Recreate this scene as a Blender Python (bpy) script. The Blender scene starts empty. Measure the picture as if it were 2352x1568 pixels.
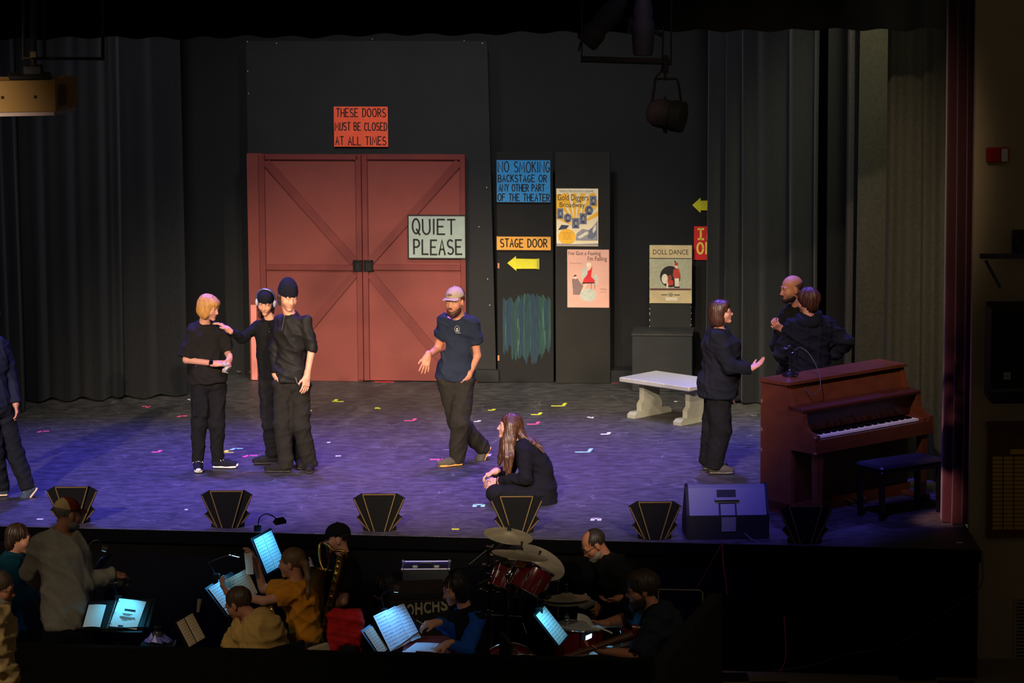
import bpy, bmesh, math, random
import numpy as np
from mathutils import Vector, Matrix
sc = bpy.context.scene
COL = sc.collection
# ------------------------------------------------------------------ camera
IW, IH, FPX = 2352.0, 1568.0, 8000.0
CAM = Vector((0.0, -29.0, 6.1))
PITCH = math.radians(8.77); ROLL = 0.0060
_F = Vector((0, math.cos(PITCH), -math.sin(PITCH)))
_R0 = Vector((1, 0, 0)); _U0 = Vector((0, math.sin(PITCH), math.cos(PITCH)))
_R = math.cos(ROLL)*_R0 - math.sin(ROLL)*_U0
_U = math.cos(ROLL)*_U0 + math.sin(ROLL)*_R0
cam_data = bpy.data.cameras.new('camera'); cam = bpy.data.objects.new('camera', cam_data); COL.objects.link(cam)
cam_data.sensor_width = 36.0; cam_data.lens = FPX/IW*36.0; cam_data.clip_end = 200; cam_data.clip_start = 0.5
m = Matrix((( _R.x, _U.x, -_F.x, CAM.x), (_R.y, _U.y, -_F.y, CAM.y), (_R.z, _U.z, -_F.z, CAM.z), (0, 0, 0, 1)))
cam.matrix_world = m
sc.camera = cam
# ------------------------------------------------------------------ colour management and world
sc.view_settings.view_transform = 'Standard'; sc.view_settings.look = 'None'
sc.view_settings.gamma = 1.0; sc.view_settings.use_curve_mapping = False
sc.view_settings.exposure = 0.12
sc.render.film_transparent = False
w = bpy.data.worlds.new('dark_house'); sc.world = w; w.use_nodes = True
w.node_tree.nodes['Background'].inputs[0].default_value = (1.0, 0.82, 0.62, 1)
w.node_tree.nodes['Background'].inputs[1].default_value = 0.030
# ------------------------------------------------------------------ stage lighting
def spot(name, loc, target, watt, color, deg, blend=0.6, size=0.15):
    d = bpy.data.lights.new(name, 'SPOT'); d.energy = watt; d.color = color
    d.spot_size = math.radians(deg); d.spot_blend = blend; d.shadow_soft_size = size
    o = bpy.data.objects.new(name, d); COL.objects.link(o); o.location = loc
    o.rotation_euler = (Vector(target)-Vector(loc)).to_track_quat('-Z', 'Y').to_euler()
    return o
WARM = (1.0, 0.80, 0.58)
# front-of-house spots on a balcony rail, aimed at the acting area
spot('front_spot', (-9.0, -17.0, 8.6), (-2.4, 4.6, 0.05), 21000, WARM, 15.5, 0.8)
spot('front_spot', (-3.0, -17.5, 8.8), (0.2, 4.6, 0.05), 18500, WARM, 15.5, 0.8)
spot('front_spot', (4.0, -17.5, 8.8), (-0.9, 4.6, 0.05), 16500, WARM, 15.5, 0.8)
spot('front_spot', (0.3, -8.5, 9.5), (2.9, 3.5, 0.9), 4300, (1.0, 0.76, 0.52), 20, 0.85)
# blue front wash on the apron
for x, tx, wt in ((-4.4, -3.6, 2400), (-1.8, -1.6, 1700), (1.0, 0.8, 1900), (1.7, 1.8, 1900)):
    spot('apron_blue', (x, -5.5, 9.0), (tx, 1.3, 0.0), wt, (0.13, 0.10, 1.0), 24, 0.6, 0.2)
# blue and violet back light hanging over the stage
for x, y, tx, ty, wt, c in [(-4.6, 4.6, -4.0, 1.4, 3300, (0.12, 0.11, 1.0)), (-2.6, 4.6, -2.4, 1.5, 2600, (0.15, 0.12, 1.0)),
                            (-0.3, 4.6, -0.8, 1.9, 2200, (0.44, 0.16, 1.0)), (1.9, 4.6, 1.6, 1.6, 2500, (0.14, 0.12, 1.0)),
                            (3.6, 4.4, 3.2, 1.2, 1400, (0.11, 0.11, 1.0)), (0.6, 4.6, 0.7, 2.0, 500, (0.26, 0.16, 1.0))]:
    spot('back_spot', (x, y, 7.2), (tx, ty+1.3, 0), wt*1.25, c, 50, 0.9)
# white overhead wash on the acting area and the scenery
for x, tx, wt in ((-3.2, -2.6, 700), (-0.4, -0.3, 850), (2.0, 1.3, 480)):
    spot('top_wash', (x, 2.2, 7.2), (tx, 6.8, 1.4), wt, (0.95, 0.96, 0.95), 62, 0.8, 0.3)
spot('apron_wash', (-0.4, -1.6, 8.2), (-0.5, 1.8, 0), 450, (1.0, 0.78, 0.70), 28, 1.0, 0.3)
# work lights above the wings, side light across the stage
spot('wing_work_light', (3.4, 3.2, 7.1), (3.4, 4.8, 3.2), 1300, (1.0, 0.93, 0.55), 44, 0.8, 0.2)
spot('wing_low_light', (3.3, 0.95, 5.6), (3.72, 2.2, 2.1), 800, (1.0, 0.93, 0.60), 24, 0.8, 0.5)
for z, wt, deg in ((0.05, 11000, 2.7), (0.55, 7000, 2.7), (1.10, 3000, 2.7), (1.7, 1000, 2.7)):
    spot('curtain_special', (-3.0, -8.5, 8.8), (3.73, 0.40, z), wt, (1.0, 0.50, 0.46), deg, 0.9, 0.05)
spot('side_light', (-5.6, 2.6, 5.0), (3.95, 0.6, 1.3), 420, (0.55, 0.10, 1.0), 12, 0.8, 0.1)
# dim house lights over the front of the pit
spot('house_light', (-7.5, -13.0, 7.5), (-3.0, -4.5, 0.2), 1150, (1.0, 0.82, 0.58), 19, 1.0, 0.5)
spot('house_light', (4.0, -13.0, 8.5), (0.7, -2.9, 0.1), 520, (1.0, 0.78, 0.5), 20, 1.0, 0.5)
# ------------------------------------------------------------------ pixel helpers
def ray(px, py):
    return (_F + _R*((px-IW/2)/FPX) - _U*((py-IH/2)/FPX))
def G(px, py, z=0.0):
    d = ray(px, py); t = (z-CAM.z)/d.z; return CAM + d*t
def V(px, py, Y):
    d = ray(px, py); t = (Y-CAM.y)/d.y; return CAM + d*t
def PROJ(p):
    v = Vector(p)-CAM; k = FPX/v.dot(_F); return (IW/2+v.dot(_R)*k, IH/2-v.dot(_U)*k)
# ------------------------------------------------------------------ materials
def lin(c):
    return tuple((x/255/12.92 if x/255 <= 0.04045 else ((x/255+0.055)/1.055)**2.4) for x in c)
MATS = {}
def mat(name, rgb, rough=0.7, metal=0.0, spec=0.3, var=0.0, vs=6.0, bump=0.0, bs=40.0, stretch=None, rgb2=None, emit=None, alpha=None, trans=None, sheen=0.0):
    if name in MATS: return MATS[name]
    m = bpy.data.materials.new(name); m.use_nodes = True; nt = m.node_tree; b = nt.nodes['Principled BSDF']
    c = lin(rgb)
    b.inputs['Base Color'].default_value = (*c, 1); b.inputs['Roughness'].default_value = rough
    b.inputs['Metallic'].default_value = metal; b.inputs['Specular IOR Level'].default_value = spec
    if sheen: b.inputs['Sheen Weight'].default_value = sheen
    if trans is not None: b.inputs['Transmission Weight'].default_value = trans
    if alpha is not None: b.inputs['Alpha'].default_value = alpha
    if emit:
        b.inputs['Emission Color'].default_value = (*lin(emit[0]), 1); b.inputs['Emission Strength'].default_value = emit[1]
    if var or bump:
        tc = nt.nodes.new('ShaderNodeTexCoord'); mp = nt.nodes.new('ShaderNodeMapping')
        nt.links.new(tc.outputs['Object'], mp.inputs['Vector'])
        if stretch: mp.inputs['Scale'].default_value = stretch
        if var:
            n = nt.nodes.new('ShaderNodeTexNoise'); n.inputs['Scale'].default_value = vs; n.inputs['Detail'].default_value = 6
            nt.links.new(mp.outputs[0], n.inputs['Vector'])
            mr = nt.nodes.new('ShaderNodeMapRange'); mr.inputs['From Min'].default_value = 0.3; mr.inputs['From Max'].default_value = 0.7
            nt.links.new(n.outputs[0], mr.inputs[0])
            mx = nt.nodes.new('ShaderNodeMix'); mx.data_type = 'RGBA'
            c2 = lin(rgb2) if rgb2 else tuple(min(1, x*(1+var)) for x in c)
            c1 = c if rgb2 else tuple(x*(1-var) for x in c)
            mx.inputs[6].default_value = (*c1, 1); mx.inputs[7].default_value = (*c2, 1)
            nt.links.new(mr.outputs[0], mx.inputs[0]); nt.links.new(mx.outputs[2], b.inputs['Base Color'])
        if bump:
            n2 = nt.nodes.new('ShaderNodeTexNoise'); n2.inputs['Scale'].default_value = bs; n2.inputs['Detail'].default_value = 4
            nt.links.new(mp.outputs[0], n2.inputs['Vector'])
            bp = nt.nodes.new('ShaderNodeBump'); bp.inputs['Strength'].default_value = bump; bp.inputs['Distance'].default_value = 0.01
            nt.links.new(n2.outputs[0], bp.inputs['Height']); nt.links.new(bp.outputs[0], b.inputs['Normal'])
    MATS[name] = m
    return m
# ------------------------------------------------------------------ object helpers
def props(o, label=None, cat=None, group=None, kind=None):
    if label: o['label'] = label
    if cat: o['category'] = cat
    if group: o['group'] = group
    if kind: o['kind'] = kind
    return o
def thing(name, label, cat, loc=(0, 0, 0), rotz=0.0, group=None):
    o = bpy.data.objects.new(name, None); COL.objects.link(o); o.empty_display_size = 0.05
    o.location = loc; o.rotation_euler = (0, 0, rotz); o['base'] = 1; del o['base']
    return props(o, label, cat, group)
def wloc(o):
    v = Vector((0, 0, 0))
    while o is not None: v += o.location; o = o.parent
    return v
def mesh_obj(name, verts, faces, m, parent=None, smooth=False, local=False):
    """verts are world positions (or already local to the parent when local=True)"""
    me = bpy.data.meshes.new(name)
    if parent is not None and not local:
        L = wloc(parent); verts = [(v[0]-L.x, v[1]-L.y, v[2]-L.z) for v in verts]
    me.from_pydata([tuple(v) for v in verts], [], faces); 
    if smooth: me.shade_smooth()
    if isinstance(m, (list, tuple)):
        for mm in m: me.materials.append(mm)
    else: me.materials.append(m)
    o = bpy.data.objects.new(name, me); COL.objects.link(o)
    if parent is not None: o.parent = parent
    return o
class MB:
    """collects shapes into one mesh; M maps local coordinates to world (or parent) coordinates"""
    def __init__(s, M=None): s.v = []; s.f = []; s.M = M
    def _p(s, pts):
        n = len(s.v)
        for p in pts:
            p = Vector(p); s.v.append(s.M @ p if s.M is not None else p)
        return n
    def box(s, x0, x1, y0, y1, z0, z1, bev=0.0):
        if bev > 0:
            b = bev; pts = []; idx = {}
            for ix, X in enumerate((x0, x1)):
                for iy, Yv in enumerate((y0, y1)):
                    for iz, Z in enumerate((z0, z1)):
                        sx = b if ix == 0 else -b; sy = b if iy == 0 else -b; sz = b if iz == 0 else -b
                        idx[ix, iy, iz, 0] = len(pts); pts.append((X, Yv+sy, Z+sz))
                        idx[ix, iy, iz, 1] = len(pts); pts.append((X+sx, Yv, Z+sz))
                        idx[ix, iy, iz, 2] = len(pts); pts.append((X+sx, Yv+sy, Z))
            n = s._p(pts); I = lambda *a: n+idx[a]
            F = []
            F.append([I(0,0,0,0), I(0,0,1,0), I(0,1,1,0), I(0,1,0,0)]); F.append([I(1,0,0,0), I(1,1,0,0), I(1,1,1,0), I(1,0,1,0)])
            F.append([I(0,0,0,1), I(1,0,0,1), I(1,0,1,1), I(0,0,1,1)]); F.append([I(0,1,0,1), I(0,1,1,1), I(1,1,1,1), I(1,1,0,1)])
            F.append([I(0,0,0,2), I(0,1,0,2), I(1,1,0,2), I(1,0,0,2)]); F.append([I(0,0,1,2), I(1,0,1,2), I(1,1,1,2), I(0,1,1,2)])
            for a in (0, 1):
                for b_ in (0, 1):
                    F.append([I(a,b_,0,0), I(a,b_,1,0), I(a,b_,1,1), I(a,b_,0,1)])
                    F.append([I(a,0,b_,0), I(a,1,b_,0), I(a,1,b_,2), I(a,0,b_,2)])
                    F.append([I(0,a,b_,1), I(1,a,b_,1), I(1,a,b_,2), I(0,a,b_,2)])
                    for c_ in (0, 1): F.append([I(a,b_,c_,0), I(a,b_,c_,1), I(a,b_,c_,2)])
            s.f += F; return s
        n = s._p([(x0,y0,z0),(x1,y0,z0),(x1,y1,z0),(x0,y1,z0),(x0,y0,z1),(x1,y0,z1),(x1,y1,z1),(x0,y1,z1)])
        s.f += [[n,n+3,n+2,n+1],[n+4,n+5,n+6,n+7],[n,n+1,n+5,n+4],[n+1,n+2,n+6,n+5],[n+2,n+3,n+7,n+6],[n+3,n,n+4,n+7]]
        return s
    def prism(s, poly, d0, d1, axis='y'):
        """poly: list of 2-D points; extruded along axis from d0 to d1"""
        def P(a, b, d): return {'y': (a, d, b), 'x': (d, a, b), 'z': (a, b, d)}[axis]
        k = len(poly); n = s._p([P(a, b, d0) for a, b in poly]+[P(a, b, d1) for a, b in poly])
        s.f.append(list(range(n, n+k))); s.f.append(list(range(n+2*k-1, n+k-1, -1)))
        for i in range(k): s.f.append([n+i, n+k+i, n+k+(i+1) % k, n+(i+1) % k])
        return s
    def tube(s, pts, r, seg=8, caps=True):
        pts = [Vector(p) for p in pts]; k = len(pts)
        rr = r if isinstance(r, (list, tuple)) else [r]*k
        up = Vector((0, 0, 1)); base = None; rings = []
        for i, p in enumerate(pts):
            t = (pts[min(i+1, k-1)]-pts[max(i-1, 0)]).normalized()
            if base is None:
                base = t.cross(up if abs(t.z) < 0.9 else Vector((1, 0, 0))).normalized()
            else: base = (base-t*base.dot(t)).normalized()
            b2 = t.cross(base)
            rings.append(s._p([p+(base*math.cos(2*math.pi*j/seg)+b2*math.sin(2*math.pi*j/seg))*rr[i] for j in range(seg)]))
        for i in range(k-1):
            a, b = rings[i], rings[i+1]
            for j in range(seg): s.f.append([a+j, a+(j+1) % seg, b+(j+1) % seg, b+j])
        if caps:
            s.f.append([rings[0]+j for j in range(seg-1, -1, -1)]); s.f.append([rings[-1]+j for j in range(seg)])
        return s
    def lathe(s, prof, seg=20, M=None):
        """prof: list of (r, z) about local z"""
        rings = []
        for r, z in prof:
            pts = [Vector((r*math.cos(2*math.pi*j/seg), r*math.sin(2*math.pi*j/seg), z)) for j in range(seg)]
            if M is not None: pts = [M @ p for p in pts]
            rings.append(s._p(pts))
        for i in range(len(prof)-1):
            a, b = rings[i], rings[i+1]
            for j in range(seg): s.f.append([a+j, a+(j+1) % seg, b+(j+1) % seg, b+j])
        s.f.append([rings[0]+j for j in range(seg-1, -1, -1)]); s.f.append([rings[-1]+j for j in range(seg)])
        return s
    def quad(s, *p): n = s._p(p); s.f.append(list(range(n, n+len(p)))); return s
    def ball(s, c, r, seg=10, rings=6, sc_=(1, 1, 1)):
        c = Vector(c); prof = []
        ids = []
        for i in range(1, rings):
            a = math.pi*i/rings
            ids.append(s._p([c+Vector((r*math.sin(a)*math.cos(2*math.pi*j/seg)*sc_[0], r*math.sin(a)*math.sin(2*math.pi*j/seg)*sc_[1], r*math.cos(a)*sc_[2])) for j in range(seg)]))
        t = s._p([c+Vector((0, 0, r*sc_[2])), c-Vector((0, 0, r*sc_[2]))])
        for j in range(seg):
            s.f.append([t, ids[0]+j, ids[0]+(j+1) % seg]); s.f.append([t+1, ids[-1]+(j+1) % seg, ids[-1]+j])
            for i in range(len(ids)-1): s.f.append([ids[i]+j, ids[i+1]+j, ids[i+1]+(j+1) % seg, ids[i]+(j+1) % seg])
        return s
    def build(s, name, m, parent=None, smooth=False, local=False):
        o = mesh_obj(name, s.v, s.f, m, parent, False, local)
        bm = bmesh.new(); bm.from_mesh(o.data); bmesh.ops.recalc_face_normals(bm, faces=bm.faces); bm.to_mesh(o.data); bm.free()
        if smooth:
            me = o.data; me.shade_smooth()
            if smooth != 'all': me.set_sharp_from_angle(angle=math.radians(40))
        return o
def copy_tree(o, parent=None):
    c = o.copy(); COL.objects.link(c); c.parent = parent
    for ch in list(o.children): copy_tree(ch, c)
    return c
def text_mesh(txt, bold=False, size=1.0, ext=0.0, off=0.0):
    cu = bpy.data.curves.new('t', 'FONT'); cu.body = txt; cu.size = size; cu.extrude = ext; cu.offset = off
    cu.resolution_u = 3; cu.align_x = 'LEFT'
    o = bpy.data.objects.new('t', cu); COL.objects.link(o)
    dg = bpy.context.evaluated_depsgraph_get(); dg.update()
    me = bpy.data.meshes.new_from_object(o.evaluated_get(dg))
    vs = [v.co.copy() for v in me.vertices]; fs = [list(p.vertices) for p in me.polygons]
    bpy.data.objects.remove(o); bpy.data.curves.remove(cu); bpy.data.meshes.remove(me)
    x0 = min(v.x for v in vs); x1 = max(v.x for v in vs); y0 = min(v.y for v in vs); y1 = max(v.y for v in vs)
    return [((v.x-x0)/(x1-x0), (v.y-y0)/(y1-y0)) for v in vs], fs
# hand-painted stroke letters in a 1 x 1 box
def _arc(cx, cy, rx, ry, a0, a1, n=10):
    return [(cx+rx*math.cos(math.radians(a0+(a1-a0)*i/n)), cy+ry*math.sin(math.radians(a0+(a1-a0)*i/n))) for i in range(n+1)]
GLY = {
 'A': [[(0,0),(.5,1),(1,0)],[(.2,.36),(.8,.36)]], 'B': [[(0,0),(0,1)],[(0,1)]+_arc(.5,.76,.4,.24,90,-90)+[(0,.52)],[(0,.52)]+_arc(.5,.26,.48,.26,90,-90)+[(0,0)]],
 'C': [_arc(.55,.5,.52,.5,50,310,14)], 'D': [[(0,0),(0,1)],[(0,1)]+_arc(.3,.5,.68,.5,90,-90,14)+[(0,0)]], 'E': [[(.95,1),(0,1),(0,0),(1,0)],[(0,.52),(.75,.52)]],
 'F': [[(.95,1),(0,1),(0,0)],[(0,.54),(.75,.54)]], 'G': [_arc(.52,.5,.5,.5,55,330,14)+[(.95,.42),(.6,.42)]], 'H': [[(0,0),(0,1)],[(1,0),(1,1)],[(0,.5),(1,.5)]],
 'I': [[(.5,0),(.5,1)]], 'K': [[(0,0),(0,1)],[(.95,1),(0,.45)],[(.3,.6),(1,0)]], 'L': [[(0,1),(0,0),(.95,0)]], 'M': [[(0,0),(.1,1),(.5,.3),(.9,1),(1,0)]],
 'N': [[(0,0),(0,1),(1,0),(1,1)]], 'O': [_arc(.5,.5,.5,.5,90,450,18)], 'P': [[(0,0),(0,1)],[(0,1)]+_arc(.45,.74,.5,.26,90,-90)+[(0,.48)]],
 'Q': [_arc(.5,.5,.5,.5,90,450,18),[(.55,.3),(1,-.08)]], 'R': [[(0,0),(0,1)],[(0,1)]+_arc(.45,.75,.48,.25,90,-90)+[(0,.5)],[(.4,.5),(1,0)]],
 'S': [_arc(.5,.75,.45,.25,40,270,10)+_arc(.5,.25,.5,.25,90,-140,10)], 'T': [[(0,1),(1,1)],[(.5,1),(.5,0)]], 'U': [[(0,1)]+_arc(.5,.35,.5,.35,180,360,10)+[(1,1)]],
 'Y': [[(0,1),(.5,.5),(1,1)],[(.5,.5),(.5,0)]], 'W': [[(0,1),(.25,0),(.5,.7),(.75,0),(1,1)]],
}
def ribbon(mb, pts, wd, y0, y1):
    """flat painted stroke of width wd in the local x-z plane, from y0 (back) to y1 (front)"""
    pts = [Vector((p[0], p[1])) for p in pts]; k = len(pts); L = []; Rr = []
    for i in range(k):
        t0 = (pts[i]-pts[i-1]).normalized() if i > 0 else None
        t1 = (pts[i+1]-pts[i]).normalized() if i < k-1 else None
        if t0 is None: t0 = t1
        if t1 is None: t1 = t0
        t = t0+t1
        t = t.normalized() if t.length > 1e-4 else t1
        n = Vector((-t.y, t.x)); c = max(0.5, n.dot(Vector((-t1.y, t1.x))))
        n = n*(wd/2/c); p = pts[i].copy()
        if i == 0: p -= t1*wd*0.35
        if i == k-1: p += t0*wd*0.35
        L.append(p+n); Rr.append(p-n)
    for i in range(k-1):
        a, b, c_, d = L[i], L[i+1], Rr[i+1], Rr[i]
        n = mb._p([(a.x, y1, a.y), (b.x, y1, b.y), (c_.x, y1, c_.y), (d.x, y1, d.y), (a.x, y0, a.y), (b.x, y0, b.y), (c_.x, y0, c_.y), (d.x, y0, d.y)])
        mb.f += [[n, n+1, n+2, n+3], [n, n+4, n+5, n+1], [n+3, n+2, n+6, n+7]]
def stroke_text(mb, txt, x0, x1, z0, z1, wd, y0, y1, rnd, wide={'I': .15, 'M': 1.25, 'N': 1.1, 'O': 1.1, ' ': .55}):
    ws = [wide.get(c, 0.9) for c in txt]; gap = 0.40
    tot = sum(ws)+gap*(len(txt)-1); u = (x1-x0)/tot; x = x0
    out = [mb]
    for c, wc in zip(txt, ws):
        if c == ' ': mb = MB(mb.M); out.append(mb)
        if c in GLY:
            dz = rnd.uniform(-.03, .03)*(z1-z0); sk = rnd.uniform(-.04, .04)
            for st in GLY[c]:
                ribbon(mb, [(x+u*wc*p[0]+sk*u*p[1], z0+dz+(z1-z0)*p[1]) for p in st], wd, y0, y1)
        x += u*(wc+gap)
    return out
# ================================================================== materials used by the setting
M_BLACKPAINT = mat('black_paint', (23, 23, 24), 0.75, var=0.18, vs=2.5, bump=0.15, bs=30)
M_BACKWALL = mat('black_wall_paint', (18, 18, 19), 0.85, var=0.2, vs=1.5)
M_FLATBLACK = mat('flat_black', (13, 13, 12), 0.8, var=0.15, vs=8)
M_OLIVEBLACK = mat('olive_black_paint', (18, 17, 13), 0.7, var=0.25, vs=3)
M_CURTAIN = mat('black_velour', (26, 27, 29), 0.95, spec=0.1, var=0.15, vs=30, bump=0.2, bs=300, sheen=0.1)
M_CURTAIN_LIT = mat('lit_velour', (58, 57, 50), 0.95, spec=0.1, var=0.15, vs=30, bump=0.2, bs=300)  # paler, warmer copy of the black velour; wing light put into its colour
M_BORDER = mat('border_velour', (5, 5, 5), 0.95, spec=0.05)
M_MAROON = mat('maroon_velour', (50, 18, 23), 0.9, spec=0.15, var=0.2, vs=40, sheen=0.3)
M_SKIRT = mat('stage_skirt', (7, 7, 7), 0.95, spec=0.02)
M_HOUSEWALL = mat('house_wall_paint', (168, 150, 118), 0.85, var=0.05, vs=3)
M_RED = mat('barn_red', (106, 45, 39), 0.6, spec=0.3, var=0.10, vs=3, bump=0.1, bs=25)
M_REDTRIM = mat('barn_red_trim', (95, 34, 31), 0.55, spec=0.3, var=0.12, vs=5)
M_IRON = mat('black_iron', (14, 14, 14), 0.5, metal=0.4)
M_INK = mat('black_lettering', (22, 18, 18), 0.7)
M_CHIP = mat('chipped_white', (190, 185, 175), 0.8)
def floor_material():
    m = bpy.data.materials.new('stage_floor_paint'); m.use_nodes = True; nt = m.node_tree; b = nt.nodes['Principled BSDF']
    tc = nt.nodes.new('ShaderNodeTexCoord')
    def noise(scale, st, detail=6, rough=0.6):
        mp = nt.nodes.new('ShaderNodeMapping'); mp.inputs['Scale'].default_value = st
        nt.links.new(tc.outputs['Object'], mp.inputs[0])
        n = nt.nodes.new('ShaderNodeTexNoise'); n.inputs['Scale'].default_value = scale; n.inputs['Detail'].default_value = detail; n.inputs['Roughness'].default_value = rough
        nt.links.new(mp.outputs[0], n.inputs[0]); return n
    def rng(a, lo, hi, o0=0, o1=1):
        r = nt.nodes.new('ShaderNodeMapRange'); r.inputs[1].default_value = lo; r.inputs[2].default_value = hi; r.inputs[3].default_value = o0; r.inputs[4].default_value = o1
        nt.links.new(a, r.inputs[0]); return r.outputs[0]
    def mix(f, c1, c2):
        x = nt.nodes.new('ShaderNodeMix'); x.data_type = 'RGBA'; nt.links.new(f, x.inputs[0])
        for s, c in ((6, c1), (7, c2)):
            if isinstance(c, tuple): x.inputs[s].default_value = (*lin(c), 1)
            else: nt.links.new(c, x.inputs[s])
        return x.outputs[2]
    big = noise(0.9, (1, 1, 1), 5); streak = noise(7.0, (0.9, 1.5, 1), 8, 0.72); fine = noise(60, (1, 1, 1), 3); dots = noise(95, (1, 1, 1), 1)
    base = mix(rng(big.outputs[0], 0.35, 0.65), (42, 41, 41), (56, 54, 53))
    st = mix(rng(streak.outputs[0], 0.42, 0.72, 0, 0.8), base, (88, 85, 84))
    # curved shoe scuffs and thin scratches
    w1 = nt.nodes.new('ShaderNodeTexVoronoi'); w1.feature = 'DISTANCE_TO_EDGE'; w1.inputs['Scale'].default_value = 1.6
    wob = noise(1.3, (1, 1, 1), 3)
    mpa = nt.nodes.new('ShaderNodeVectorMath'); mpa.operation = 'ADD'; nt.links.new(tc.outputs['Object'], mpa.inputs[0]); nt.links.new(wob.outputs[1], mpa.inputs[1]); nt.links.new(mpa.outputs[0], w1.inputs[0])
    sc1 = rng(w1.outputs[0], 0.0, 0.012, 1, 0)
    gate = rng(noise(2.2, (1, 1, 1), 2).outputs[0], 0.52, 0.62)
    mm = nt.nodes.new('ShaderNodeMath'); mm.operation = 'MULTIPLY'; nt.links.new(sc1, mm.inputs[0]); nt.links.new(gate, mm.inputs[1])
    m2 = nt.nodes.new('ShaderNodeMath'); m2.operation = 'MULTIPLY'; m2.inputs[1].default_value = 0.35; nt.links.new(mm.outputs[0], m2.inputs[0])
    c = mix(m2.outputs[0], st, (150, 145, 140))
    c = mix(rng(dots.outputs[0], 0.76, 0.80, 0, 0.7), c, (190, 185, 180))
    nt.links.new(c, b.inputs['Base Color'])
    nt.links.new(rng(streak.outputs[0], 0.3, 0.7, 0.42, 0.62), b.inputs['Roughness'])
    b.inputs['Specular IOR Level'].default_value = 0.30
    bp = nt.nodes.new('ShaderNodeBump'); bp.inputs['Strength'].default_value = 0.25; bp.inputs['Distance'].default_value = 0.004
    nt.links.new(streak.outputs[0], bp.inputs['Height']); nt.links.new(bp.outputs[0], b.inputs['Normal'])
    return m
M_FLOOR = floor_material()
rnd = random.Random(7)
PITZ = -1.10
# ================================================================== stage floor, front and house
FL = G(-260, 1201); FR = G(2253, 1262)
def front_y(x): return FL.y+(FR.y-FL.y)*(x-FL.x)/(FR.x-FL.x)
mb = MB(); mb.prism([(FL.x, FL.y), (FR.x, FR.y), (FR.x, 9.5), (FL.x-2.5, 9.5), (FL.x-2.5, FL.y)], -0.10, 0.0, 'z')
props(mb.build('floor', M_FLOOR), 'black painted stage floor with scuffs', None, kind='structure')
mb = MB(); mb.prism([(FL.x-2.5, FL.y-0.02), (FL.x, FL.y-0.02), (FR.x, FR.y-0.02), (FR.x, FR.y+0.01), (FL.x, FL.y+0.01), (FL.x-2.5, FL.y+0.01)], -0.11, -0.004, 'z')
props(mb.build('trim_1', mat('nosing', (3, 3, 3), 0.9, spec=0.02)), 'black nosing along the front edge of the stage', kind='structure')
mb = MB(); mb.prism([(FL.x-2.5, FL.y+0.05), (FL.x, FL.y+0.05), (FR.x-0.01, FR.y+0.05), (FR.x-0.01, FR.y+0.12), (FL.x, FL.y+0.12), (FL.x-2.5, FL.y+0.12)], PITZ, -0.10, 'z')
props(mb.build('wall_stage_front', M_SKIRT), 'black fabric covered stage front wall', kind='structure')
# stage return at the right-hand end
mb = MB(); mb.box(FR.x-0.07, FR.x, FR.y+0.12, 1.2, PITZ, -0.10)
props(mb.build('wall_stage_end', mat('end_panel', (150, 135, 105), 0.8)), 'pale end panel of the stage apron', kind='structure')
# house floor
M_HFLOOR = mat('house_floor_tile', (120, 105, 80), 0.5, var=0.06, vs=4)
mb = MB(); mb.box(-9, 8, -9.0, 1.4, PITZ-0.1, PITZ)
hf = props(mb.build('floor_house', M_HFLOOR), 'tan tiled auditorium floor in front of the stage', kind='structure')
M_DTILE = mat('dark_tile', (42, 36, 30), 0.5, var=0.1, vs=5)
mb0 = MB(); mb0.box(-0.15, 0.15, -0.15, 0.15, 0, 0.004); tile0 = None
for i in range(12):
    for j in range(4):
        if (i*2+j*3) % 5 == 0:
            if tile0 is None: tile0 = mb0.build('tile', M_DTILE, hf, local=True); t_ = tile0
            else: t_ = bpy.data.objects.new('tile', tile0.data); COL.objects.link(t_); t_.parent = hf
            t_.location = (1.8+0.31*i, -0.75-0.31*j, PITZ)
# ---- right proscenium wall
PW = G(2226, 1221)
XW = PW.x
mb = MB(); mb.box(XW, XW+3.0, PW.y, PW.y+0.10, PITZ, 7.2)
props(mb.build('wall_proscenium_right', M_HOUSEWALL), 'beige auditorium wall beside the stage opening', kind='structure')
mb = MB(); mb.box(-9, XW+3.0, PW.y, PW.y+0.35, 5.75, 7.5)
props(mb.build('wall_proscenium_top', M_BACKWALL), 'dark proscenium header above the stage', kind='structure')
# ================================================================== back wall frame
A = G(578, 872); B = G(1404, 880)
EX = (B-A); EX.z = 0; EX.normalize(); EN = Vector((EX.y, -EX.x, 0)); EZ = Vector((0, 0, 1))
WM = Matrix(((EX.x, -EN.x, 0, A.x), (EX.y, -EN.y, 0, A.y), (0, 0, 1, 0), (0, 0, 0, 1)))   # local x along wall, -y to the audience, z up
def wuv(px, py, n=0.0):
    d = ray(px, py); O = A+EN*n; t = (O-CAM).dot(EN)/d.dot(EN); p = CAM+d*t; return ((p-A).dot(EX), p.z)
def wrect(x0, y0, x1, y1, n=0.0):
    u0 = (wuv(x0, y0, n)[0]+wuv(x0, y1, n)[0])/2; u1 = (wuv(x1, y0, n)[0]+wuv(x1, y1, n)[0])/2
    z1 = (wuv(x0, y0, n)[1]+wuv(x1, y0, n)[1])/2; z0 = (wuv(x0, y1, n)[1]+wuv(x1, y1, n)[1])/2
    return u0, u1, max(0, z0), z1
def wbox(mb, x0, y0, x1, y1, n0, n1, bev=0.0):
    u0, u1, z0, z1 = wrect(x0, y0, x1, y1, n1); mb.box(u0, u1, -n1, -n0, z0, z1, bev); return u0, u1, z0, z1
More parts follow.
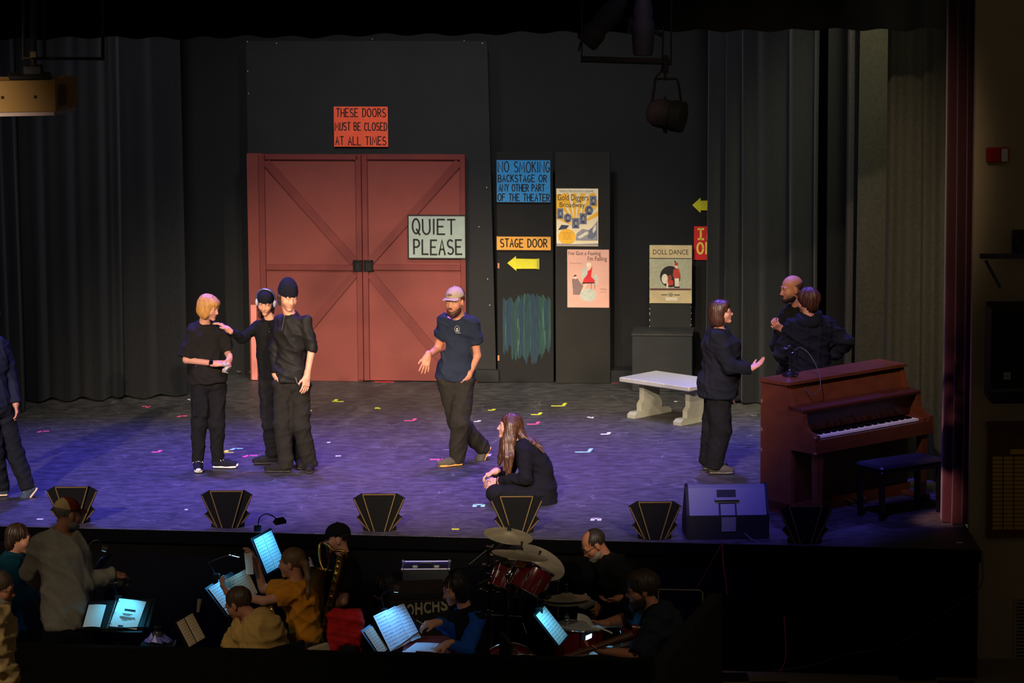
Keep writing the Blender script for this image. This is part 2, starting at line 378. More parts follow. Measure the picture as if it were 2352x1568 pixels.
# real wall at the back
u0, _ = wuv(380, 800, -0.30); u1, _ = wuv(2300, 800, -0.30)
mb = MB(WM); mb.box(u0-3.6, u1, 0.30, 0.5, 0, 7.4)
props(mb.build('wall_back', M_BACKWALL), 'black painted back wall of the stage', kind='structure')
# baseboard ledges of the back wall
mb = MB(WM); u0 = wuv(1402, 870, -0.12)[0]; u1 = wuv(1720, 870, -0.12)[0]; mb.box(u0, u1, 0.02, 0.30, 0, 0.135)
props(mb.build('baseboard_back', M_BLACKPAINT), 'black baseboard block along the back wall', kind='structure')
# left and right side walls of the stage house
mb = MB(); mb.box(-7.6, -7.4, 0.6, 9, 0, 7.4); props(mb.build('wall_stage_left', M_BACKWALL), 'black side wall of the stage house at left', kind='structure')
mb = MB(); mb.box(6.6, 6.8, 0.6, 9, 0, 7.4); props(mb.build('wall_stage_right', M_BACKWALL), 'black side wall of the stage house at right', kind='structure')
mb = MB(); mb.box(-9, 8, PW.y, 9.5, 7.4, 7.6); props(mb.build('ceiling', M_BACKWALL), 'black stage house ceiling', kind='structure')
# ---- tall black flat behind the barn doors
tf = thing('scenery_flat', 'tall plain black scenery flat rising behind the red barn doors', 'stage flat', WM @ Vector((1.2, 0.06, 0)))
a0, zt = wuv(565, 94, -0.04); a1, _ = wuv(1119, 86, -0.04); b0, _ = wuv(577, 870, -0.04); b1, _ = wuv(1140, 875, -0.04)
mb = MB(WM); mb.prism([(b0, 0), (b1, 0), (a1, zt), (a0, zt)], 0.04, 0.10); mb.build('panel', M_BLACKPAINT, tf)
mb = MB(WM); wbox(mb, 1094, 850, 1146, 878, -0.04, 0.05, 0.006); mb.build('base_block', M_BLACKPAINT, tf)
mb = MB(WM)
for px, py in [(568, 95), (569, 163), (571, 214), (635, 99), (855, 89), (1066, 93), (1108, 99), (571, 352), (1120, 640), (1125, 700), (1118, 430), (1100, 520)]:
    u, z = wuv(px, py, -0.039); mb.box(u-.004, u+.004, 0.034, 0.045, z-.006, z+.003)
mb.build('chipped_spot', M_CHIP, tf)
# ---- red barn doors
bd = thing('barn_doors', 'pair of red painted barn doors with cross bracing', 'doors', WM @ Vector((1.1, 0, 0)))
N0, N1, N2 = -0.035, 0.03, 0.055     # back, door face, trim face
for nm, x0, x1 in (('door_leaf', 605, 831), ('door_leaf', 831, 1068)):
    mb = MB(WM); wbox(mb, x0, 355, x1, 874, N0, N1); mb.build(nm, M_RED, bd)
mb = MB(WM); wbox(mb, 571, 353, 605, 872, N0, N1+0.005); mb.build('side_panel', M_RED, bd)
mb = MB(WM); wbox(mb, 577, 700, 590, 872, N1, N1+0.012); mb.build('bare_edge', mat('bare_pink', (200, 120, 110), 0.7, var=0.2, vs=6), bd)
def board(x0, y0, x1, y1, name='trim_board'):
    mb = MB(WM); wbox(mb, x0, y0, x1, y1, N1, N2, 0.004); return mb.build(name, M_REDTRIM, bd)
board(597, 355, 611, 873); board(1058, 355, 1070, 875)
board(608, 355, 822, 367); board(843, 355, 1058, 367)
board(819, 355, 832, 873); board(833, 355, 846, 874)
board(611, 608, 819, 621); board(846, 608, 1058, 621)
def brace(x0, y0, x1, y1, wd=0.085):
    a = Vector(wuv(x0, y0, N1)); b = Vector(wuv(x1, y1, N1)); t = (b-a).normalized(); n = Vector((-t.y, t.x))*wd/2
    mb = MB(WM); mb.prism([tuple(a-n), tuple(b-n), tuple(b+n), tuple(a+n)], -N2+0.004, -N1); mb.build('brace', M_REDTRIM, bd)
brace(612, 372, 814, 600); brace(1054, 372, 850, 600); brace(814, 628, 620, 860); brace(850, 628, 1050, 868)
for x0, x1 in ((811, 832), (835, 857)):
    mb = MB(WM); u0_, u1_, z0_, z1_ = wrect(x0, 597, x1, 623, N2); mid = (u0_+u1_)/2
    mb.box(u0_, u0_+.02, -N2-.02, -N2, z0_, z1_, .004); mb.box(u1_-.02, u1_, -N2-.02, -N2, z0_, z1_, .004)
    mb.box(u0_, u1_, -N2-.02, -N2, z1_-.02, z1_, .004); mb.box(u0_, u1_, -N2-.02, -N2, z0_, z0_+.02, .004)
    mb.box(u0_+.01, u1_-.01, -N2-.006, -N2+.001, z0_+.01, z1_-.01)
    mb.build('door_pull', M_IRON, bd)
# ---- signs
def sign(name, label, x0, y0, x1, y1, rgb, lines, wd, n0, ink=M_INK, thick=0.015, border=None, tilt=0.0, mvar=0.08):
    u0, u1, z0, z1 = wrect(x0, y0, x1, y1, n0+thick)
    root = thing(name, label, 'sign', WM @ Vector(((u0+u1)/2, -n0, z0)))
    mb = MB(WM); mb.box(u0, u1, -n0-thick, -n0, z0, z1); mb.build('board', mat(name+'_paint_%d_%d' % (x0, y0), rgb, 0.6, var=mvar, vs=9), root)
    if border:
        mb = MB(WM); e = border
        for a in ((u0-e, u1+e, z1, z1+e), (u0-e, u1+e, z0-e, z0), (u0-e, u0, z0, z1), (u1, u1+e, z0, z1)): mb.box(a[0], a[1], -n0-thick-.004, -n0, a[2], a[3])
        mb.build('dark_edge', M_INK, root)
    r = random.Random(x0)
    for txt, a, b, c, d in lines:     # text with fractional box inside the board (left, right, bottom, top)
        for mb in stroke_text(MB(WM), txt, u0+(u1-u0)*a, u0+(u1-u0)*b, z0+(z1-z0)*c, z0+(z1-z0)*d, wd, -n0-thick, -n0-thick-0.0015, r): mb.build('lettering', ink, root)
    return root
sign('warning_sign', 'orange hand-lettered sign THESE DOORS MUST BE CLOSED above the barn doors', 767, 245, 891, 337, (226, 84, 52),
     [('THESE DOORS', .05, .96, .75, .95), ('MUST BE CLOSED', .02, .98, .41, .60), ('AT ALL TIMES', .03, .96, .05, .25)], 0.0105, -0.03)
mb = MB(WM)
sign('warning_sign', 'pale grey-green QUIET PLEASE sign on the right barn door', 939, 496, 1068, 592, (130, 144, 136),
     [('QUIET', .07, .82, .57, .92), ('PLEASE', .09, .94, .09, .43)], 0.0185, N2, border=0.012)
# ---- stage door flat and poster flat
def flat(name, label, x0, x1, ytop, n0, n1, m):
    u0 = wuv(x0, 600, n1)[0]; u1 = wuv(x1, 600, n1)[0]; z1 = wuv((x0+x1)/2, ytop, n1)[1]
    root = thing(name, label, 'stage flat', WM @ Vector(((u0+u1)/2, -n1, 0)))
    mb = MB(WM); mb.box(u0, u1, -n1, -n0, 0, z1, 0.006); mb.build('panel', m, root)
    return root, u0, u1, z1
sd, su0, su1, sz1 = flat('stage_door_flat', 'narrow black flat with brushed teal patch below the STAGE DOOR sign', 1141, 1271, 349, -0.03, 0.0, M_FLATBLACK)
pf, pu0, pu1, pz1 = flat('poster_flat', 'narrow dark olive flat carrying two song posters', 1275, 1402, 349, -0.02, 0.03, M_OLIVEBLACK)
# brushed teal paint: separate vertical brush strokes
rb = random.Random(3)
TEALS = [mat('teal_%d' % i, c, 0.7, var=0.35, vs=12, stretch=(6, 6, 0.7)) for i, c in enumerate([(17, 44, 52), (18, 50, 50), (24, 58, 48), (15, 40, 58), (54, 82, 66)])]
for i in range(30):
    px = 1158+i*3.6+rb.uniform(-1, 1); k = rb.choice([0, 0, 1, 1, 3, 3, 2])
    e = abs(px-1210)/55
    y0 = 676+rb.uniform(-6, 16)+10*e*e; y1 = 828+rb.uniform(-22, 12)-24*e*e
    ua, za = wuv(px, y0, 0.001); ub, zb = wuv(px, y1, 0.001)
    wd_ = rb.uniform(.012, .02); tip = rb.uniform(.02, .08)
    mb = MB(WM); mb.prism([(ua-wd_*.4, za), (ua-wd_, za-tip), (ua-wd_, zb+tip), (ua-wd_*.3, zb), (ua+wd_*.6, zb+tip*.5), (ua+wd_, zb+tip*1.4), (ua+wd_, za-tip*.7), (ua+wd_*.3, za-.01)], -0.0006-0.0004*(i % 4), 0.002)
    mb.build('brush_stroke', TEALS[k], sd)
for i in range(9):
    px = rb.choice([1163, 1182, 1206, 1231, 1250, 1246, 1190]); y0 = rb.uniform(690, 760); y1 = y0+rb.uniform(15, 60)
    ua, za = wuv(px+rb.uniform(-2, 2), y0, 0.001); ub, zb = wuv(px, y1, 0.001); wd_ = rb.uniform(.003, .006)
    mb = MB(WM); mb.prism([(ua-wd_*.3, za), (ua-wd_, za-.05), (ua-wd_*.5, zb), (ua+wd_, zb+.04), (ua+wd_*.6, za)], -0.0026, 0.001); mb.build('brush_stroke', TEALS[4], sd)
for y in (610, 822):
    mb = MB(WM); wbox(mb, 1143, y-6, 1147, y+6, 0.0, 0.008); mb.build('hinge', mat('brass_hinge', (170, 110, 80), 0.5), sd)
sign('backstage_sign', 'blue hand-lettered NO SMOKING sign on the narrow flat', 1141, 367, 1264, 464, (38, 120, 176),
     [('NO SMOKING', .03, .985, .71, .95), ('BACKSTAGE OR', .03, .93, .48, .64), ('ANY OTHER PART', .04, .89, .26, .42), ('OF THE THEATER', .02, .98, .03, .19)], 0.0105, 0.0, border=0.006)
sign('backstage_sign', 'amber STAGE DOOR sign above a yellow arrow', 1141, 543, 1265, 574, (200, 142, 54), [('STAGE DOOR', .07, .93, .22, .80)], 0.0125, 0.0, border=0.007)
def arrow(label, pts, m, n0, n1):
    uv = [wuv(x, y, n1) for x, y in pts]; root = thing('arrow_sign', label, 'sign', WM @ Vector((uv[0][0], -n0, min(v[1] for v in uv))))
    mb = MB(WM); mb.prism(uv, -n1, -n0); mb.build('board', m, root); return root
M_YEL = mat('yellow_paint', (186, 180, 30), 0.6, var=0.1, vs=12); M_YELD = mat('yellow_edge', (150, 140, 60), 0.6)
ar = arrow('yellow arrow pointing left below the STAGE DOOR sign', [(1165, 604), (1185, 588), (1185, 594), (1238, 595), (1238, 617), (1186, 617), (1186, 622)], M_YEL, 0.0, 0.014)
mb = MB(WM); a_ = wrect(1233, 594, 1238, 618, 0.014); mb.box(a_[0], a_[1]+.004, -0.016, 0, a_[2], a_[3]); mb.build('end_strip', M_YELD, ar)
arrow('yellow arrow pointing left, cut off by the right-hand curtain', [(1590, 471), (1609, 454), (1609, 461), (1660, 461), (1660, 483), (1609, 483), (1609, 489)], M_YEL, -0.30, -0.285)
M_YINK = mat('yellow_lettering', (228, 200, 84), 0.6)
def red_sign():
    n0 = -0.30; u0, u1, z0, z1 = wrect(1594, 520, 1672, 597, n0+.015)
    root = thing('warning_sign', 'red sign with yellow letters half hidden by the right-hand curtain', 'sign', WM @ Vector(((u0+u1)/2, -n0, z0)))
    mb = MB(WM); mb.box(u0, u1, -n0-.015, -n0, z0, z1); mb.build('board', mat('red_sign_paint', (196, 30, 30), 0.6, var=.08), root)
    mb = MB(WM); w_ = u1-u0; h_ = z1-z0; y0_, y1_ = -n0-.015, -n0-.018
    X = lambda f: u0+w_*f; Z = lambda f: z0+h_*f
    for st in ([(X(.20), Z(.62)), (X(.20), Z(.92))], [(X(.13), Z(.92)), (X(.28), Z(.92))], [(X(.13), Z(.62)), (X(.28), Z(.62))],
               [(X(.405), Z(.62)), (X(.405), Z(.92)), (X(.6), Z(.62)), (X(.6), Z(.92))],
               [(X(.185)+w_*.085*math.cos(a*math.pi/8), Z(.35)+h_*.16*math.sin(a*math.pi/8)) for a in range(17)],
               [(X(.52), Z(.51)), (X(.36), Z(.51)), (X(.36), Z(.19))], [(X(.36), Z(.36)), (X(.47), Z(.36))]):
        ribbon(mb, st, 0.02, y0_, y1_)
    mb.build('lettering', M_YINK, root)
red_sign()
# ---- posters
def poster(label, x0, y0, x1, y1, rgb, n0, mvar=0.05):
    u0, u1, z0, z1 = wrect(x0, y0, x1, y1, n0+.006)
    root = thing('song_poster', label, 'poster', WM @ Vector(((u0+u1)/2, -n0, z0)))
    mb = MB(WM); mb.box(u0, u1, -n0-.006, -n0, z0, z1); mb.build('sheet', mat('poster_%d' % x0, rgb, 0.7, var=mvar, vs=6), root)
    X = lambda f: u0+(u1-u0)*f; Z = lambda f: z1-(z1-z0)*f
    cnt = [0]
    def poly(pts, m, name='print'):
        cnt[0] += 1; y = -n0-.006; d = 0.0006+0.00007*cnt[0]
        mb = MB(WM); mb.prism([(X(a), Z(b)) for a, b in pts], y-d, y); return mb.build(name, m, root)
    def oval(cx, cy, rx, ry, m, name='print', n=18): return poly([(cx+rx*math.cos(2*math.pi*i/n), cy+ry*math.sin(2*math.pi*i/n)) for i in range(n)], m, name)
    def text(txt, a, b, c, d, m=M_INK):
        vs, fs = text_mesh(txt); cnt[0] += 1; y = -n0-.006-0.0006-0.00007*cnt[0]
        mb = MB(WM); n = mb._p([(X(a+(b-a)*v[0]), y, Z(d+(c-d)*v[1])) for v in vs]); mb.f += [[n+i for i in f] for f in fs]; mb.build('lettering', m, root)
    return root, poly, oval, text
C_ = lambda n, c: mat('print_'+n, c, 0.7, var=0.12, vs=40)
BLUEG = C_('slate', (104, 108, 122)); BLUED = C_('ink_blue', (62, 64, 78)); CREAM = C_('cream', (214, 202, 176)); GOLD = C_('gold', (228, 170, 52)); GREYP = C_('grey', (140, 138, 140))
r_, poly, oval, text = poster('orange and white Gold Diggers song poster with small portraits', 1278, 433, 1374, 565, (222, 206, 168), 0.03)
for k in range(9):      # sunburst rays
    a0 = math.radians(200+k*16); a1 = a0+math.radians(9)
    pts = [(.45+.06*math.cos(a0), .66+.05*math.sin(a0)), (.45+.06*math.cos(a1), .66+.05*math.sin(a1))]
    def lim(a):
        dx, dy = math.cos(a), math.sin(a)*.8; t = 9
        for lo, hi, p, d in ((.0, 1.0, .45, dx), (.08, 1.0, .66, dy)):
            if d > 1e-6: t = min(t, (hi-p)/d)
            if d < -1e-6: t = min(t, (lo-p)/d)
        return (.45+dx*t, .66+dy*t)
    poly(pts+[lim(a1), lim(a0)], GOLD)
poly([(0, .10), (.30, .10), (.22, .35), (0, .45)], GOLD)
poly([(.06, .015), (.94, .015), (.94, .075), (.06, .075)], CREAM)
text('PAINTING THE CLOUDS WITH SUNSHINE', .08, .88, .03, .06); text('Gold Diggers', .03, .77, .10, .24); text('Broadway', .08, .68, .24, .35)
def portrait(cx, cy, w_, h_, round_):
    if round_: oval(cx, cy, w_, h_, BLUEG, 'portrait'); 
    else: poly([(cx-w_, cy-h_), (cx+w_, cy-h_), (cx+w_, cy+h_), (cx-w_, cy+h_)], BLUEG, 'portrait')
    oval(cx, cy-h_*.15, w_*.55, h_*.55, BLUED); oval(cx+w_*.08, cy-h_*.02, w_*.36, h_*.38, GREYP)
    poly([(cx-w_*.6, cy+h_*.85), (cx-w_*.3, cy+h_*.4), (cx+w_*.35, cy+h_*.4), (cx+w_*.65, cy+h_*.85)], BLUED)
for p in ((.88, .21, .08, .085, 0), (.78, .375, .10, .085, 1), (.09, .435, .075, .09, 0), (.27, .51, .095, .08, 1), (.46, .60, .085, .09, 0), (.64, .52, .085, .095, 0)): portrait(*p)
poly([(.48, .78), (.62, .70), (.80, .72), (.99, .55), (.99, .90), (.46, .90)], GREYP); poly([(.50, .84), (.72, .74), (.78, .78), (.56, .87)], CREAM)
poly([(.74, .86), (.80, .70), (.93, .66), (.97, .80), (.86, .88)], BLUEG); poly([(.86, .72), (.93, .62), (.95, .70), (.88, .78)], CREAM)
poly([(.04, .72), (.12, .63), (.30, .64), (.24, .70)], BLUED)
oval(.25, .835, .21, .135, GOLD, n=14)
for k in range(4): poly([(.14, .77+.035*k), (.34, .765+.035*k), (.34, .772+.035*k), (.14, .777+.035*k)], C_('tan', (150, 110, 40)))
poly([(.0, .955), (.45, .965), (1, .95), (1, .985), (0, .99)], GREYP)
r_, poly, oval, text = poster('pink song poster with seated lady in red, I Have Got a Feeling', 1303, 573, 1399, 706, (208, 158, 140), 0.03)
TEALP = C_('pale_teal', (178, 182, 168)); REDP = C_('red_dress', (200, 44, 50)); TAUPE = C_('taupe', (128, 104, 100)); SKINP = C_('skin_print', (232, 186, 160))
text("I've Got a Feeling", .03, .80, .03, .115); text("I'm Falling", .49, .95, .115, .215)
oval(.50, .78, .20, .11, TEALP); poly([(.36, .34), (.48, .28), (.50, .40), (.40, .52), (.34, .50)], TEALP); oval(.68, .52, .06, .09, TEALP)
poly([(.49, .35), (.53, .35), (.57, .33), (.58, .30), (.60, .31), (.58, .40), (.57, .47), (.66, .53), (.65, .575), (.36, .585), (.40, .50), (.48, .43)], REDP)
oval(.515, .275, .05, .05, SKINP); oval(.515, .255, .055, .03, CREAM); poly([(.49, .31), (.53, .31), (.53, .36), (.49, .36)], SKINP)
poly([(.43, .585), (.48, .585), (.40, .69), (.33, .74), (.35, .70)], SKINP)
for x in (.36, .575, .655): poly([(x, .575), (x+.008, .575), (x+.006, .68), (x-.002, .68)], M_INK)
poly([(.36, .57), (.66, .565), (.66, .58), (.36, .588)], M_INK)
poly([(.11, .51), (.25, .50), (.30, .56), (.36, .62), (.34, .70), (.30, .78), (.14, .78), (.13, .68)], TAUPE); oval(.195, .475, .035, .035, SKINP)
poly([(.15, .46), (.18, .435), (.23, .445), (.215, .46), (.17, .465), (.155, .475)], M_INK)
poly([(.06, .232), (.36, .236), (.36, .241), (.06, .237)], TAUPE); poly([(.78, .67), (.94, .672), (.94, .677), (.78, .675)], TAUPE); poly([(.80, .69), (.94, .692), (.94, .697), (.80, .695)], TAUPE); poly([(.80, .728), (.94, .73), (.94, .735), (.80, .733)], TAUPE)
# free-standing panel with the DOLL DANCE poster, on the black plinth
DN = -0.02
pn = thing('display_board', 'small black panel standing on the plinth behind the DOLL DANCE poster', 'stage flat', WM @ Vector(((wuv(1540, 750, DN)[0]), -DN, 0.6)))
u0, u1, z0, z1 = wrect(1492, 562, 1588, 751, DN); mb = MB(WM); mb.box(u0, u1, -DN, -DN+.03, z0-.03, z1, .004); mb.build('panel', mat('panel_grey_green', (34, 36, 32), 0.75, var=.15), pn)
mb = MB(WM)
for k in range(14):
    zz = z0+(z1-z0)*k/14; mb.box(u0-.001, u0+.004, -DN-.002, -DN, zz, zz+.012+.01*(k % 3)); mb.box(u1-.004, u1+.001, -DN-.002, -DN, zz+.02, zz+.03)
mb.build('chipped_edge', M_CHIP, pn)
DOLLB = (190, 172, 128)
r_, poly, oval, text = poster('aged DOLL DANCE song poster with red toy figure and dark disc', 1492, 563, 1589, 696, DOLLB, DN, 0.15)
DARKB = C_('brown_black', (36, 30, 28)); MIST = C_('mist', (160, 160, 132)); REDD = C_('dull_red', (176, 60, 48))
poly([(.01, .22), (.99, .22), (.99, .75), (.01, .75)], MIST); poly([(.01, .222), (.99, .222), (.99, .235), (.01, .235)], DARKB); poly([(.01, .745), (.99, .745), (.99, .775), (.01, .78)], C_('plum', (92, 62, 56)))
text('DOLL DANCE', .08, .92, .075, .16, DARKB)
oval(.49, .54, .245, .185, DARKB); oval(.36, .58, .075, .085, CREAM); oval(.48, .56, .05, .05, C_('rust', (130, 62, 50))); poly([(.42, .60), (.55, .60), (.57, .68), (.44, .70)], REDD)
poly([(.40, .64), (.44, .64), (.44, .74), (.40, .74)], CREAM)
poly([(.57, .41), (.70, .41), (.73, .55), (.70, .57), (.58, .57), (.55, .52)], REDD); oval(.63, .365, .035, .035, SKINP); poly([(.59, .35), (.60, .30), (.67, .30), (.68, .35)], REDD); poly([(.60, .30), (.58, .26), (.61, .265), (.63, .30)], DARKB)
poly([(.59, .57), (.70, .57), (.69, .71), (.60, .71)], CREAM); poly([(.58, .71), (.71, .71), (.72, .735), (.58, .735)], DARKB)
poly([(.38, .90), (.66, .90), (.66, .955), (.38, .955)], CREAM); text('FIVE RED NOTES', .30, .70, .85, .865, DARKB) if False else None
poly([(.28, .85), (.42, .85), (.42, .862), (.28, .862)], DARKB); poly([(.58, .85), (.72, .85), (.72, .862), (.58, .862)], DARKB); oval(.50, .855, .06, .03, C_('vignette', (130, 130, 100)))
# black plinth box
bx = thing('plinth_box', 'black wooden plinth box below the DOLL DANCE poster', 'box', WM @ Vector((wuv(1520, 880, 0.5)[0], -0.3, 0)))
u0, u1, z0, z1 = wrect(1452, 770, 1586, 885, 0.46)
mb = MB(WM); mb.box(u0, u1+.02, -0.50, 0.0, 0, z1, .006); mb.build('body', mat('plinth_paint', (34, 35, 36), .7, var=.1), bx)
mb = MB(WM); mb.box(u0-.006, u1+.026, -0.506, 0.005, z1, z1+.02, .004); mb.build('lid', mat('plinth_lid', (44, 44, 44), 0.6, var=.2, vs=10), bx)
# red tape along the wall foot
for x0, x1 in ((860, 905), (1090, 1146), (1404, 1452)):
    a = G(x0, 876.5+ (x0-860)*.004); b = G(x1, 876.5+(x1-860)*.004); mb = MB(); n_ = Vector((0, .02, 0)); mb.quad(a-n_+EZ*.002, b-n_+EZ*.002, b+n_+EZ*.002, a+n_+EZ*.002)
    mb.prism([(a.x, a.y-.02), (b.x, b.y-.02), (b.x, b.y+.02), (a.x, a.y+.02)], 0.0005, 0.003, 'z')
    props(mb.build('floor_tape', mat('red_tape', (190, 40, 48), 0.5)), {860: 'strip of red tape on the floor below the barn doors', 1090: 'strip of red tape at the foot of the base block', 1404: 'strip of red tape on the floor left of the plinth'}[x0], 'tape')
# ================================================================== curtains
def curtain(name, label, pts, z0, z1, m, fold=0.16, amp=0.05, seed=1, group=None, hem=None, cat='curtain'):
    """pleated drape hung along a ground path (list of world xy)"""
    r = random.Random(seed); P2 = [Vector((p[0], p[1])) for p in pts]
    L = [0]
    for a, b in zip(P2, P2[1:]): L.append(L[-1]+(b-a).length)
    n = max(8, int(L[-1]/0.022)); rows = 9; verts = []; faces = []
    knots = [0.0]; amps = []
    while knots[-1] < L[-1]: knots.append(knots[-1]+fold*r.uniform(.55, 1.5)); amps.append(r.uniform(.45, 1.3))
    ph = [r.uniform(0, 6.28) for _ in range(6)]
    for i in range(n+1):
        s = L[-1]*i/n
        k = max(j for j in range(len(L)-1) if L[j] <= s+1e-9); t = (s-L[k])/(L[k+1]-L[k]); p = P2[k].lerp(P2[k+1], t)
        d = (P2[k+1]-P2[k]).normalized(); nn = Vector((d.y, -d.x))
        j = max(q for q in range(len(knots)-1) if knots[q] <= s+1e-9); tt = (s-knots[j])/(knots[j+1]-knots[j])
        f = (0.5-0.5*math.cos(2*math.pi*tt))**0.75*amps[j]
        for q in range(rows+1):
            z = z0+(z1-z0)*q/rows; h = q/rows
            lean = 0.022*math.sin(s*4+ph[0]+2.2*h)+0.012*math.sin(s*9+ph[1]-3*h)
            off = amp*f*(1.15-0.35*h)+lean*(1-h)
            verts.append((p.x+nn.x*off+d.x*0.02*math.sin(3*h+ph[2]+s*2.3), p.y+nn.y*off, z+(0.008*math.sin(s*17+ph[3]) if q == 0 else 0)))
    for i in range(n):
        for q in range(rows): a = i*(rows+1)+q; faces.append([a, a+rows+1, a+rows+2, a+1])
    nv = len(verts)
    # thickness: a second layer behind
    for i in range(nv): verts.append((verts[i][0], verts[i][1]+0.012, verts[i][2]))
    faces += [[f_[3]+nv, f_[2]+nv, f_[1]+nv, f_[0]+nv] for f_ in faces]
    o = mesh_obj(name, verts, faces, m, None, True)
    return props(o, label, cat, group)
def gp(*pp): return [tuple(G(x, y)[:2]) for x, y in pp]
def cpath(pts): return gp(*pts)
curtain('stage_curtain', 'black pleated leg curtain at the far left edge behind the walking person', cpath([(-120, 962), (0, 950), (58, 944)]), 0.01, 7.3, M_CURTAIN, .2, .07, 11)
curtain('stage_curtain', 'wide charcoal curtain in long folds left of the barn doors', cpath([(62, 921), (230, 915), (426, 907)]), 0.02, 7.3, M_CURTAIN, .24, .15, 5)
curtain('stage_curtain', 'charcoal curtain hanging behind the three people in black at right', cpath([(1624, 918), (1740, 928), (1895, 944)]), 0.02, 7.3, M_CURTAIN, .26, .16, 8)
curtain('stage_curtain', 'narrow strip of curtain lit olive between two dark gaps', cpath([(1934, 985), (1952, 987)]), 0.02, 7.3, M_CURTAIN_LIT, .1, .03, 3)
curtain('stage_curtain', 'smooth curtain panel lit warm at its top right of the narrow strip', cpath([(1964, 1010), (2030, 1014)]), 0.02, 7.3, M_CURTAIN_LIT, .3, .012, 4)
curtain('stage_curtain', 'dark curtain with soft folds and olive light in its colour behind the right end of the piano', cpath([(2024, 1100), (2090, 1104), (2168, 1112)]), 0.02, 7.3, M_CURTAIN_LIT, .17, .06, 21)
curtain('main_curtain', 'maroon main curtain at the right edge of the stage opening', cpath([(2156, 1196), (2190, 1204), (2235, 1212)]), 0.015, 7.3, M_MAROON, .15, .06, 9)
mb = MB(); p0 = G(1892, 955); p1 = G(2160, 1020); mb.box(p0.x, p1.x+.4, 5.3, 5.35, 0, 7.3)  # black sheet standing in for the darkness between the wing curtains
props(mb.build('dark_gap_sheet', mat('wing_darkness', (8, 8, 8), 0.95)), 'matt black sheet added for the darkness in the gaps of the right wing', 'stage flat')
# border valance along the top
bz = [V(x, y, 1.25) for x, y in ((-200, 89), (300, 87), (560, 86), (860, 81), (1300, 75), (1700, 70), (2300, 66))]
def border():
    verts = []; faces = []; n = 700; r = random.Random(2); ph = [r.uniform(0, 6) for _ in range(9)]
    x0, x1 = bz[0].x, bz[-1].x
    for i in range(n+1):
        x = x0+(x1-x0)*i/n
        k = max(j for j in range(len(bz)-1) if bz[j].x <= x+1e-9); t = (x-bz[k].x)/(bz[k+1].x-bz[k].x); z = bz[k].z+(bz[k+1].z-bz[k].z)*t
        f = 0.035*math.sin(x*16+1.2*math.sin(x*2.1+ph[0]))+0.02*math.sin(x*7.3+ph[1]); zz = z+0.010*math.sin(x*16+ph[2])+0.006*math.sin(x*5+ph[3])
        for q in range(4): verts.append((x, 1.25+f*(1-.2*q), zz+(7.35-zz)*q/3))
    for i in range(n):
        for q in range(3): a = i*4+q; faces.append([a, a+4, a+5, a+1])
    nv = len(verts); verts += [(v[0], v[1]+.015, v[2]) for v in verts]; faces += [[q+nv for q in reversed(f)] for f in faces]
    props(mesh_obj('border_curtain', verts, faces, M_BORDER, None, True), 'black pleated border curtain along the top of the stage opening', 'curtain')
border()
# ================================================================== distance-field modelling for people
def smin(a, b, k):
    if k <= 0: return np.minimum(a, b)
    h = np.maximum(k-np.abs(a-b), 0)/k
    return np.minimum(a, b)-h*h*k*0.25
def smax(a, b, k): return -smin(-a, -b, k)
class Prim:
    """op: 'u' union, 's' subtract, 'c' cut away the half space above the plane"""
    def __init__(s, op, fn, lo, hi, k): s.op = op; s.fn = fn; s.lo = lo; s.hi = hi; s.k = k
def v3(p): return np.array((p[0], p[1], p[2]), float)
def P_cone(a, b, r1, r2, k=0.02, op='u'):
    a = v3(a); b = v3(b); ba = b-a; L2 = max(1e-9, ba @ ba)
    def fn(x, y, z):
        t = np.clip(((x-a[0])*ba[0]+(y-a[1])*ba[1]+(z-a[2])*ba[2])/L2, 0, 1)
        return np.sqrt((x-a[0]-t*ba[0])**2+(y-a[1]-t*ba[1])**2+(z-a[2]-t*ba[2])**2)-(r1+(r2-r1)*t)
    m = max(r1, r2)+k+0.03
    return Prim(op, fn, np.minimum(a, b)-m, np.maximum(a, b)+m, k)
def P_ell(c, r, R=None, k=0.02, op='u'):
    c = v3(c); r = v3(r); R = np.eye(3) if R is None else np.array(R, float)      # rows of R: local axes
    def fn(x, y, z):
        X, Y, Z = x-c[0], y-c[1], z-c[2]
        q = [R[i][0]*X+R[i][1]*Y+R[i][2]*Z for i in range(3)]
        k0 = np.sqrt(sum((q[i]/r[i])**2 for i in range(3))); k1 = np.sqrt(sum((q[i]/r[i]**2)**2 for i in range(3)))
        return k0*(k0-1)/np.maximum(k1, 1e-6)
    m = r.max()+k+0.03
    return Prim(op, fn, c-m, c+m, k)
def P_box(c, hx, R, rad, k=0.01, op='u'):
    c = v3(c); h = v3(hx)-rad; R = np.array(R, float)
    def fn(x, y, z):
        X, Y, Z = x-c[0], y-c[1], z-c[2]
        q = [np.abs(R[i][0]*X+R[i][1]*Y+R[i][2]*Z)-h[i] for i in range(3)]
        return np.sqrt(sum(np.maximum(a, 0)**2 for a in q))+np.minimum(np.maximum(np.maximum(q[0], q[1]), q[2]), 0)-rad
    m = np.linalg.norm(hx)+k+0.03
    return Prim(op, fn, c-m, c+m, k)
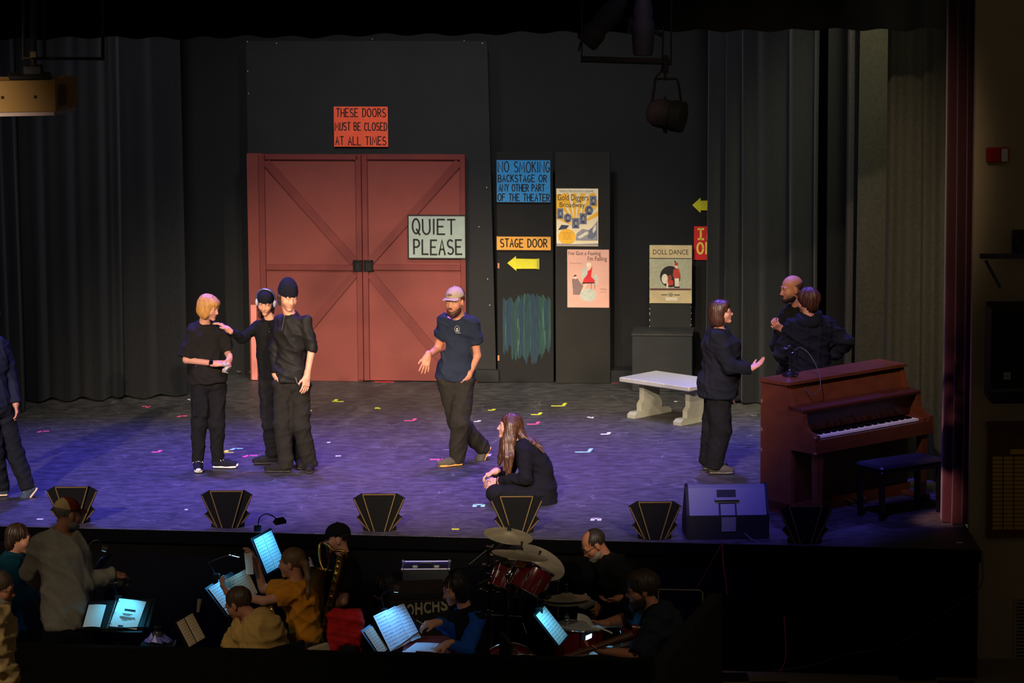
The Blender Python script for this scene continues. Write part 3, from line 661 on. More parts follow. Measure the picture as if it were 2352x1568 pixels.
def P_loft(pts, a, b, lat, k=0.03, op='u', pw=2.3):
    """elliptic sweep along a polyline: half widths a (along lat) and b (across)"""
    P = [v3(p) for p in pts]; n = len(P); LT = [v3(l) for l in lat]
    def fn(x, y, z):
        best = None
        for i in range(n-1):
            ba = P[i+1]-P[i]; L2 = ba @ ba; L = math.sqrt(L2); T = ba/L
            t = ((x-P[i][0])*ba[0]+(y-P[i][1])*ba[1]+(z-P[i][2])*ba[2])/L2
            t = np.clip(t, 0, 1)
            ox = x-P[i][0]-t*ba[0]; oy = y-P[i][1]-t*ba[1]; oz = z-P[i][2]-t*ba[2]
            lt = (LT[i]+LT[i+1])/2; lt = lt-T*(lt @ T); lt = lt/np.linalg.norm(lt); F = np.cross(lt, T)
            A_ = a[i]+(a[i+1]-a[i])*t; B_ = b[i]+(b[i+1]-b[i])*t
            u = ox*lt[0]+oy*lt[1]+oz*lt[2]; v = ox*F[0]+oy*F[1]+oz*F[2]; w_ = ox*T[0]+oy*T[1]+oz*T[2]
            mn = np.minimum(A_, B_)
            d = ((np.abs(u/A_)**pw+np.abs(v/B_)**pw+np.abs(w_/(mn*0.75))**pw)**(1/pw)-1)*mn
            best = d if best is None else np.minimum(best, d)
        return best
    m = max(max(a), max(b))+k+0.03; arr = np.array(P)
    return Prim(op, fn, arr.min(0)-m, arr.max(0)+m, k)
def P_cut(p, n, k=0.006):
    """remove everything on the side the normal points to"""
    p = v3(p); n = v3(n); n = n/np.linalg.norm(n)
    return Prim('x', lambda x, y, z: (x-p[0])*n[0]+(y-p[1])*n[1]+(z-p[2])*n[2], None, None, k)
def field(prims, xs, ys, zs):
    F = np.full((len(xs), len(ys), len(zs)), 0.15, np.float32)
    for p in prims:
        if p.lo is None: sl = (slice(None),)*3
        else:
            sl = tuple(slice(int(np.searchsorted(c, p.lo[i])), int(np.searchsorted(c, p.hi[i]))) for i, c in enumerate((xs, ys, zs)))
        x = xs[sl[0]][:, None, None]; y = ys[sl[1]][None, :, None]; z = zs[sl[2]][None, None, :]
        if x.size == 0 or y.size == 0 or z.size == 0: continue
        d = p.fn(x, y, z); S = F[sl]
        if p.op == 'u': F[sl] = smin(S, d, p.k)
        elif p.op == 's': F[sl] = smax(S, -d, p.k)
        else: F[sl] = smax(S, d, p.k)
    return F
def nets(F, xs, ys, zs):
    """naive surface nets on a regular grid -> verts, quads"""
    S = F < 0
    c = S[:-1, :-1, :-1].astype(np.int8)
    for a in ((1,0,0),(0,1,0),(0,0,1),(1,1,0),(1,0,1),(0,1,1),(1,1,1)):
        c = c+S[a[0]:S.shape[0]-1+a[0], a[1]:S.shape[1]-1+a[1], a[2]:S.shape[2]-1+a[2]]
    act = (c > 0) & (c < 8); I = np.argwhere(act)
    if len(I) == 0: return np.zeros((0, 3)), np.zeros((0, 4), int)
    idx = np.full(act.shape, -1, np.int64); idx[act] = np.arange(len(I))
    acc = np.zeros((len(I), 3)); cnt = np.zeros(len(I))
    C8 = [(i, j, k) for i in (0, 1) for j in (0, 1) for k in (0, 1)]
    val = {q: F[I[:, 0]+q[0], I[:, 1]+q[1], I[:, 2]+q[2]].astype(float) for q in C8}
    for q in C8:
        for ax in range(3):
            if q[ax] == 0:
                q2 = list(q); q2[ax] = 1; q2 = tuple(q2); f0, f1 = val[q], val[q2]; m = (f0 < 0) != (f1 < 0)
                t = np.where(m, f0/np.where(m, f0-f1, 1), 0)
                p = np.tile(np.array(q, float), (len(I), 1)); p[:, ax] += t
                acc += np.where(m[:, None], p, 0); cnt += m
    g = I+acc/cnt[:, None]
    h = np.array([xs[1]-xs[0], ys[1]-ys[0], zs[1]-zs[0]]); V_ = np.array([xs[0], ys[0], zs[0]])+g*h
    Q = []
    for ax in range(3):
        sl0 = [slice(None)]*3; sl1 = [slice(None)]*3; sl0[ax] = slice(0, -1); sl1[ax] = slice(1, None)
        a, b = S[tuple(sl0)], S[tuple(sl1)]; E = np.argwhere(a != b)
        o1, o2 = [(1, 2), (2, 0), (0, 1)][ax]
        E = E[(E[:, o1] > 0) & (E[:, o2] > 0) & (E[:, o1] < act.shape[o1]) & (E[:, o2] < act.shape[o2])]
        if len(E) == 0: continue
        def cell(d1, d2):
            e = E.copy(); e[:, o1] -= d1; e[:, o2] -= d2; return idx[e[:, 0], e[:, 1], e[:, 2]]
        q = np.stack([cell(1, 1), cell(0, 1), cell(0, 0), cell(1, 0)], 1)
        ins = a[E[:, 0], E[:, 1], E[:, 2]]
        q[~ins] = q[~ins][:, ::-1]
        Q.append(q)
    Q = np.concatenate(Q); Q = Q[(Q >= 0).all(1)]
    return V_, Q
def bounds(prims):
    lo = np.min([p.lo for p in prims if p.lo is not None and p.op == 'u'], 0); hi = np.max([p.hi for p in prims if p.hi is not None and p.op == 'u'], 0)
    return lo, hi
def surf(prims, h, lo=None, hi=None):
    if lo is None: lo, hi = bounds(prims)
    ax = [np.arange(lo[i], hi[i]+h, h) for i in range(3)]
    return nets(field(prims, *ax), *ax)
def vnormals(Vt, Q):
    n = np.zeros_like(Vt); fn = np.cross(Vt[Q[:, 2]]-Vt[Q[:, 0]], Vt[Q[:, 3]]-Vt[Q[:, 1]])
    for i in range(4): np.add.at(n, Q[:, i], fn)
    return n/np.maximum(np.linalg.norm(n, axis=1, keepdims=True), 1e-9)
def smooth_v(Vt, Q, it=1, f=0.5):
    for _ in range(it):
        s = np.zeros_like(Vt); c = np.zeros(len(Vt))
        for i in range(4):
            np.add.at(s, Q[:, i], Vt[Q[:, (i+1) % 4]]+Vt[Q[:, (i-1) % 4]]); np.add.at(c, Q[:, i], 2)
        m = c > 0; Vt = Vt.copy(); Vt[m] = Vt[m]*(1-f)+s[m]/c[m][:, None]*f
    return Vt
def np_mesh(name, Vt, Q, m, parent=None, smooth=True):
    me = bpy.data.meshes.new(name)
    if parent is not None: L = wloc(parent); Vt = Vt-np.array(L)
    me.vertices.add(len(Vt)); me.vertices.foreach_set('co', Vt.astype(np.float32).ravel())
    me.loops.add(len(Q)*4); me.loops.foreach_set('vertex_index', Q.astype(np.int32).ravel())
    me.polygons.add(len(Q)); me.polygons.foreach_set('loop_start', np.arange(0, len(Q)*4, 4, dtype=np.int32))
    me.update(calc_edges=True)
    if smooth: me.shade_smooth()
    me.materials.append(m)
    o = bpy.data.objects.new(name, me); COL.objects.link(o)
    if parent is not None: o.parent = parent
    return o
def wrinkle(Vt, Q, amp, seed, freq=14.0, axis=(0.3, 0.2, 1.0)):
    r = np.random.RandomState(seed); N = vnormals(Vt, Q); d = np.zeros(len(Vt))
    for i in range(5):
        w_ = r.normal(size=3)*np.array([0.7, 0.7, 0.7])+np.array(axis)*r.uniform(.4, 1.2); w_ = w_/np.linalg.norm(w_)*freq*r.uniform(.6, 1.7)
        w2 = r.normal(size=3)*5
        d += (1-np.abs(np.sin(Vt @ w_+1.3*np.sin(Vt @ w2+r.uniform(0, 6)))))**2*r.uniform(.4, 1)
    d -= d.mean()
    return Vt+N*(d*amp)[:, None]
def strands(Vt, Q, amp, c, seed, n=34):
    """hair locks: grooves running down from the crown"""
    r = np.random.RandomState(seed); N = vnormals(Vt, Q); c = v3(c); th = np.arctan2(Vt[:, 1]-c[1], Vt[:, 0]-c[0])
    z = Vt[:, 2]-c[2]
    d = np.sin(th*n+4*np.sin(z*11+1)+r.uniform(0, 6))*0.6+np.sin(th*n*1.9+6*np.sin(z*8+2)+3*np.sin(th*5))*0.4+0.5*np.sin(th*7+z*20)
    return Vt+N*(d*amp)[:, None]
def frame_from(F, U):
    F = v3(F); F /= np.linalg.norm(F); U = v3(U); U = U-F*(U @ F); U /= np.linalg.norm(U); X = np.cross(F, U); return np.array([X, F, U])
def head_frame(yaw, pitch, tilt=0.0):
    y, p = math.radians(yaw), math.radians(pitch)
    F = np.array([math.sin(y)*math.cos(p), -math.cos(y)*math.cos(p), -math.sin(p)])
    U = np.array([math.sin(math.radians(tilt)), 0, 1.0]); return frame_from(F, U)
# ---------------------------------------------------------------- materials for people
SKIN = {'fair': mat('skin_fair', (198, 140, 114), 0.55, spec=0.35, var=0.05, vs=20), 'tan': mat('skin_tan', (180, 120, 92), 0.55, spec=0.35, var=0.05, vs=20)}
M_LIP = mat('lips', (176, 96, 88), 0.5); M_EYEW = mat('eye_white', (225, 220, 212), 0.3); M_IRIS = mat('iris', (40, 28, 22), 0.2)
def cloth(name, rgb, var=0.12, rough=0.9): return mat('cloth_'+name, rgb, rough, spec=0.15, var=var, vs=25, bump=0.25, bs=220)
def hairm(name, rgb, rgb2=None, rough=0.5): return mat('hair_'+name, rgb, rough, spec=0.4, var=0.4, vs=30, stretch=(3, 3, 0.6), rgb2=rgb2)
C_BLACK = cloth('black', (20, 19, 19)); C_BLACK2 = cloth('soft_black', (23, 22, 21)); C_NAVYB = cloth('blue_black', (26, 28, 38))
# ---------------------------------------------------------------- hands
def hand_prims(W, D, N, side, s=1.0, curl=0.35, spread=0.10, thumb=0.6, curls=None):
    """W wrist, D direction of the fingers, N palm normal, side +1/-1: which side the thumb leaves"""
    W = v3(W); D = v3(D); D /= np.linalg.norm(D); N = v3(N); N = N-D*(N @ D); N /= np.linalg.norm(N); Lt = np.cross(D, N)*side
    pr = [P_box(W+D*.048*s, (.038*s, .046*s, .014*s), [Lt, D, N], .012*s, k=.02), P_cone(W-D*.03*s, W+D*.02*s, .026*s, .026*s, .02)]
    ln = [.072, .082, .078, .062]
    for i in range(4):
        o = (.029-.0195*i)*s; b = W+D*(.086-(.004 if i in (0, 3) else 0))*s+Lt*o
        ang = (curls[i] if curls else curl)+0.06*i; d = D+Lt*(spread*(1.5-i)/1.5); d /= np.linalg.norm(d); p = b-D*.012*s; tot = ln[i]*s
        for j, f in enumerate((.46, .30, .24)):
            a = ang*(0.55, 1.25, 1.9)[j]
            dd = d*math.cos(a)+N*math.sin(a); q = p+dd*(tot*f+(.012*s if j == 0 else 0))
            pr.append(P_cone(p, q, (.0092-.0008*j)*s, (.0086-.0009*j)*s, .004)); p = q
    b = W+D*.022*s+Lt*.026*s; d1 = D*.62+Lt*(.78*thumb+.1)+N*.25; d1 /= np.linalg.norm(d1); q = b+d1*.042*s; pr.append(P_cone(b, q, .014*s, .0105*s, .014))
    d2 = d1*.75+D*.55+N*.15; d2 /= np.linalg.norm(d2); q2 = q+d2*.032*s; pr.append(P_cone(q, q2, .0102*s, .0082*s, .004))
    return pr
def head_prims(c, R, s, ears=True, jaw=1.0):
    c = v3(c); L = lambda x, y, z: c+(R[0]*x+R[1]*y+R[2]*z)*s
    E = lambda p, r, k, op='u': P_ell(L(*p), np.array(r)*s, R, k*s, op)
    pr = [E((0, -.014, .032), (.076, .097, .086), .02), E((0, .018, -.035), (.060*jaw, .074, .066), .03),
          P_cone(L(0, .045, -.035), L(0, .060, -.088), .048*s*jaw, .026*s*jaw, .03*s), E((.040, .055, -.028), (.028, .028, .030), .02), E((-.040, .055, -.028), (.028, .028, .030), .02),
          P_cone(L(-.036, .078, .022), L(.036, .078, .022), .013*s, .013*s, .015*s), E((0, .075, -.100), (.020, .018, .016), .015)]
    for sx in (-1, 1): pr.append(E((.031*sx, .100, .002), (.017, .016, .012), .010, 's'))
    pr += [P_cone(L(0, .088, .008), L(0, .107, -.030), .0085*s, .0120*s, .010*s), E((.011, .098, -.034), (.009, .010, .008), .006), E((-.011, .098, -.034), (.009, .010, .008), .006),
           P_cone(L(-.019, .083, -.058), L(.019, .083, -.058), .009*s, .009*s, .008*s), P_cone(L(-.016, .082, -.069), L(.016, .082, -.069), .0085*s, .0085*s, .006*s)]
    for sx in (-1, 1): pr.append(E((.031*sx, .0785, .0072), (.017, .0125, .0065), .004)); pr.append(E((.031*sx, .0775, -.0095), (.016, .011, .0045), .004))
    if ears:
        for sx in (-1, 1): pr.append(E((.077*sx, -.006, -.010), (.010, .020, .032), .006))
    return pr
def face_parts(c, R, s, parent, browm, eyes=True, lipm=None, smile=0.0, brow_r=.0042):
    c = v3(c); L = lambda x, y, z: Vector(c+(R[0]*x+R[1]*y+R[2]*z)*s)
    for sx in (-1, 1):
        if eyes:
            mb = MB(); mb.ball(L(.031*sx, .0765, .001), .0115*s, 10, 6); e = mb.build('eye', M_EYEW, parent, smooth='all')
            mb = MB(); mb.ball(L(.031*sx, .0842, -.0015), .0050*s, 8, 6); mb.build('iris', M_IRIS, e, smooth='all')
        if browm:
            mb = MB(); mb.tube([L(.013*sx, .091, .0265), L(.032*sx, .089, .029), L(.050*sx, .074, .021)], [brow_r*.8*s, brow_r*s, brow_r*.6*s], 6); mb.build('eyebrow', browm, parent, smooth='all')
    mb = MB(); mb.tube([L(-.022, .083, -.062+smile), L(-.008, .092, -.0625), L(.008, .092, -.0625), L(.022, .083, -.062+smile)], [.002*s, .0052*s, .0052*s, .002*s], 6); mb.build('lips', lipm or M_LIP, parent, smooth='all')
# ---------------------------------------------------------------- whole figures
def person(label, Y0, J, head, top, legs, hands=(None, None), skin='fair', girth=1.0, k=1.0, shoes=None, h=0.0085, group=None, spine=None, sw=1.0, face=True, brow=None, bust=0.0, belly=0.0, base=None, smile=0.0, jaw=1.0, name='person', hf=None):
    """J: joints as (px, py, depth offset) or world Vectors; a = image left, b = image right"""
    j = {}
    for q, p in J.items(): j[q] = v3(p) if isinstance(p, Vector) else v3(V(p[0], p[1], Y0+p[2]))
    pv, nk, sa, sb = j['pv'], j['nk'], j['sa'], j['sb']
    hc = j['hd']; R = head_frame(*head['rot']); hs = head.get('s', 1.0)*k
    g = girth*k
    ls = (sb-sa); ls = ls/np.linalg.norm(ls)
    if 'ha' in j: lh = j['hb']-j['ha']; lh = lh/np.linalg.norm(lh)
    else: lh = ls*np.array([1, 1, .3]); lh = lh/np.linalg.norm(lh); j['ha'] = pv-lh*.09*k*sw; j['hb'] = pv+lh*.09*k*sw
    up = nk-pv; mid = j['sp'] if 'sp' in j else pv+up*.5
    ch = mid+(nk-mid)*.52; sh = mid+(nk-mid)*.84
    spine_pts = [pv-(mid-pv)/np.linalg.norm(mid-pv)*.05*k, pv+(mid-pv)*.25, mid, ch, sh, nk]
    lat = [lh, lh, (lh+ls)/2, ls, ls, ls]
    shw = np.linalg.norm(sb-sa)/2
    def torso(inf, sc_=1.0):
        cw = min(.160*g, shw*1.12); aw = [.138*g*sw, .150*g*sw, min(.132*g, cw), cw, max(.10*g, shw*.86), .060*k]; ad = [.095*g, .108*g, .098*g, .112*g, .085*g, .058*k]
        return P_loft(spine_pts, [q*sc_+inf for q in aw], [q*sc_+inf for q in ad], lat, .03)
    Ft = np.cross(ls, up/np.linalg.norm(up))          # towards the chest or the back
    Hd = R[1]
    if 'front' in head: Ft = v3(head['front'])
    elif Ft @ Hd < 0: Ft = -Ft
    # ----- body skin
    body = [torso(-.012)]
    for q in 'ab':
        S, E, W = j['s'+q], j['e'+q], j['w'+q]
        body += [P_cone(S, E, .048*g, .038*g, .03), P_cone(E, W, .040*g, .026*k, .012)]
        H_, K_, A_ = j['h'+q], j['k'+q], j['a'+q]
        body += [P_cone(H_, K_, .078*g, .052*g, .03), P_cone(K_, A_, .050*g, .036*k, .02)]
        fd = j['t'+q]-A_; dn_ = np.array([0, 0, -.045*k])
        if shoes and shoes.get('pitch_'+q) is not None: u_ = v3(shoes['pitch_'+q]); dn_ = -u_/np.linalg.norm(u_)*.045*k
        else: fd[2] = 0
        fd = fd/max(1e-6, np.linalg.norm(fd)); body.append(P_cone(A_, A_+fd*.10*k+dn_, .034*k, .030*k, .02))
    fine = []
    for i, q in enumerate('ab'):
        hd = hands[i] if hands[i] else dict(d=j['w'+q]-j['e'+q], n=Ft, side=1)
        hp = hand_prims(j['w'+q], hd['d'], hd['n'], hd.get('side', 1), k*hd.get('s', 1.0), hd.get('curl', .3), hd.get('spread', .1), hd.get('thumb', .6), hd.get('curls'))
        body += hp; b_ = bounds(hp); fine.append((b_[0]+.02, b_[1]-.02))
    nb = v3(hc)+(R[1]*-.025+R[2]*-.06)*hs
    body.append(P_cone(nb, nk+(nk-nb)*.1, .050*k*head.get('neck', 1), .056*k*head.get('neck', 1), .02))
    hp = head_prims(hc, R, hs, head.get('ears', True), jaw); body += hp; b_ = bounds(hp); fine.append((b_[0]+.02, b_[1]-.02))
    Vt, Q = surf(body, h); Vt = smooth_v(Vt, Q, 1, .4)
    fh = hf or h*.46; allV = [Vt]; keep = np.ones(len(Q), bool); off = len(Vt); newQ = []
    for lo, hi in fine:
        ins = ((Vt > lo+h*1.2) & (Vt < hi-h*1.2)).all(1); keep &= ~ins[Q].all(1)
        v_, q_ = surf(body, fh, lo, hi)
        if len(v_): v_ = smooth_v(v_, q_, 1, .35); newQ.append(q_+off); allV.append(v_); off += len(v_)
    Vt = np.concatenate(allV); Q = np.concatenate([Q[keep]]+newQ)
    used = np.unique(Q); rm = np.full(len(Vt), -1); rm[used] = np.arange(len(used)); Vt = Vt[used]; Q = rm[Q]
    basep = np.array([pv[0], pv[1], (base if base is not None else min(j['aa'][2], j['ab'][2]))])
    o = np_mesh(name, Vt-basep, Q, SKIN[skin] if isinstance(skin, str) else skin); o.location = basep
    props(o, label, 'person', group)
    bpy.context.view_layer.update()
    # ----- trousers
    lz = legs; inf = lz.get('loose', .018)
    ih = min(inf, .010); tr = [P_loft(spine_pts[:3], [(.140*g*sw+inf), (.150*g*sw+ih), (.130*g+ih)], [.098*g+inf, .110*g+ih, .098*g+ih], lat[:3], .03)]
    for q in 'ab':
        H_, K_, A_ = j['h'+q], j['k'+q], j['a'+q]; c = .084*g+inf*.8
        end = A_+(A_-K_)/np.linalg.norm(A_-K_)*(lz.get('drop', .02))
        tr += [P_cone(H_, K_, c, .056*g+inf*1.3, .025), P_cone(K_, end, .056*g+inf*1.3, .040*g+inf*lz.get('cuff', 1.4), .02)]
        if 'pockets' in lz and q == 'a': tr.append(P_box(H_+(K_-H_)*.55+Ft*(.085*g)-lh*.01, (.07, .012, .09), np.array([lh, Ft, np.cross(lh, Ft)]), .01, .008))
    wt = pv+(mid-pv)/np.linalg.norm(mid-pv)*lz.get('rise', .05)
    tr.append(P_cut(wt, mid-pv))
    for q in 'ab':
        A_ = j['a'+q]; K_ = j['k'+q]; dd = (A_-K_)/np.linalg.norm(A_-K_); pt = A_+dd*lz.get('drop', .02)
        Pc = P_cut(pt, dd); sph = P_ell(pt+dd*.08, (.12, .12, .12)); 
        fn0 = Pc.fn; 
        tr.append(Prim('s', (lambda f, c_: (lambda x, y, z: np.maximum(-f(x, y, z), np.sqrt((x-c_[0])**2+(y-c_[1])**2+(z-c_[2])**2)-.14)))(fn0, pt+dd*.06), pt-.24, pt+.24, .006))
    v_, q_ = surf(tr, h*1.12); v_ = smooth_v(v_, q_, 1, .4); v_ = wrinkle(v_, q_, lz.get('wr', .0055)*1.35, len(label)+3, 21, (0.2, 0.2, 1.0)); np_mesh(lz.get('name', 'trousers'), v_, q_, lz['m'], o)
    # ----- top garment
    ti = top.get('loose', .012)
    tp = [torso(ti)]
    if bust: 
        for sgn in (-1, 1): tp.append(P_ell(ch+Ft*.085*g+ls*.07*g*sgn-(nk-mid)*.1, (.07*bust*g, .06*bust*g, .07*bust*g), None, .05))
    if belly: tp.append(P_ell(mid+Ft*.06*g-(nk-mid)*.2, (.15*g, .12*g*belly, .16*g), np.array([ls, Ft, np.cross(ls, Ft)]), .06))
    sl = top.get('sleeve', 1.0)          # 0..1 upper arm, 1..2 forearm
    sls = sl if isinstance(sl, tuple) else (sl, sl)
    cuts = []
    for q, s_ in zip('ab', sls):
        S, E, W = j['s'+q], j['e'+q], j['w'+q]; lo_ = top.get('sloose', .014)
        e1 = S+(E-S)*min(1, s_)
        S2 = S+(nk-S)*.05
        tp.append(P_cone(S2, e1, .058*g+lo_*.7, .046*g+lo_*(1.5 if s_ < 1 else 1.0), .035))
        if s_ > 1: e2 = E+(W-E)*(s_-1); tp.append(P_cone(E, e2, .045*g+lo_, .030*g+lo_*.8, .014)); dd = (W-E)/np.linalg.norm(W-E); pt = e2
        else: dd = (E-S)/np.linalg.norm(E-S); pt = e1
        cuts.append(Prim('s', (lambda p_, d_: (lambda x, y, z: np.maximum(-((x-p_[0])*d_[0]+(y-p_[1])*d_[1]+(z-p_[2])*d_[2]), np.sqrt((x-p_[0]-d_[0]*.04)**2+(y-p_[1]-d_[1]*.04)**2+(z-p_[2]-d_[2]*.04)**2)-.1)))(pt, dd), pt-.16, pt+.16, .004))
    hem = top.get('hem', .06)
    dn = (mid-pv)/np.linalg.norm(mid-pv)
    tp.append(P_cone(pv-dn*(hem-.02)-lh*.03, pv-dn*(hem-.02)+lh*.03, .0, .0, .0)) if False else None
    if hem > 0.02:
        tp.append(P_loft([pv+dn*.03, pv-dn*(hem+.05)], [.150*g*sw+ih+ti*1.1+.012]*2, [.110*g+ih+ti*1.1+.014+belly*.012]*2, [lh, lh], .03))
    tp += cuts
    tp.append(P_cut(pv-dn*hem, -dn))
    # neck hole
    nd = (nb-nk)/np.linalg.norm(nb-nk)
    nk2 = nk+nd*top.get('neck', .018)
    if top.get('collar'): tp.append(P_loft([nk-nd*.02, nk+nd*top['collar']], [.070*k, .064*k], [.066*k, .062*k], [ls, ls], .02)); nk2 = nk+nd*(top['collar']-.005)
    tp.append(Prim('s', (lambda p_, d_: (lambda x, y, z: np.maximum(-((x-p_[0])*d_[0]+(y-p_[1])*d_[1]+(z-p_[2])*d_[2]), np.sqrt((x-p_[0])**2+(y-p_[1])**2+(z-p_[2])**2)-.11)))(nk2, nd), nk2-.16, nk2+.16, .006))
    for ex in top.get('extra', ()): tp.append(ex)
    v_, q_ = surf(tp, h*1.12); v_ = smooth_v(v_, q_, 1, .4); v_ = wrinkle(v_, q_, top.get('wr', .0045)*1.8, len(label), 20, (0.5, 0.2, .8)); tob = np_mesh(top.get('name', 'shirt'), v_, q_, top['m'], o)
    # ----- shoes
    shoes = shoes or dict(m=cloth('shoe_black', (24, 23, 22)), sole=mat('dark_sole', (38, 36, 33), .7))
    for q in 'ab':
        A_ = j['a'+q]; tv = j['t'+q]-A_; fl = shoes.get('pitch_'+q)
        if fl is None: tv = tv*np.array([1, 1, 0.0]); Uv = np.array([0, 0, 1.0])
        else: Uv = v3(fl)
        tv = tv/np.linalg.norm(tv); X_ = np.cross(tv, Uv); X_ /= np.linalg.norm(X_); Uv = np.cross(X_, tv)
        gz = A_-Uv*(.085*k); hl = gz-tv*.055*k; s_ = k*shoes.get('s', 1.0)
        Lp = lambda f, u, x=0: hl+tv*f*s_+Uv*u*s_+X_*x*s_
        up_ = [P_cone(Lp(.04, .052), Lp(.15, .045), .042*s_, .040*s_, .03), P_cone(Lp(.15, .040), Lp(.225, .036), .042*s_, .034*s_, .03), P_cone(Lp(.045, .06), A_+Uv*.012, .044*s_, .044*s_, .03), P_cut(Lp(.1, .018), -Uv)]
        v_, q_ = surf(up_, h*.8); so = np_mesh('shoe', v_, q_, shoes['m'], o)
        sp_ = [P_loft([Lp(.02, .014), Lp(.10, .014), Lp(.19, .014), Lp(.235, .016)], [.036*s_, .036*s_, .045*s_, .036*s_], [.013*s_]*4, [X_]*4, .01, pw=3)]
        v_, q_ = surf(sp_, h*.7); np_mesh('sole', v_, q_, shoes['sole'], so)
        if shoes.get('toe'):
            tpz = [P_ell(Lp(.232, .034), np.array((.030, .032, .024))*s_, np.array([X_, tv, Uv]), .01), P_cut(Lp(.1, .016), -Uv)]
            v_, q_ = surf(tpz, h*.6); np_mesh('toe_cap', v_, q_, shoes['toe'], so)
        if shoes.get('lace'):
            mb = MB()
            for i in range(5):
                f0 = .10+.026*i; uz = .094-.012*i
                mb.tube([Vector(Lp(f0, uz-.014, -.026)), Vector(Lp(f0+.010, uz, 0)), Vector(Lp(f0+.018, uz-.014, .026))], .0040*s_, 5)
                mb.tube([Vector(Lp(f0, uz-.014, .026)), Vector(Lp(f0+.010, uz+.002, 0)), Vector(Lp(f0+.018, uz-.014, -.026))], .0040*s_, 5)
            mb.tube([Vector(Lp(.10, .096, 0)), Vector(Lp(.085, .098, .03)), Vector(Lp(.10, .075, .05))], .004*s_, 5); mb.tube([Vector(Lp(.10, .096, 0)), Vector(Lp(.085, .098, -.03)), Vector(Lp(.10, .075, -.048))], .004*s_, 5)
            mb.build('laces', shoes['lace'], so, smooth='all')
    if face: face_parts(hc, R, hs, o, brow, True, None, smile)
    HL = lambda x, y, z: hc+(R[0]*x+R[1]*y+R[2]*z)*hs
    return dict(torso=torso, lat=lat, spine_pts=spine_pts, o=o, j=j, R=R, hc=hc, hs=hs, HL=HL, ls=ls, lh=lh, Ft=Ft, nk=nk, mid=mid, pv=pv, top=tob, ch=ch, nd=nd, nb=nb)
def sdf_part(name, prims, m, parent, h=0.006, st=None, wr=None, sm=1):
    v_, q_ = surf(prims, h)
    if sm: v_ = smooth_v(v_, q_, sm, .4)
    if st: v_ = strands(v_, q_, *st)
    if wr: v_ = wrinkle(v_, q_, *wr)
    return np_mesh(name, v_, q_, m, parent)
def HE(P, p, r, k=.01, op='u'): return P_ell(P['HL'](*p), np.array(r)*P['hs'], P['R'], k, op)
def HC(P, a, b, r1, r2, k=.01, op='u'): return P_cone(P['HL'](*a), P['HL'](*b), r1*P['hs'], r2*P['hs'], k, op)
def HX(P, p, n, k=.006): return P_cut(P['HL'](*p), P['R'][0]*n[0]+P['R'][1]*n[1]+P['R'][2]*n[2], k)
def cap(P, m, mbill, back=None, up=0.0, bill_len=.075):
    """baseball cap: crown cut above the brows, with bill"""
    pr = [HE(P, (0, -.012, .040+up), (.086, .106, .090), .01), HX(P, (0, 0, .036+up), (0, -.12, -1))]
    c = sdf_part('cap', pr, m, P['o'], .006)
    pts = []; mb = MB(); n = 12; R = P['R']
    top_ = []; bot = []
    for i in range(n+1):
        a = math.pi*(i/n); x = .080*math.cos(a); y0 = .060+.012*math.sin(a); y1 = .074+bill_len*math.sin(a)**.7
        z = .040+up-.010*math.cos(a)**2; 
        top_.append(((x*.98, y0, z+.004), (x, y1, z-.012*math.sin(a)+.002-.012*(abs(math.cos(a)))**2)))
    V_ = []
    for a, b in top_: V_ += [Vector(P['HL'](*a)), Vector(P['HL'](*b)), Vector(P['HL'](a[0], a[1], a[2]-.005)), Vector(P['HL'](b[0], b[1], b[2]-.005))]
    k = mb._p(V_)
    for i in range(n):
        q = k+4*i; mb.f += [[q, q+1, q+5, q+4], [q+2, q+6, q+7, q+3], [q+1, q+3, q+7, q+5]]
    mb.build('bill', mbill, c, smooth=True)
    mb = MB(); mb.ball(Vector(P['HL'](0, -.012, .131+up)), .008*P['hs'], 8, 5); mb.build('button', mbill, c, smooth='all')
    if back:
        pr = [HE(P, (0, -.0125, .040+up), (.0875, .1075, .0915), .01), HX(P, (0, 0, .037+up), (0, -.12, -1)), HX(P, (0, -.01, 0), (0, 1, .25))]
        sdf_part('mesh_back', pr, back, c, .006)
    return c
def hair_cap(P, m, n=34, amp=.004, extra=(), cuts=(), base=True, h=.0065, name='hair', grow=0.0, front=.045):
    pr = []
    if base: pr.append(HE(P, (0, -.020, .036), (.084+grow, .102+grow, .090+grow), .012))
    pr += list(extra)
    pr.append(HE(P, (0, .125, -.045), (.085, .095, front+.03), .01, 's'))
    pr += list(cuts)
    return sdf_part(name, pr, m, P['o'], h, (amp, P['hc'], 5, n))
def short_hair(P, m, n=30, amp=.003, **kw):
    return hair_cap(P, m, n, amp, cuts=[HX(P, (0, -.02, -.045), (0, .35, -1)), HE(P, (.10, .035, -.05), (.05, .06, .06), .01, 's'), HE(P, (-.10, .035, -.05), (.05, .06, .06), .01, 's')], **kw)
def beard(P, m, len_=.0, full=True):
    pr = [HE(P, (0, .030, -.070), (.066, .070, .052+len_), .01), HE(P, (0, .072, -.098-len_*.5), (.036, .030, .030+len_), .015)]
    pr += [HE(P, (0, .118, -.066), (.024, .03, .012), .006, 's'), HX(P, (0, 0, -.030), (0, .55, 1)), HE(P, (0, .09, -.018), (.045, .05, .026), .008, 's')]
    b = sdf_part('beard', pr, m, P['o'], .005, (.002, P['hc'], 3, 40))
    mb = MB(); L = lambda *a: Vector(P['HL'](*a)); s = P['hs']
    mb.tube([L(-.030, .078, -.064), L(-.014, .096, -.050), L(.014, .096, -.050), L(.030, .078, -.064)], [.004*s, .006*s, .006*s, .004*s], 6); mb.build('moustache', m, b, smooth='all')
    return b
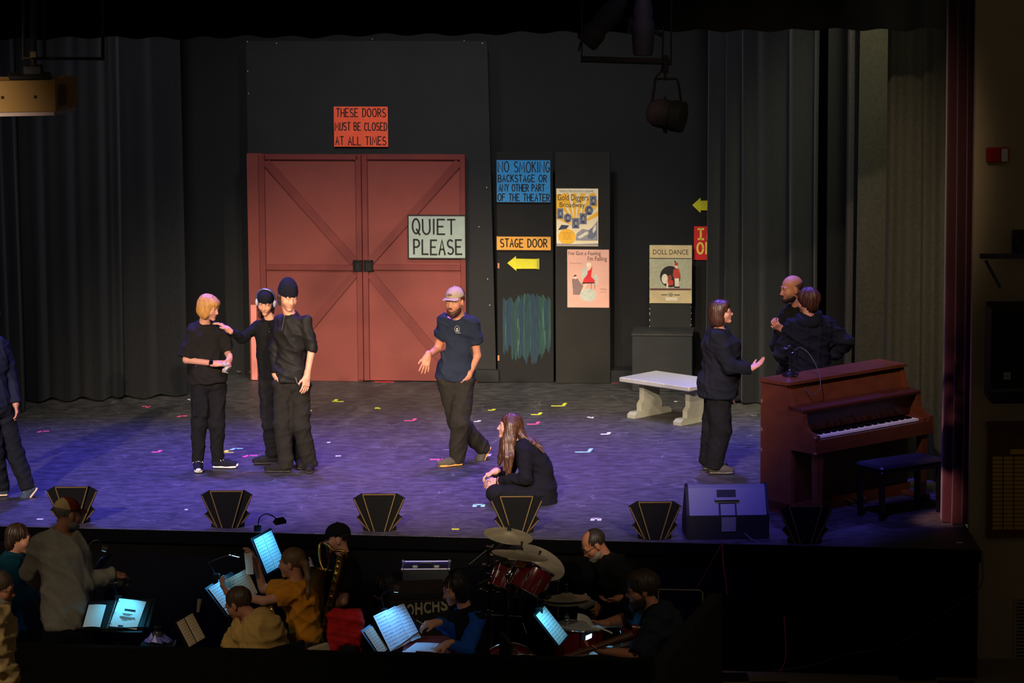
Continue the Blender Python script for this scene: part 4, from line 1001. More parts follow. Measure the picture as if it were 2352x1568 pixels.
def glasses(P, m, r=.022):
    g = MB(); L = lambda *a: Vector(P['HL'](*a)); s = P['hs']
    for sx in (-1, 1):
        g.tube([L(.032*sx+r*math.cos(t*math.pi/7), .103, .002+r*.75*math.sin(t*math.pi/7)) for t in range(15)], .0022*s, 5)
        g.tube([L(.054*sx, .101, .006), L(.078*sx, .06, .008), L(.082*sx, -.005, .004)], .002*s, 5)
    g.tube([L(-.010, .104, .006), L(0, .108, .008), L(.010, .104, .006)], .002*s, 5)
    return g.build('glasses', m, P['o'], smooth='all')
# ================================================================== people on the stage
def FT(px, py, dx, dy, z=0.085):
    a = G(px, py)+Vector((0, 0, z)); return a, a+Vector((dx, dy, 0))*0.2
YY = lambda px, py: G(px, py).y
def sub(j, extra): d = dict(j); d.update(extra); return d
# ---- fair-haired youth in black tee
aa, ta = FT(455, 1079, .12, -1); ab, tb = FT(500, 1075, 1, -.12)
P1 = person('youth with fair bobbed hair in black tee and black-and-white sneakers', YY(478, 1077),
    dict(hd=(480, 706, -.02), nk=(470, 744, .02), sa=(443, 764, -.02), sb=(506, 764, .05), sp=(474, 812, .0), pv=(479, 868, .0), ea=(428, 826, -.04), wa=(494, 835, -.17), eb=(521, 806, .08), wb=(527, 822, -.10),
         ha=(461, 884, -.02), hb=(498, 884, .02), ka=(457, 975, -.05), kb=(498, 975, -.02), aa=aa, ta=ta, ab=ab, tb=tb),
    dict(rot=(62, 14), s=.98, ears=False), dict(name='tee_shirt', m=cloth('faded_black', (30, 27, 24)), sleeve=.92, loose=.018, sloose=.026, hem=.04, wr=.006),
    dict(m=C_BLACK2, loose=.02, cuff=1.0, pockets=1), hands=(dict(d=(1, -.1, .05), n=(0, .5, -1), side=1, curl=.55), dict(d=(-.05, -.45, -.7), n=(-1, .2, -.2), side=-1, curl=.6)),
    k=.95, girth=.92, brow=hairm('fair', (160, 106, 46), (206, 150, 78)),
    shoes=dict(m=cloth('shoe_ink', (26, 26, 34)), sole=mat('white_rubber', (215, 212, 205), .6), toe=mat('white_toe', (220, 216, 208), .5), lace=mat('white_lace', (230, 226, 220), .8)))
H_FAIR = MATS['hair_fair']
hair_cap(P1, H_FAIR, 30, .0045, extra=[HE(P1, (.058, -.01, -.030), (.040, .070, .085), .03), HE(P1, (-.058, -.01, -.030), (.040, .070, .085), .03), HE(P1, (0, -.068, -.025), (.074, .056, .088), .03), HE(P1, (0, .052, .058), (.068, .048, .040), .02)],
         cuts=[HE(P1, (0, .115, -.060), (.055, .09, .075), .01, 's')], front=.024, grow=.006)
mb = MB(); c = Vector(P1['j']['wa']); dd = (Vector(P1['j']['wa'])-Vector(P1['j']['ea'])).normalized(); c = c-dd*.035
mb.tube([c-dd*.013, c-dd*.013+dd*.001, c+dd*.013], [.034, .036, .034], 14); wt = mb.build('wrist_watch', mat('watch_strap', (22, 24, 42), .4), P1['o'], smooth=True)
mb = MB(); mb.box(-.016, .016, -.006, .006, -.018, .018, .004); mb.v = [c+Vector((0, -.036, .012))+v for v in mb.v]; mb.build('watch_face', mat('watch_glass', (10, 10, 14), .1, spec=.6), wt)
# crumpled wrapper in the hands
r_ = random.Random(4); mb = MB(); q0 = V(519, 846, P1['j']['wa'][1]-.07)
pts_ = [q0+Vector((r_.uniform(-.022, .022), r_.uniform(-.015, .015), .05-.020*i+r_.uniform(-.006, .006))) for i in range(6)]
for i in range(5): mb.quad(pts_[i]+Vector((-.022, 0, 0)), pts_[i]+Vector((.022, .008, .004)), pts_[i+1]+Vector((.018-.003*i, -.006, 0)), pts_[i+1]+Vector((-.018+.003*i, .004, 0)))
mb.v += [v+Vector((0, .004, 0)) for v in mb.v]; n_ = len(mb.v)//2; mb.f += [[i+n_ for i in reversed(f)] for f in mb.f]
props(mb.build('snack_wrapper', mat('wrapper_foil', (170, 176, 150), .3, metal=.4, var=.4, vs=60)), 'small crumpled pale wrapper held by the fair-haired youth', 'wrapper')
# ---- youth with headphones
aa, ta = FT(626, 1066, -1, -.15); ab, tb = FT(690, 1072, .1, -1)
P2 = person('youth in black cap with headphones reaching to the fair-haired youth', YY(630, 1066),
    dict(hd=(611, 694, -.05), nk=(621, 736, .02), sa=(591, 750, -.02), sb=(651, 752, .06), sp=(618, 810, 0), pv=(628, 872, .03), ea=(556, 778, -.12), wa=(524, 757, -.24), eb=(655, 830, .05), wb=(660, 880, .0),
         ha=(612, 886, .0), hb=(650, 886, .04), ka=(618, 975, -.04), kb=(672, 975, .02), aa=aa, ta=ta, ab=ab, tb=tb),
    dict(rot=(-12, 22, 4), s=.96, ears=False), dict(name='polo_shirt', m=cloth('matt_black', (16, 16, 17)), sleeve=2.0, loose=.012, sloose=.010, hem=.02, collar=.03, wr=.005),
    dict(m=C_BLACK, loose=.016, cuff=1.6), hands=(dict(d=(-.75, -.05, .62), n=(-.4, 0, -1), side=1, curl=.45, spread=.16), None), k=.94, girth=.86, brow=hairm('dark', (44, 30, 24)))
M_BEANIE = cloth('navy_knit', (18, 19, 28)); sdf_part('beanie', [HE(P2, (0, -.014, .048), (.088, .106, .092)), HX(P2, (0, 0, .026), (0, -.1, -1))], M_BEANIE, P2['o'], .006, (.0015, P2['hc'], 2, 60))
H_DARK = hairm('brown', (52, 34, 26))
sdf_part('hair', [HC(P2, (.070, -.01, .0), (.068, .03, -.16), .030, .014, .02), HC(P2, (-.070, -.02, .0), (-.05, -.0, -.17), .030, .016, .02), HC(P2, (.04, -.08, 0), (.06, -.03, -.2), .04, .02, .02), HE(P2, (0, -.05, -.02), (.074, .06, .06), .02)], H_DARK, P2['o'], .006, (.003, P2['hc'], 8, 30))
mb = MB(); L_ = lambda *a: Vector(P2['HL'](*a))
mb.tube([L_(-.094, -.005, .0)]+[L_(.098*math.cos(t), -.01, .052+.098*math.sin(t)) for t in [math.pi-math.pi*i/12 for i in range(13)]]+[L_(.094, -.005, .0)], .009, 8)
hp = mb.build('headphones', mat('headphone_band', (70, 70, 96), .35, spec=.5), P2['o'], smooth=True)
for sx in (-1, 1): sdf_part('ear_cup', [HE(P2, (.094*sx, -.002, -.008), (.020, .036, .044))], mat('ear_cup_grey', (170, 172, 186), .35, spec=.5), hp, .005)
mb = MB()
for i in range(3): mb.ball(Vector(P2['nk'])+Vector((-.005, -.105, -.06-.03*i)), .006, 6, 4)
mb.build('shirt_buttons', mat('button', (70, 68, 66), .3), P2['o'])
# ---- tall youth in knit hat
aa, ta = FT(657, 1084, -1, -.06); ab, tb = FT(710, 1079, .06, -1)
P3 = person('tall youth in black knit hat, half-zip shirt and loose black trousers', YY(684, 1083),
    dict(hd=(661, 681, -.05), nk=(667, 727, .0), sa=(646, 738, .08), sb=(704, 741, -.08), sp=(672, 800, -.01), pv=(668, 866, .0), ea=(634, 800, .05), wa=(632, 858, -.01), eb=(716, 802, -.12), wb=(705, 864, -.20),
         ha=(650, 884, .0), hb=(690, 884, .0), ka=(650, 975, -.03), kb=(691, 975, -.05), aa=aa, ta=ta, ab=ab, tb=tb),
    dict(rot=(28, 16, 3), s=1.0, ears=False), dict(name='half_zip_shirt', m=cloth('sheen_black', (24, 22, 20), .1, .6), sleeve=(2, 1.12), loose=.014, sloose=.016, hem=.03, collar=.035, wr=.006),
    dict(m=cloth('dark_twill', (30, 28, 24)), loose=.026, cuff=1.35, drop=.05, wr=.007), hands=(dict(d=(.2, -.2, -1), n=(1, 0, 0), side=1, curl=.3), dict(d=(-.12, -.25, -1), n=(-.6, .8, 0), side=-1, curl=.35)), k=1.0, girth=.9, brow=hairm('dark', (44, 30, 24)))
sdf_part('beanie', [HE(P3, (0, -.016, .062), (.088, .106, .098)), HE(P3, (0, -.03, .10), (.07, .08, .075), .02), HX(P3, (0, 0, .028), (0, -.1, -1))], M_BEANIE, P3['o'], .006, (.0015, P3['hc'], 2, 60))
sdf_part('beanie_fold', [HE(P3, (0, -.015, .048), (.092, .110, .085)), HX(P3, (0, 0, .022), (0, -.1, -1)), HX(P3, (0, 0, .072), (0, .1, 1))], M_BEANIE, P3['o'], .006, (.0015, P3['hc'], 2, 60))
sdf_part('hair', [HC(P3, (.078, -.015, .0), (.072, -.0, -.075), .024, .012, .02), HC(P3, (-.078, -.015, .0), (-.072, -.0, -.075), .024, .012, .02), HE(P3, (0, -.06, -.02), (.072, .055, .07), .02)], H_DARK, P3['o'], .006, (.003, P3['hc'], 8, 30))
mb = MB(); zp = Vector(P3['nk']); F_ = Vector(P3['Ft'])
mb.tube([zp+F_*.085+Vector((0, 0, .03)), zp+F_*.115+Vector((.002, 0, -.05)), zp+F_*.142+Vector((.006, 0, -.11))], .003, 5); mb.build('zip', mat('zip_metal', (120, 118, 110), .4, metal=.6), P3['o'])
# trouser pocket piping
mb = MB(); q0 = V(679, 866, P3['pv'][1]-.15); mb.tube([q0, q0+Vector((.012, 0, -.05)), q0+Vector((.04, .02, -.085))], .003, 5); mb.build('pocket_piping', mat('piping_grey', (120, 118, 112), .7), P3['o'])
# ---- bearded man in cap
aa, ta = FT(1050, 1069, -.85, -.45); bk = YY(1092, 1062)
ab = V(1107, 1026, bk+.16); tb = ab+Vector((-.085, -.07, -.15))
P4 = person('bearded man in tan cap and navy tee strolling with one hand in pocket', YY(1046, 1070),
    dict(hd=(1045, 693, -.08), nk=(1054, 726, .0), sa=(1022, 736, .0), sb=(1086, 742, .0), sp=(1050, 795, .02), pv=(1046, 858, .04), ea=(1005, 800, .05), wa=(982, 818, -.16), eb=(1096, 816, .06), wb=(1077, 862, -.06),
         ha=(1028, 872, .04), hb=(1066, 872, .03), ka=(1052, 968, .06), kb=(1056, 968, -.10), aa=ab, ta=tb, ab=aa, tb=ta),
    dict(rot=(-28, 3, -3), s=1.0), dict(name='tee_shirt', m=cloth('navy', (34, 40, 55), .1), sleeve=.62, loose=.012, sloose=.020, hem=.045, wr=.006),
    dict(m=cloth('dark_olive', (38, 35, 28)), loose=.030, cuff=1.2, drop=.04, wr=.008), hands=(dict(d=(-.22, -.35, -.9), n=(-.3, .5, -.8), side=-1, curl=.22, spread=.18, thumb=.5), dict(d=(-.30, .25, -.9), n=(-.6, .4, .3), side=-1, curl=.2, s=.9)), skin='tan', k=1.0, girth=.95,
    brow=hairm('beard_brown', (70, 42, 26)), smile=.006,
    shoes=dict(m=cloth('trail_shoe', (74, 68, 58)), sole=mat('amber_sole', (190, 140, 70), .6), lace=mat('dark_lace', (50, 48, 40), .8), pitch_a=(-.55, -.3, .55)))
M_TANCAP = cloth('cap_tan', (160, 142, 120)); cp = cap(P4, M_TANCAP, M_TANCAP, back=cloth('cap_brown', (64, 42, 34)), up=.012, bill_len=.062)
sdf_part('cap_patch', [HE(P4, (0, .082, .078), (.026, .014, .014)), ], cloth('cap_patch', (116, 86, 72)), cp, .004)
beard(P4, hairm('beard_brown', (70, 42, 26)), .008)
hair_cap(P4, MATS['hair_beard_brown'], 30, .002, cuts=[HX(P4, (0, 0, .045), (0, 0, 1)), HX(P4, (0, 0, -.045), (0, .3, -1)), HX(P4, (0, .02, 0), (0, 1, 0))], grow=-.004)
# chest emblem and sleeve mark
F_ = Vector((-.25, -.97, 0)); cc = V(1050, 756, P4['ch'][1]-.148)
mb = MB(); R3 = Vector((.97, -.25, 0)); U3 = Vector((0, 0, 1))
ring = [cc+R3*.024*math.cos(t*math.pi/9)+U3*.032*math.sin(t*math.pi/9) for t in range(-3, 13)]
for a, b in zip(ring, ring[1:]): mb.tube([a, b], .0024, 5)
M_EMB = mat('emblem_print', (150, 152, 146), .7)
mb.build('emblem_ring', M_EMB, P4['top']); mb = MB(); mb.ball(cc+U3*.004, .011, 8, 5, (1, .4, 1)); mb.ball(cc-U3*.014, .013, 8, 5, (1, .4, .8)); mb.build('emblem_figure', M_EMB, P4['top'])
mb = MB(); mb.tube([cc-U3*.035-R3*.012, cc-U3*.034+R3*.032], .003, 5); mb.build('emblem_wordmark', M_EMB, P4['top'])
# ---- woman sitting on the floor
P5 = person('long-haired woman in black crouching on the floor, seen from the side', YY(1200, 1152),
    dict(hd=(1170, 979, 0), nk=(1188, 1014, 0), sa=(1196, 1032, .15), sb=(1206, 1036, -.15), sp=(1241, 1078, 0), pv=(1240, 1126, 0), ea=(1160, 1092, .22), wa=(1137, 1083, .04), eb=(1206, 1097, -.22), wb=(1143, 1106, -.10),
         ha=(1236, 1134, .10), hb=(1238, 1136, -.10), ka=(1142, 1124, .22), kb=(1138, 1132, -.24), aa=(1200, 1144, .10), ta=(1160, 1146, .10), ab=(1214, 1146, -.10), tb=(1250, 1150, -.14)),
    dict(rot=(-82, -6), s=.97, front=(-1, 0, .1), ears=True), dict(name='sweater', m=cloth('sweater_black', (14, 14, 16)), sleeve=2.0, loose=.020, sloose=.016, hem=.10, wr=.005),
    dict(m=cloth('legging_black', (16, 16, 19)), loose=.02, cuff=1.0, rise=.15), hands=(dict(d=(-.85, -.1, -.25), n=(0, -.2, -1), side=1, curl=.8), dict(d=(-.9, .1, -.15), n=(0, .6, -.6), side=-1, curl=.7)), k=.95, brow=hairm('dark', (44, 30, 24)),
    shoes=dict(m=cloth('shoe_plum', (52, 44, 60)), sole=mat('cream_sole', (200, 190, 165), .7)))
H_LONG = hairm('long_brown', (40, 24, 14), (88, 54, 28), .42)
hl = P5['HL']; nk5 = P5['nk']
def lock(P, pts, r0, r1, k=.02):
    out = []; n = len(pts)-1
    for i in range(n): out.append(P_cone(pts[i], pts[i+1], r0+(r1-r0)*i/n, r0+(r1-r0)*(i+1)/n, k))
    return out
W3 = lambda px, py, off: v3(V(px, py, YY(1200, 1152)+off))
ext = lock(P5, [hl(-.055, .0, .03), W3(1163, 1010, -.09), W3(1164, 1050, -.15), W3(1164, 1094, -.16)], .052, .012)+lock(P5, [hl(-.05, -.03, .02), W3(1176, 1010, -.09), W3(1176, 1045, -.14), W3(1172, 1086, -.16)], .05, .010)\
    + lock(P5, [hl(.05, .0, .02), W3(1158, 1015, .05), W3(1150, 1050, .04), W3(1146, 1068, .02)], .045, .012)+lock(P5, [hl(.0, -.07, .02), W3(1200, 1004, -.04), W3(1222, 1012, -.05), W3(1246, 1028, -.08)], .05, .008)\
    + lock(P5, [hl(.0, -.08, .0), W3(1196, 1006, .0), W3(1226, 1018, -.10), W3(1250, 1040, -.12)], .04, .005)+lock(P5, [hl(-.06, .03, .0), W3(1155, 1030, -.11), W3(1156, 1080, -.16)], .03, .008)
hair_cap(P5, H_LONG, 40, .004, extra=ext, cuts=[HE(P5, (0, .125, -.06), (.11, .098, .12), .01, 's')], front=.04, grow=.004)
for nm_, (w_, e_), rgb in (('bracelet', (P5['j']['wa'], P5['j']['ea']), (238, 96, 110)), ('bracelet', (P5['j']['wb'], P5['j']['eb']), (240, 110, 60))):
    w_, e_ = Vector(w_), Vector(e_); d_ = (w_-e_).normalized(); c = w_-d_*.02; u_ = d_.cross(Vector((0, 0, 1))).normalized(); t_ = d_.cross(u_)
    mb = MB(); mb.tube([c+(u_*math.cos(a*math.pi/8)+t_*math.sin(a*math.pi/8))*.038 for a in range(17)], .006, 6); mb.build(nm_, mat('band_%d' % rgb[1], rgb, .5), P5['o'], smooth='all')
mb = MB(); c = V(1121, 1108, P5['j']['wb'][1]-.02); mb.tube([c+Vector((.024*math.cos(a*math.pi/9), -.01*math.sin(a*math.pi/9), .030*math.sin(a*math.pi/9))) for a in range(19)], .004, 6)
props(mb.build('hair_tie', mat('silver_band', (180, 178, 176), .35, metal=.5), smooth='all'), 'thin silver ring held by the crouching long-haired woman', 'ring')
# ---- woman with glasses at right
aa, ta = FT(1640, 1089, 1, -.05); ab, tb = FT(1626, 1079, 1, .15)
P6 = person('woman with brown bob and glasses in black gesturing toward the bald man', YY(1650, 1086),
    dict(hd=(1657, 717, -.02), nk=(1650, 756, .0), sa=(1648, 778, -.15), sb=(1652, 774, .15), sp=(1648, 826, 0), pv=(1648, 884, 0), ea=(1676, 842, -.22), wa=(1726, 846, -.20), eb=(1662, 846, .22), wb=(1672, 892, .16),
         ha=(1648, 900, -.09), hb=(1648, 900, .09), ka=(1656, 985, -.08), kb=(1636, 985, .08), aa=aa, ta=ta, ab=ab, tb=tb),
    dict(rot=(82, -6), s=.96, front=(1, -.1, 0), ears=False), dict(name='long_sleeve_top', m=cloth('top_blueblack', (20, 21, 26)), sleeve=1.92, loose=.018, sloose=.022, hem=.10, wr=.006),
    dict(m=cloth('cargo_black', (20, 20, 20)), loose=.026, cuff=1.25, drop=.03), hands=(dict(d=(.8, .0, .45), n=(0, -.3, 1), side=-1, curl=.25, spread=.2), None), k=.93, girth=1.24, bust=1.4, belly=1.2, brow=hairm('dark', (44, 30, 24)), sw=1.05,
    shoes=dict(m=cloth('shoe_grey', (70, 66, 58)), sole=mat('grey_sole', (96, 92, 84), .7)))
H_BOB = hairm('bob_brown', (42, 24, 17), (76, 44, 28), .45)
hair_cap(P6, H_BOB, 34, .004, extra=[HE(P6, (.05, -.035, -.05), (.045, .065, .10), .03), HE(P6, (-.05, -.035, -.05), (.045, .065, .10), .03), HE(P6, (0, -.075, -.055), (.07, .055, .10), .03), HE(P6, (0, .04, .075), (.07, .05, .04), .02)], cuts=[HE(P6, (0, .12, -.06), (.10, .085, .09), .01, 's'), HX(P6, (0, 0, -.135), (0, .1, -1))], front=.035, grow=.006)
glasses(P6, mat('frame_dark', (30, 26, 24), .3))
# ---- bald bearded man
aa, ta = FT(1806, 1064, -1, -.3); ab, tb = FT(1850, 1066, -.9, -.5)
P7 = person('bald bearded man in black listening behind the hooded person', YY(1826, 1064),
    dict(hd=(1818, 663, -.02), nk=(1832, 706, .02), sa=(1806, 730, -.03), sb=(1876, 728, .06), sp=(1836, 800, .02), pv=(1834, 872, .0), ea=(1786, 796, -.05), wa=(1797, 757, -.16), eb=(1890, 800, .05), wb=(1880, 860, .0),
         ha=(1816, 886, .0), hb=(1854, 886, .02), ka=(1812, 980, -.03), kb=(1852, 980, .0), aa=aa, ta=ta, ab=ab, tb=tb),
    dict(rot=(-68, 8), s=1.03), dict(name='shirt', m=cloth('shirt_black', (20, 19, 19)), sleeve=2.0, loose=.016, sloose=.016, hem=.06, collar=.03, wr=.005),
    dict(m=C_BLACK, loose=.022), hands=(dict(d=(-.45, -.2, .35), n=(.3, .6, .3), side=1, curl=1.1), None), skin='tan', k=1.0, girth=1.12, brow=hairm('dark', (44, 30, 24)), jaw=1.08)
beard(P7, hairm('stubble', (46, 34, 30)), -.006)
hair_cap(P7, mat('stubble_scalp', (84, 60, 52), .7, var=.2, vs=60), 20, .001, cuts=[HX(P7, (0, 0, .040), (0, .2, 1)), HX(P7, (0, 0, -.05), (0, .3, -1)), HX(P7, (0, .0, 0), (0, 1, 0))], grow=-.006)
# ---- person in hooded top, back to us
aa, ta = FT(1838, 1094, -.2, 1); ab, tb = FT(1884, 1094, .2, 1)
P8 = person('person with short auburn hair in dark hooded top, seen from behind', YY(1858, 1092),
    dict(hd=(1855, 692, .02), nk=(1856, 728, .0), sa=(1818, 752, .0), sb=(1900, 746, .04), sp=(1862, 812, -.02), pv=(1860, 880, .0), ea=(1796, 812, .06), wa=(1822, 848, .26), eb=(1942, 788, .02), wb=(1908, 818, .06),
         ha=(1838, 892, .0), hb=(1882, 892, .0), ka=(1836, 985, .03), kb=(1884, 985, .03), aa=aa, ta=ta, ab=ab, tb=tb),
    dict(rot=(-138, 4), s=.98, front=(-.25, .95, 0), ears=False), dict(name='hooded_top', m=cloth('hood_navy', (22, 24, 31)), sleeve=2.0, loose=.030, sloose=.030, hem=.06, wr=.008,
         extra=[]), dict(m=C_BLACK, loose=.022), hands=(None, dict(d=(-.6, .3, -.5), n=(0, 1, 0), side=1, curl=.5)), k=.98, girth=1.08, brow=hairm('dark', (44, 30, 24)))
nkv = P8['nk']; sdf_part('hood', [P_ell(nkv+np.array([.005, -.085, -.035]), (.115, .055, .065), None, .02), P_cone(nkv+np.array([-.085, -.03, .0]), nkv+np.array([-.03, -.10, -.05]), .04, .045, .03), P_cone(nkv+np.array([.09, -.03, .0]), nkv+np.array([.03, -.10, -.05]), .04, .045, .03),
    P_ell(nkv+np.array([0, -.06, .045]), (.062, .05, .03), None, .02, 's')], MATS['cloth_hood_navy'], P8['o'], .008, None, (.004, 4, 20))
H_AUB = hairm('auburn', (50, 26, 19), (86, 48, 33), .5)
hair_cap(P8, H_AUB, 22, .007, extra=[HE(P8, (0, -.06, -.02), (.080, .055, .085), .03), HE(P8, (.03, -.09, .03), (.05, .03, .05), .02)], cuts=[HX(P8, (0, 0, -.105), (0, .3, -1)), HE(P8, (0, .13, -.05), (.10, .095, .085), .01, 's')], front=.04, grow=.010)
glasses(P8, mat('frame_clear', (150, 140, 130), .2))
# ---- person walking off at the left edge
aa, ta = FT(6, 1140, -.9, -.2, .09); by = YY(30, 1146)
ab = V(64, 1118, by+.10); tb = ab+Vector((-.10, -.02, -.13))
P0 = person('person in blue-black top and pale-soled sneakers walking off at left', YY(10, 1142),
    dict(hd=(-30, 730, -.02), nk=(-22, 772, .0), sa=(-60, 790, -.05), sb=(6, 800, .08), sp=(-24, 860, 0), pv=(-16, 930, .0), ea=(-82, 860, -.1), wa=(-90, 920, -.1), eb=(24, 868, .12), wb=(36, 925, .05),
         ha=(-30, 946, -.04), hb=(4, 946, .06), ka=(-12, 1040, -.06), kb=(34, 1040, .06), aa=aa, ta=ta, ab=ab, tb=tb),
    dict(rot=(-85, 5), s=1.0), dict(name='sweatshirt', m=cloth('steel_navy', (30, 34, 50)), sleeve=2.0, loose=.020, sloose=.022, hem=.02, wr=.006),
    dict(m=cloth('slate_jeans', (24, 26, 32)), loose=.022, cuff=1.1), k=1.0, face=False, brow=None, hands=(None, dict(d=(.15, 0, -1), n=(-1, 0, 0), side=1, curl=.35)),
    shoes=dict(m=cloth('shoe_teal', (60, 74, 84)), sole=mat('pale_sole', (226, 200, 168), .6), pitch_b=(-.8, -.1, .62)))
hair_cap(P0, H_DARK, 30, .004, cuts=[HX(P0, (0, 0, -.06), (0, .3, -1))])
# ================================================================== stage furniture and props
def rotm(loc, ang): return Matrix.Translation(loc) @ Matrix.Rotation(ang, 4, 'Z')
# ---- upright piano: local x along the keyboard, -y towards the player, z up
M_WOOD = mat('piano_mahogany', (94, 48, 24), 0.34, spec=0.4, var=0.18, vs=2, stretch=(1.0, 6, 6))
M_WOOD_SHADE = mat('piano_mahogany_shade', (66, 30, 17), 0.35, spec=0.4, var=0.18, vs=2, stretch=(1.0, 6, 6))  # darker copy of the mahogany, shade of the front put into its colour
M_IVORY = mat('ivory_keys', (226, 218, 205), 0.35); M_EBONY = mat('ebony_keys', (12, 11, 12), 0.3)
p0 = G(1746, 1170); PANG = math.radians(41.5)
pm = rotm(Vector((p0.x, p0.y, 0)), PANG); PL = 1.50
piano = thing('upright_piano', 'reddish brown upright piano at the right side of the stage', 'piano', (p0.x, p0.y, 0))
def prof(pts, x0, x1, name, m, parent=piano, bev=None):
    mb = MB(pm); mb.prism(pts, x0, x1, 'x'); return mb.build(name, m, parent)
H_ = 1.155; D1 = -.30; D2 = -.37; DK = -.66; ZK = .60
def cheek(x0, x1):
    pts = [(0, 0.03), (D2, 0.03), (D2, ZK-.02), (DK, ZK-.02), (DK, ZK+.135), (DK+.05, ZK+.15), (DK+.09, ZK+.165), (DK+.125, ZK+.20), (DK+.145, ZK+.255), (DK+.15, ZK+.31), (D2-.005, ZK+.33), (D2-.005, ZK+.36), (D1, H_-.02), (0, H_-.02)]
    return prof(pts, x0, x1, 'side_panel', M_WOOD)
cheek(0, .045); cheek(PL-.045, PL)
prof([(0, .03), (-.02, .03), (-.02, H_-.02), (0, H_-.02)], .045, PL-.045, 'back_panel', M_WOOD_SHADE)
prof([(.012, H_-.02), (D1-.03, H_-.02), (D1-.03, H_+.006), (0.0, H_+.012), (.012, H_+.006)], -.012, PL+.012, 'lid', M_WOOD)
prof([(D2+.03, ZK+.34), (D2+.055, ZK+.34), (D1+.028, H_-.02), (D1+.005, H_-.02)], .045, PL-.045, 'upper_panel', M_WOOD)
prof([(D2+.04, ZK+.325), (D2-.14, ZK+.315), (D2-.145, ZK+.335), (D2-.135, ZK+.345), (D2+.03, ZK+.36)], .0, PL, 'music_shelf', M_WOOD_SHADE)
prof([(D2-.03, ZK+.13), (D2-.05, ZK+.13), (D2-.10, ZK+.315), (D2-.08, ZK+.315)], .045, PL-.045, 'fallboard', M_WOOD_SHADE)
prof([(D2, ZK-.02), (DK-.005, ZK-.02), (DK-.005, ZK+.05), (D2, ZK+.05)], -.006, PL+.006, 'key_bed', M_WOOD)
prof([(DK, ZK+.05), (DK+.035, ZK+.05), (DK+.035, ZK+.095), (DK, ZK+.095)], .045, PL-.045, 'key_slip', M_WOOD)
prof([(D2-.0, .10), (D2+.02, .10), (D2+.02, ZK-.02), (D2, ZK-.02)], .045, PL-.045, 'lower_panel', M_WOOD_SHADE)
prof([(D2-.03, .0), (0, .0), (0, .10), (D2-.03, .10)], .0, PL, 'plinth', M_WOOD)
for x in (.05, PL-.11):
    mb = MB(pm); mb.prism([(x, .0), (x+.055, .0), (x+.07, ZK-.02), (x-.012, ZK-.02)], DK+.02, DK+.085); mb.build('leg', M_WOOD, piano)
    mb = MB(pm); mb.box(x-.01, x+.07, DK-.02, D2, 0, .045, .008); mb.build('toe_block', M_WOOD, piano)
for x0, x1 in ((.045, .10), (PL-.10, PL-.045)):
    mb = MB(pm); mb.box(x0, x1, DK+.035, D2-.05, ZK+.05, ZK+.125, .006); mb.build('key_block', M_WOOD, piano)
kx0, kx1 = .105, PL-.105; kw = (kx1-kx0)/52
wk = MB(); wk.box(0, kw*.94, -.135, 0, 0, .022, .002); wo = None
for i in range(52):
    if wo is None: wo = wk.build('white_key', M_IVORY, piano, local=True); q = wo
    else: q = bpy.data.objects.new('white_key', wo.data); COL.objects.link(q); q.parent = piano
    q.matrix_local = Matrix.Translation(-Vector((p0.x, p0.y, 0))) @ pm @ Matrix.Translation((kx0+kw*i, D2-.085, ZK+.092))
bk_ = MB(); bk_.prism([(-.09, 0), (0, 0), (0, .014), (-.082, .014)], -kw*.29, kw*.29, 'x'); bo = None
for i in range(51):
    if (i+5) % 7 in (0, 1, 3, 4, 5):
        if bo is None: bo = bk_.build('black_key', M_EBONY, piano, local=True); q = bo
        else: q = bpy.data.objects.new('black_key', bo.data); COL.objects.link(q); q.parent = piano
        q.matrix_local = Matrix.Translation(-Vector((p0.x, p0.y, 0))) @ pm @ Matrix.Translation((kx0+kw*(i+.97), D2-.085, ZK+.114))
for x in (PL/2-.09, PL/2, PL/2+.09):
    mb = MB(pm); mb.tube([(x, D2, .07), (x, D2-.10, .055), (x, D2-.13, .045)], [.012, .014, .018], 8); mb.build('pedal', mat('brass', (180, 140, 70), .3, metal=.9), piano, smooth=True)

mb = MB(pm)
for px_ in ((.0, .70), (.0, .52), (-.0, .95)):
    mb.box(-.003, .003, -.02, -.008, px_[1], px_[1]+.03)
for (y_, z_) in ((DK+.004, ZK-.015), (DK+.004, ZK+.12)): mb.box(-.009, .004, y_-.012, y_+.012, z_-.006, z_+.012)
mb.build('worn_edge', mat('worn_wood', (150, 112, 84), .7), piano)
# ---- candlestick telephone on the piano
tp_ = pm @ Vector((.26, -.10, H_+.012)); 
ph = thing('candlestick_telephone', 'black candlestick telephone standing on the piano lid', 'telephone', tp_)
M_TEL = mat('telephone_black', (22, 22, 26), .22, spec=.6)
T0 = Matrix.Translation(tp_)
mb = MB(T0); mb.lathe([(.070, 0), (.072, .012), (.060, .024), (.030, .036), (.016, .05), (.013, .06)], 24); mb.build('base', M_TEL, ph, smooth=True)
mb = MB(T0); mb.lathe([(.013, .05), (.011, .10), (.0135, .16), (.011, .20), (.016, .22), (.013, .235)], 14); mb.build('stem', M_TEL, ph, smooth=True)
tm = T0 @ Matrix.Translation((-.01, 0, .245)) @ Matrix.Rotation(math.radians(-115), 4, 'Y')
mb = MB(tm); mb.lathe([(.012, -.03), (.020, -.02), (.024, .0), (.016, .012), (.014, .02), (.030, .055), (.034, .06), (.024, .056)], 16); mb.build('mouthpiece', M_TEL, ph, smooth=True)
mb = MB(T0); mb.tube([(.0, 0, .20), (.035, 0, .205), (.05, 0, .215)], .005, 6); mb.build('hook', M_TEL, ph)
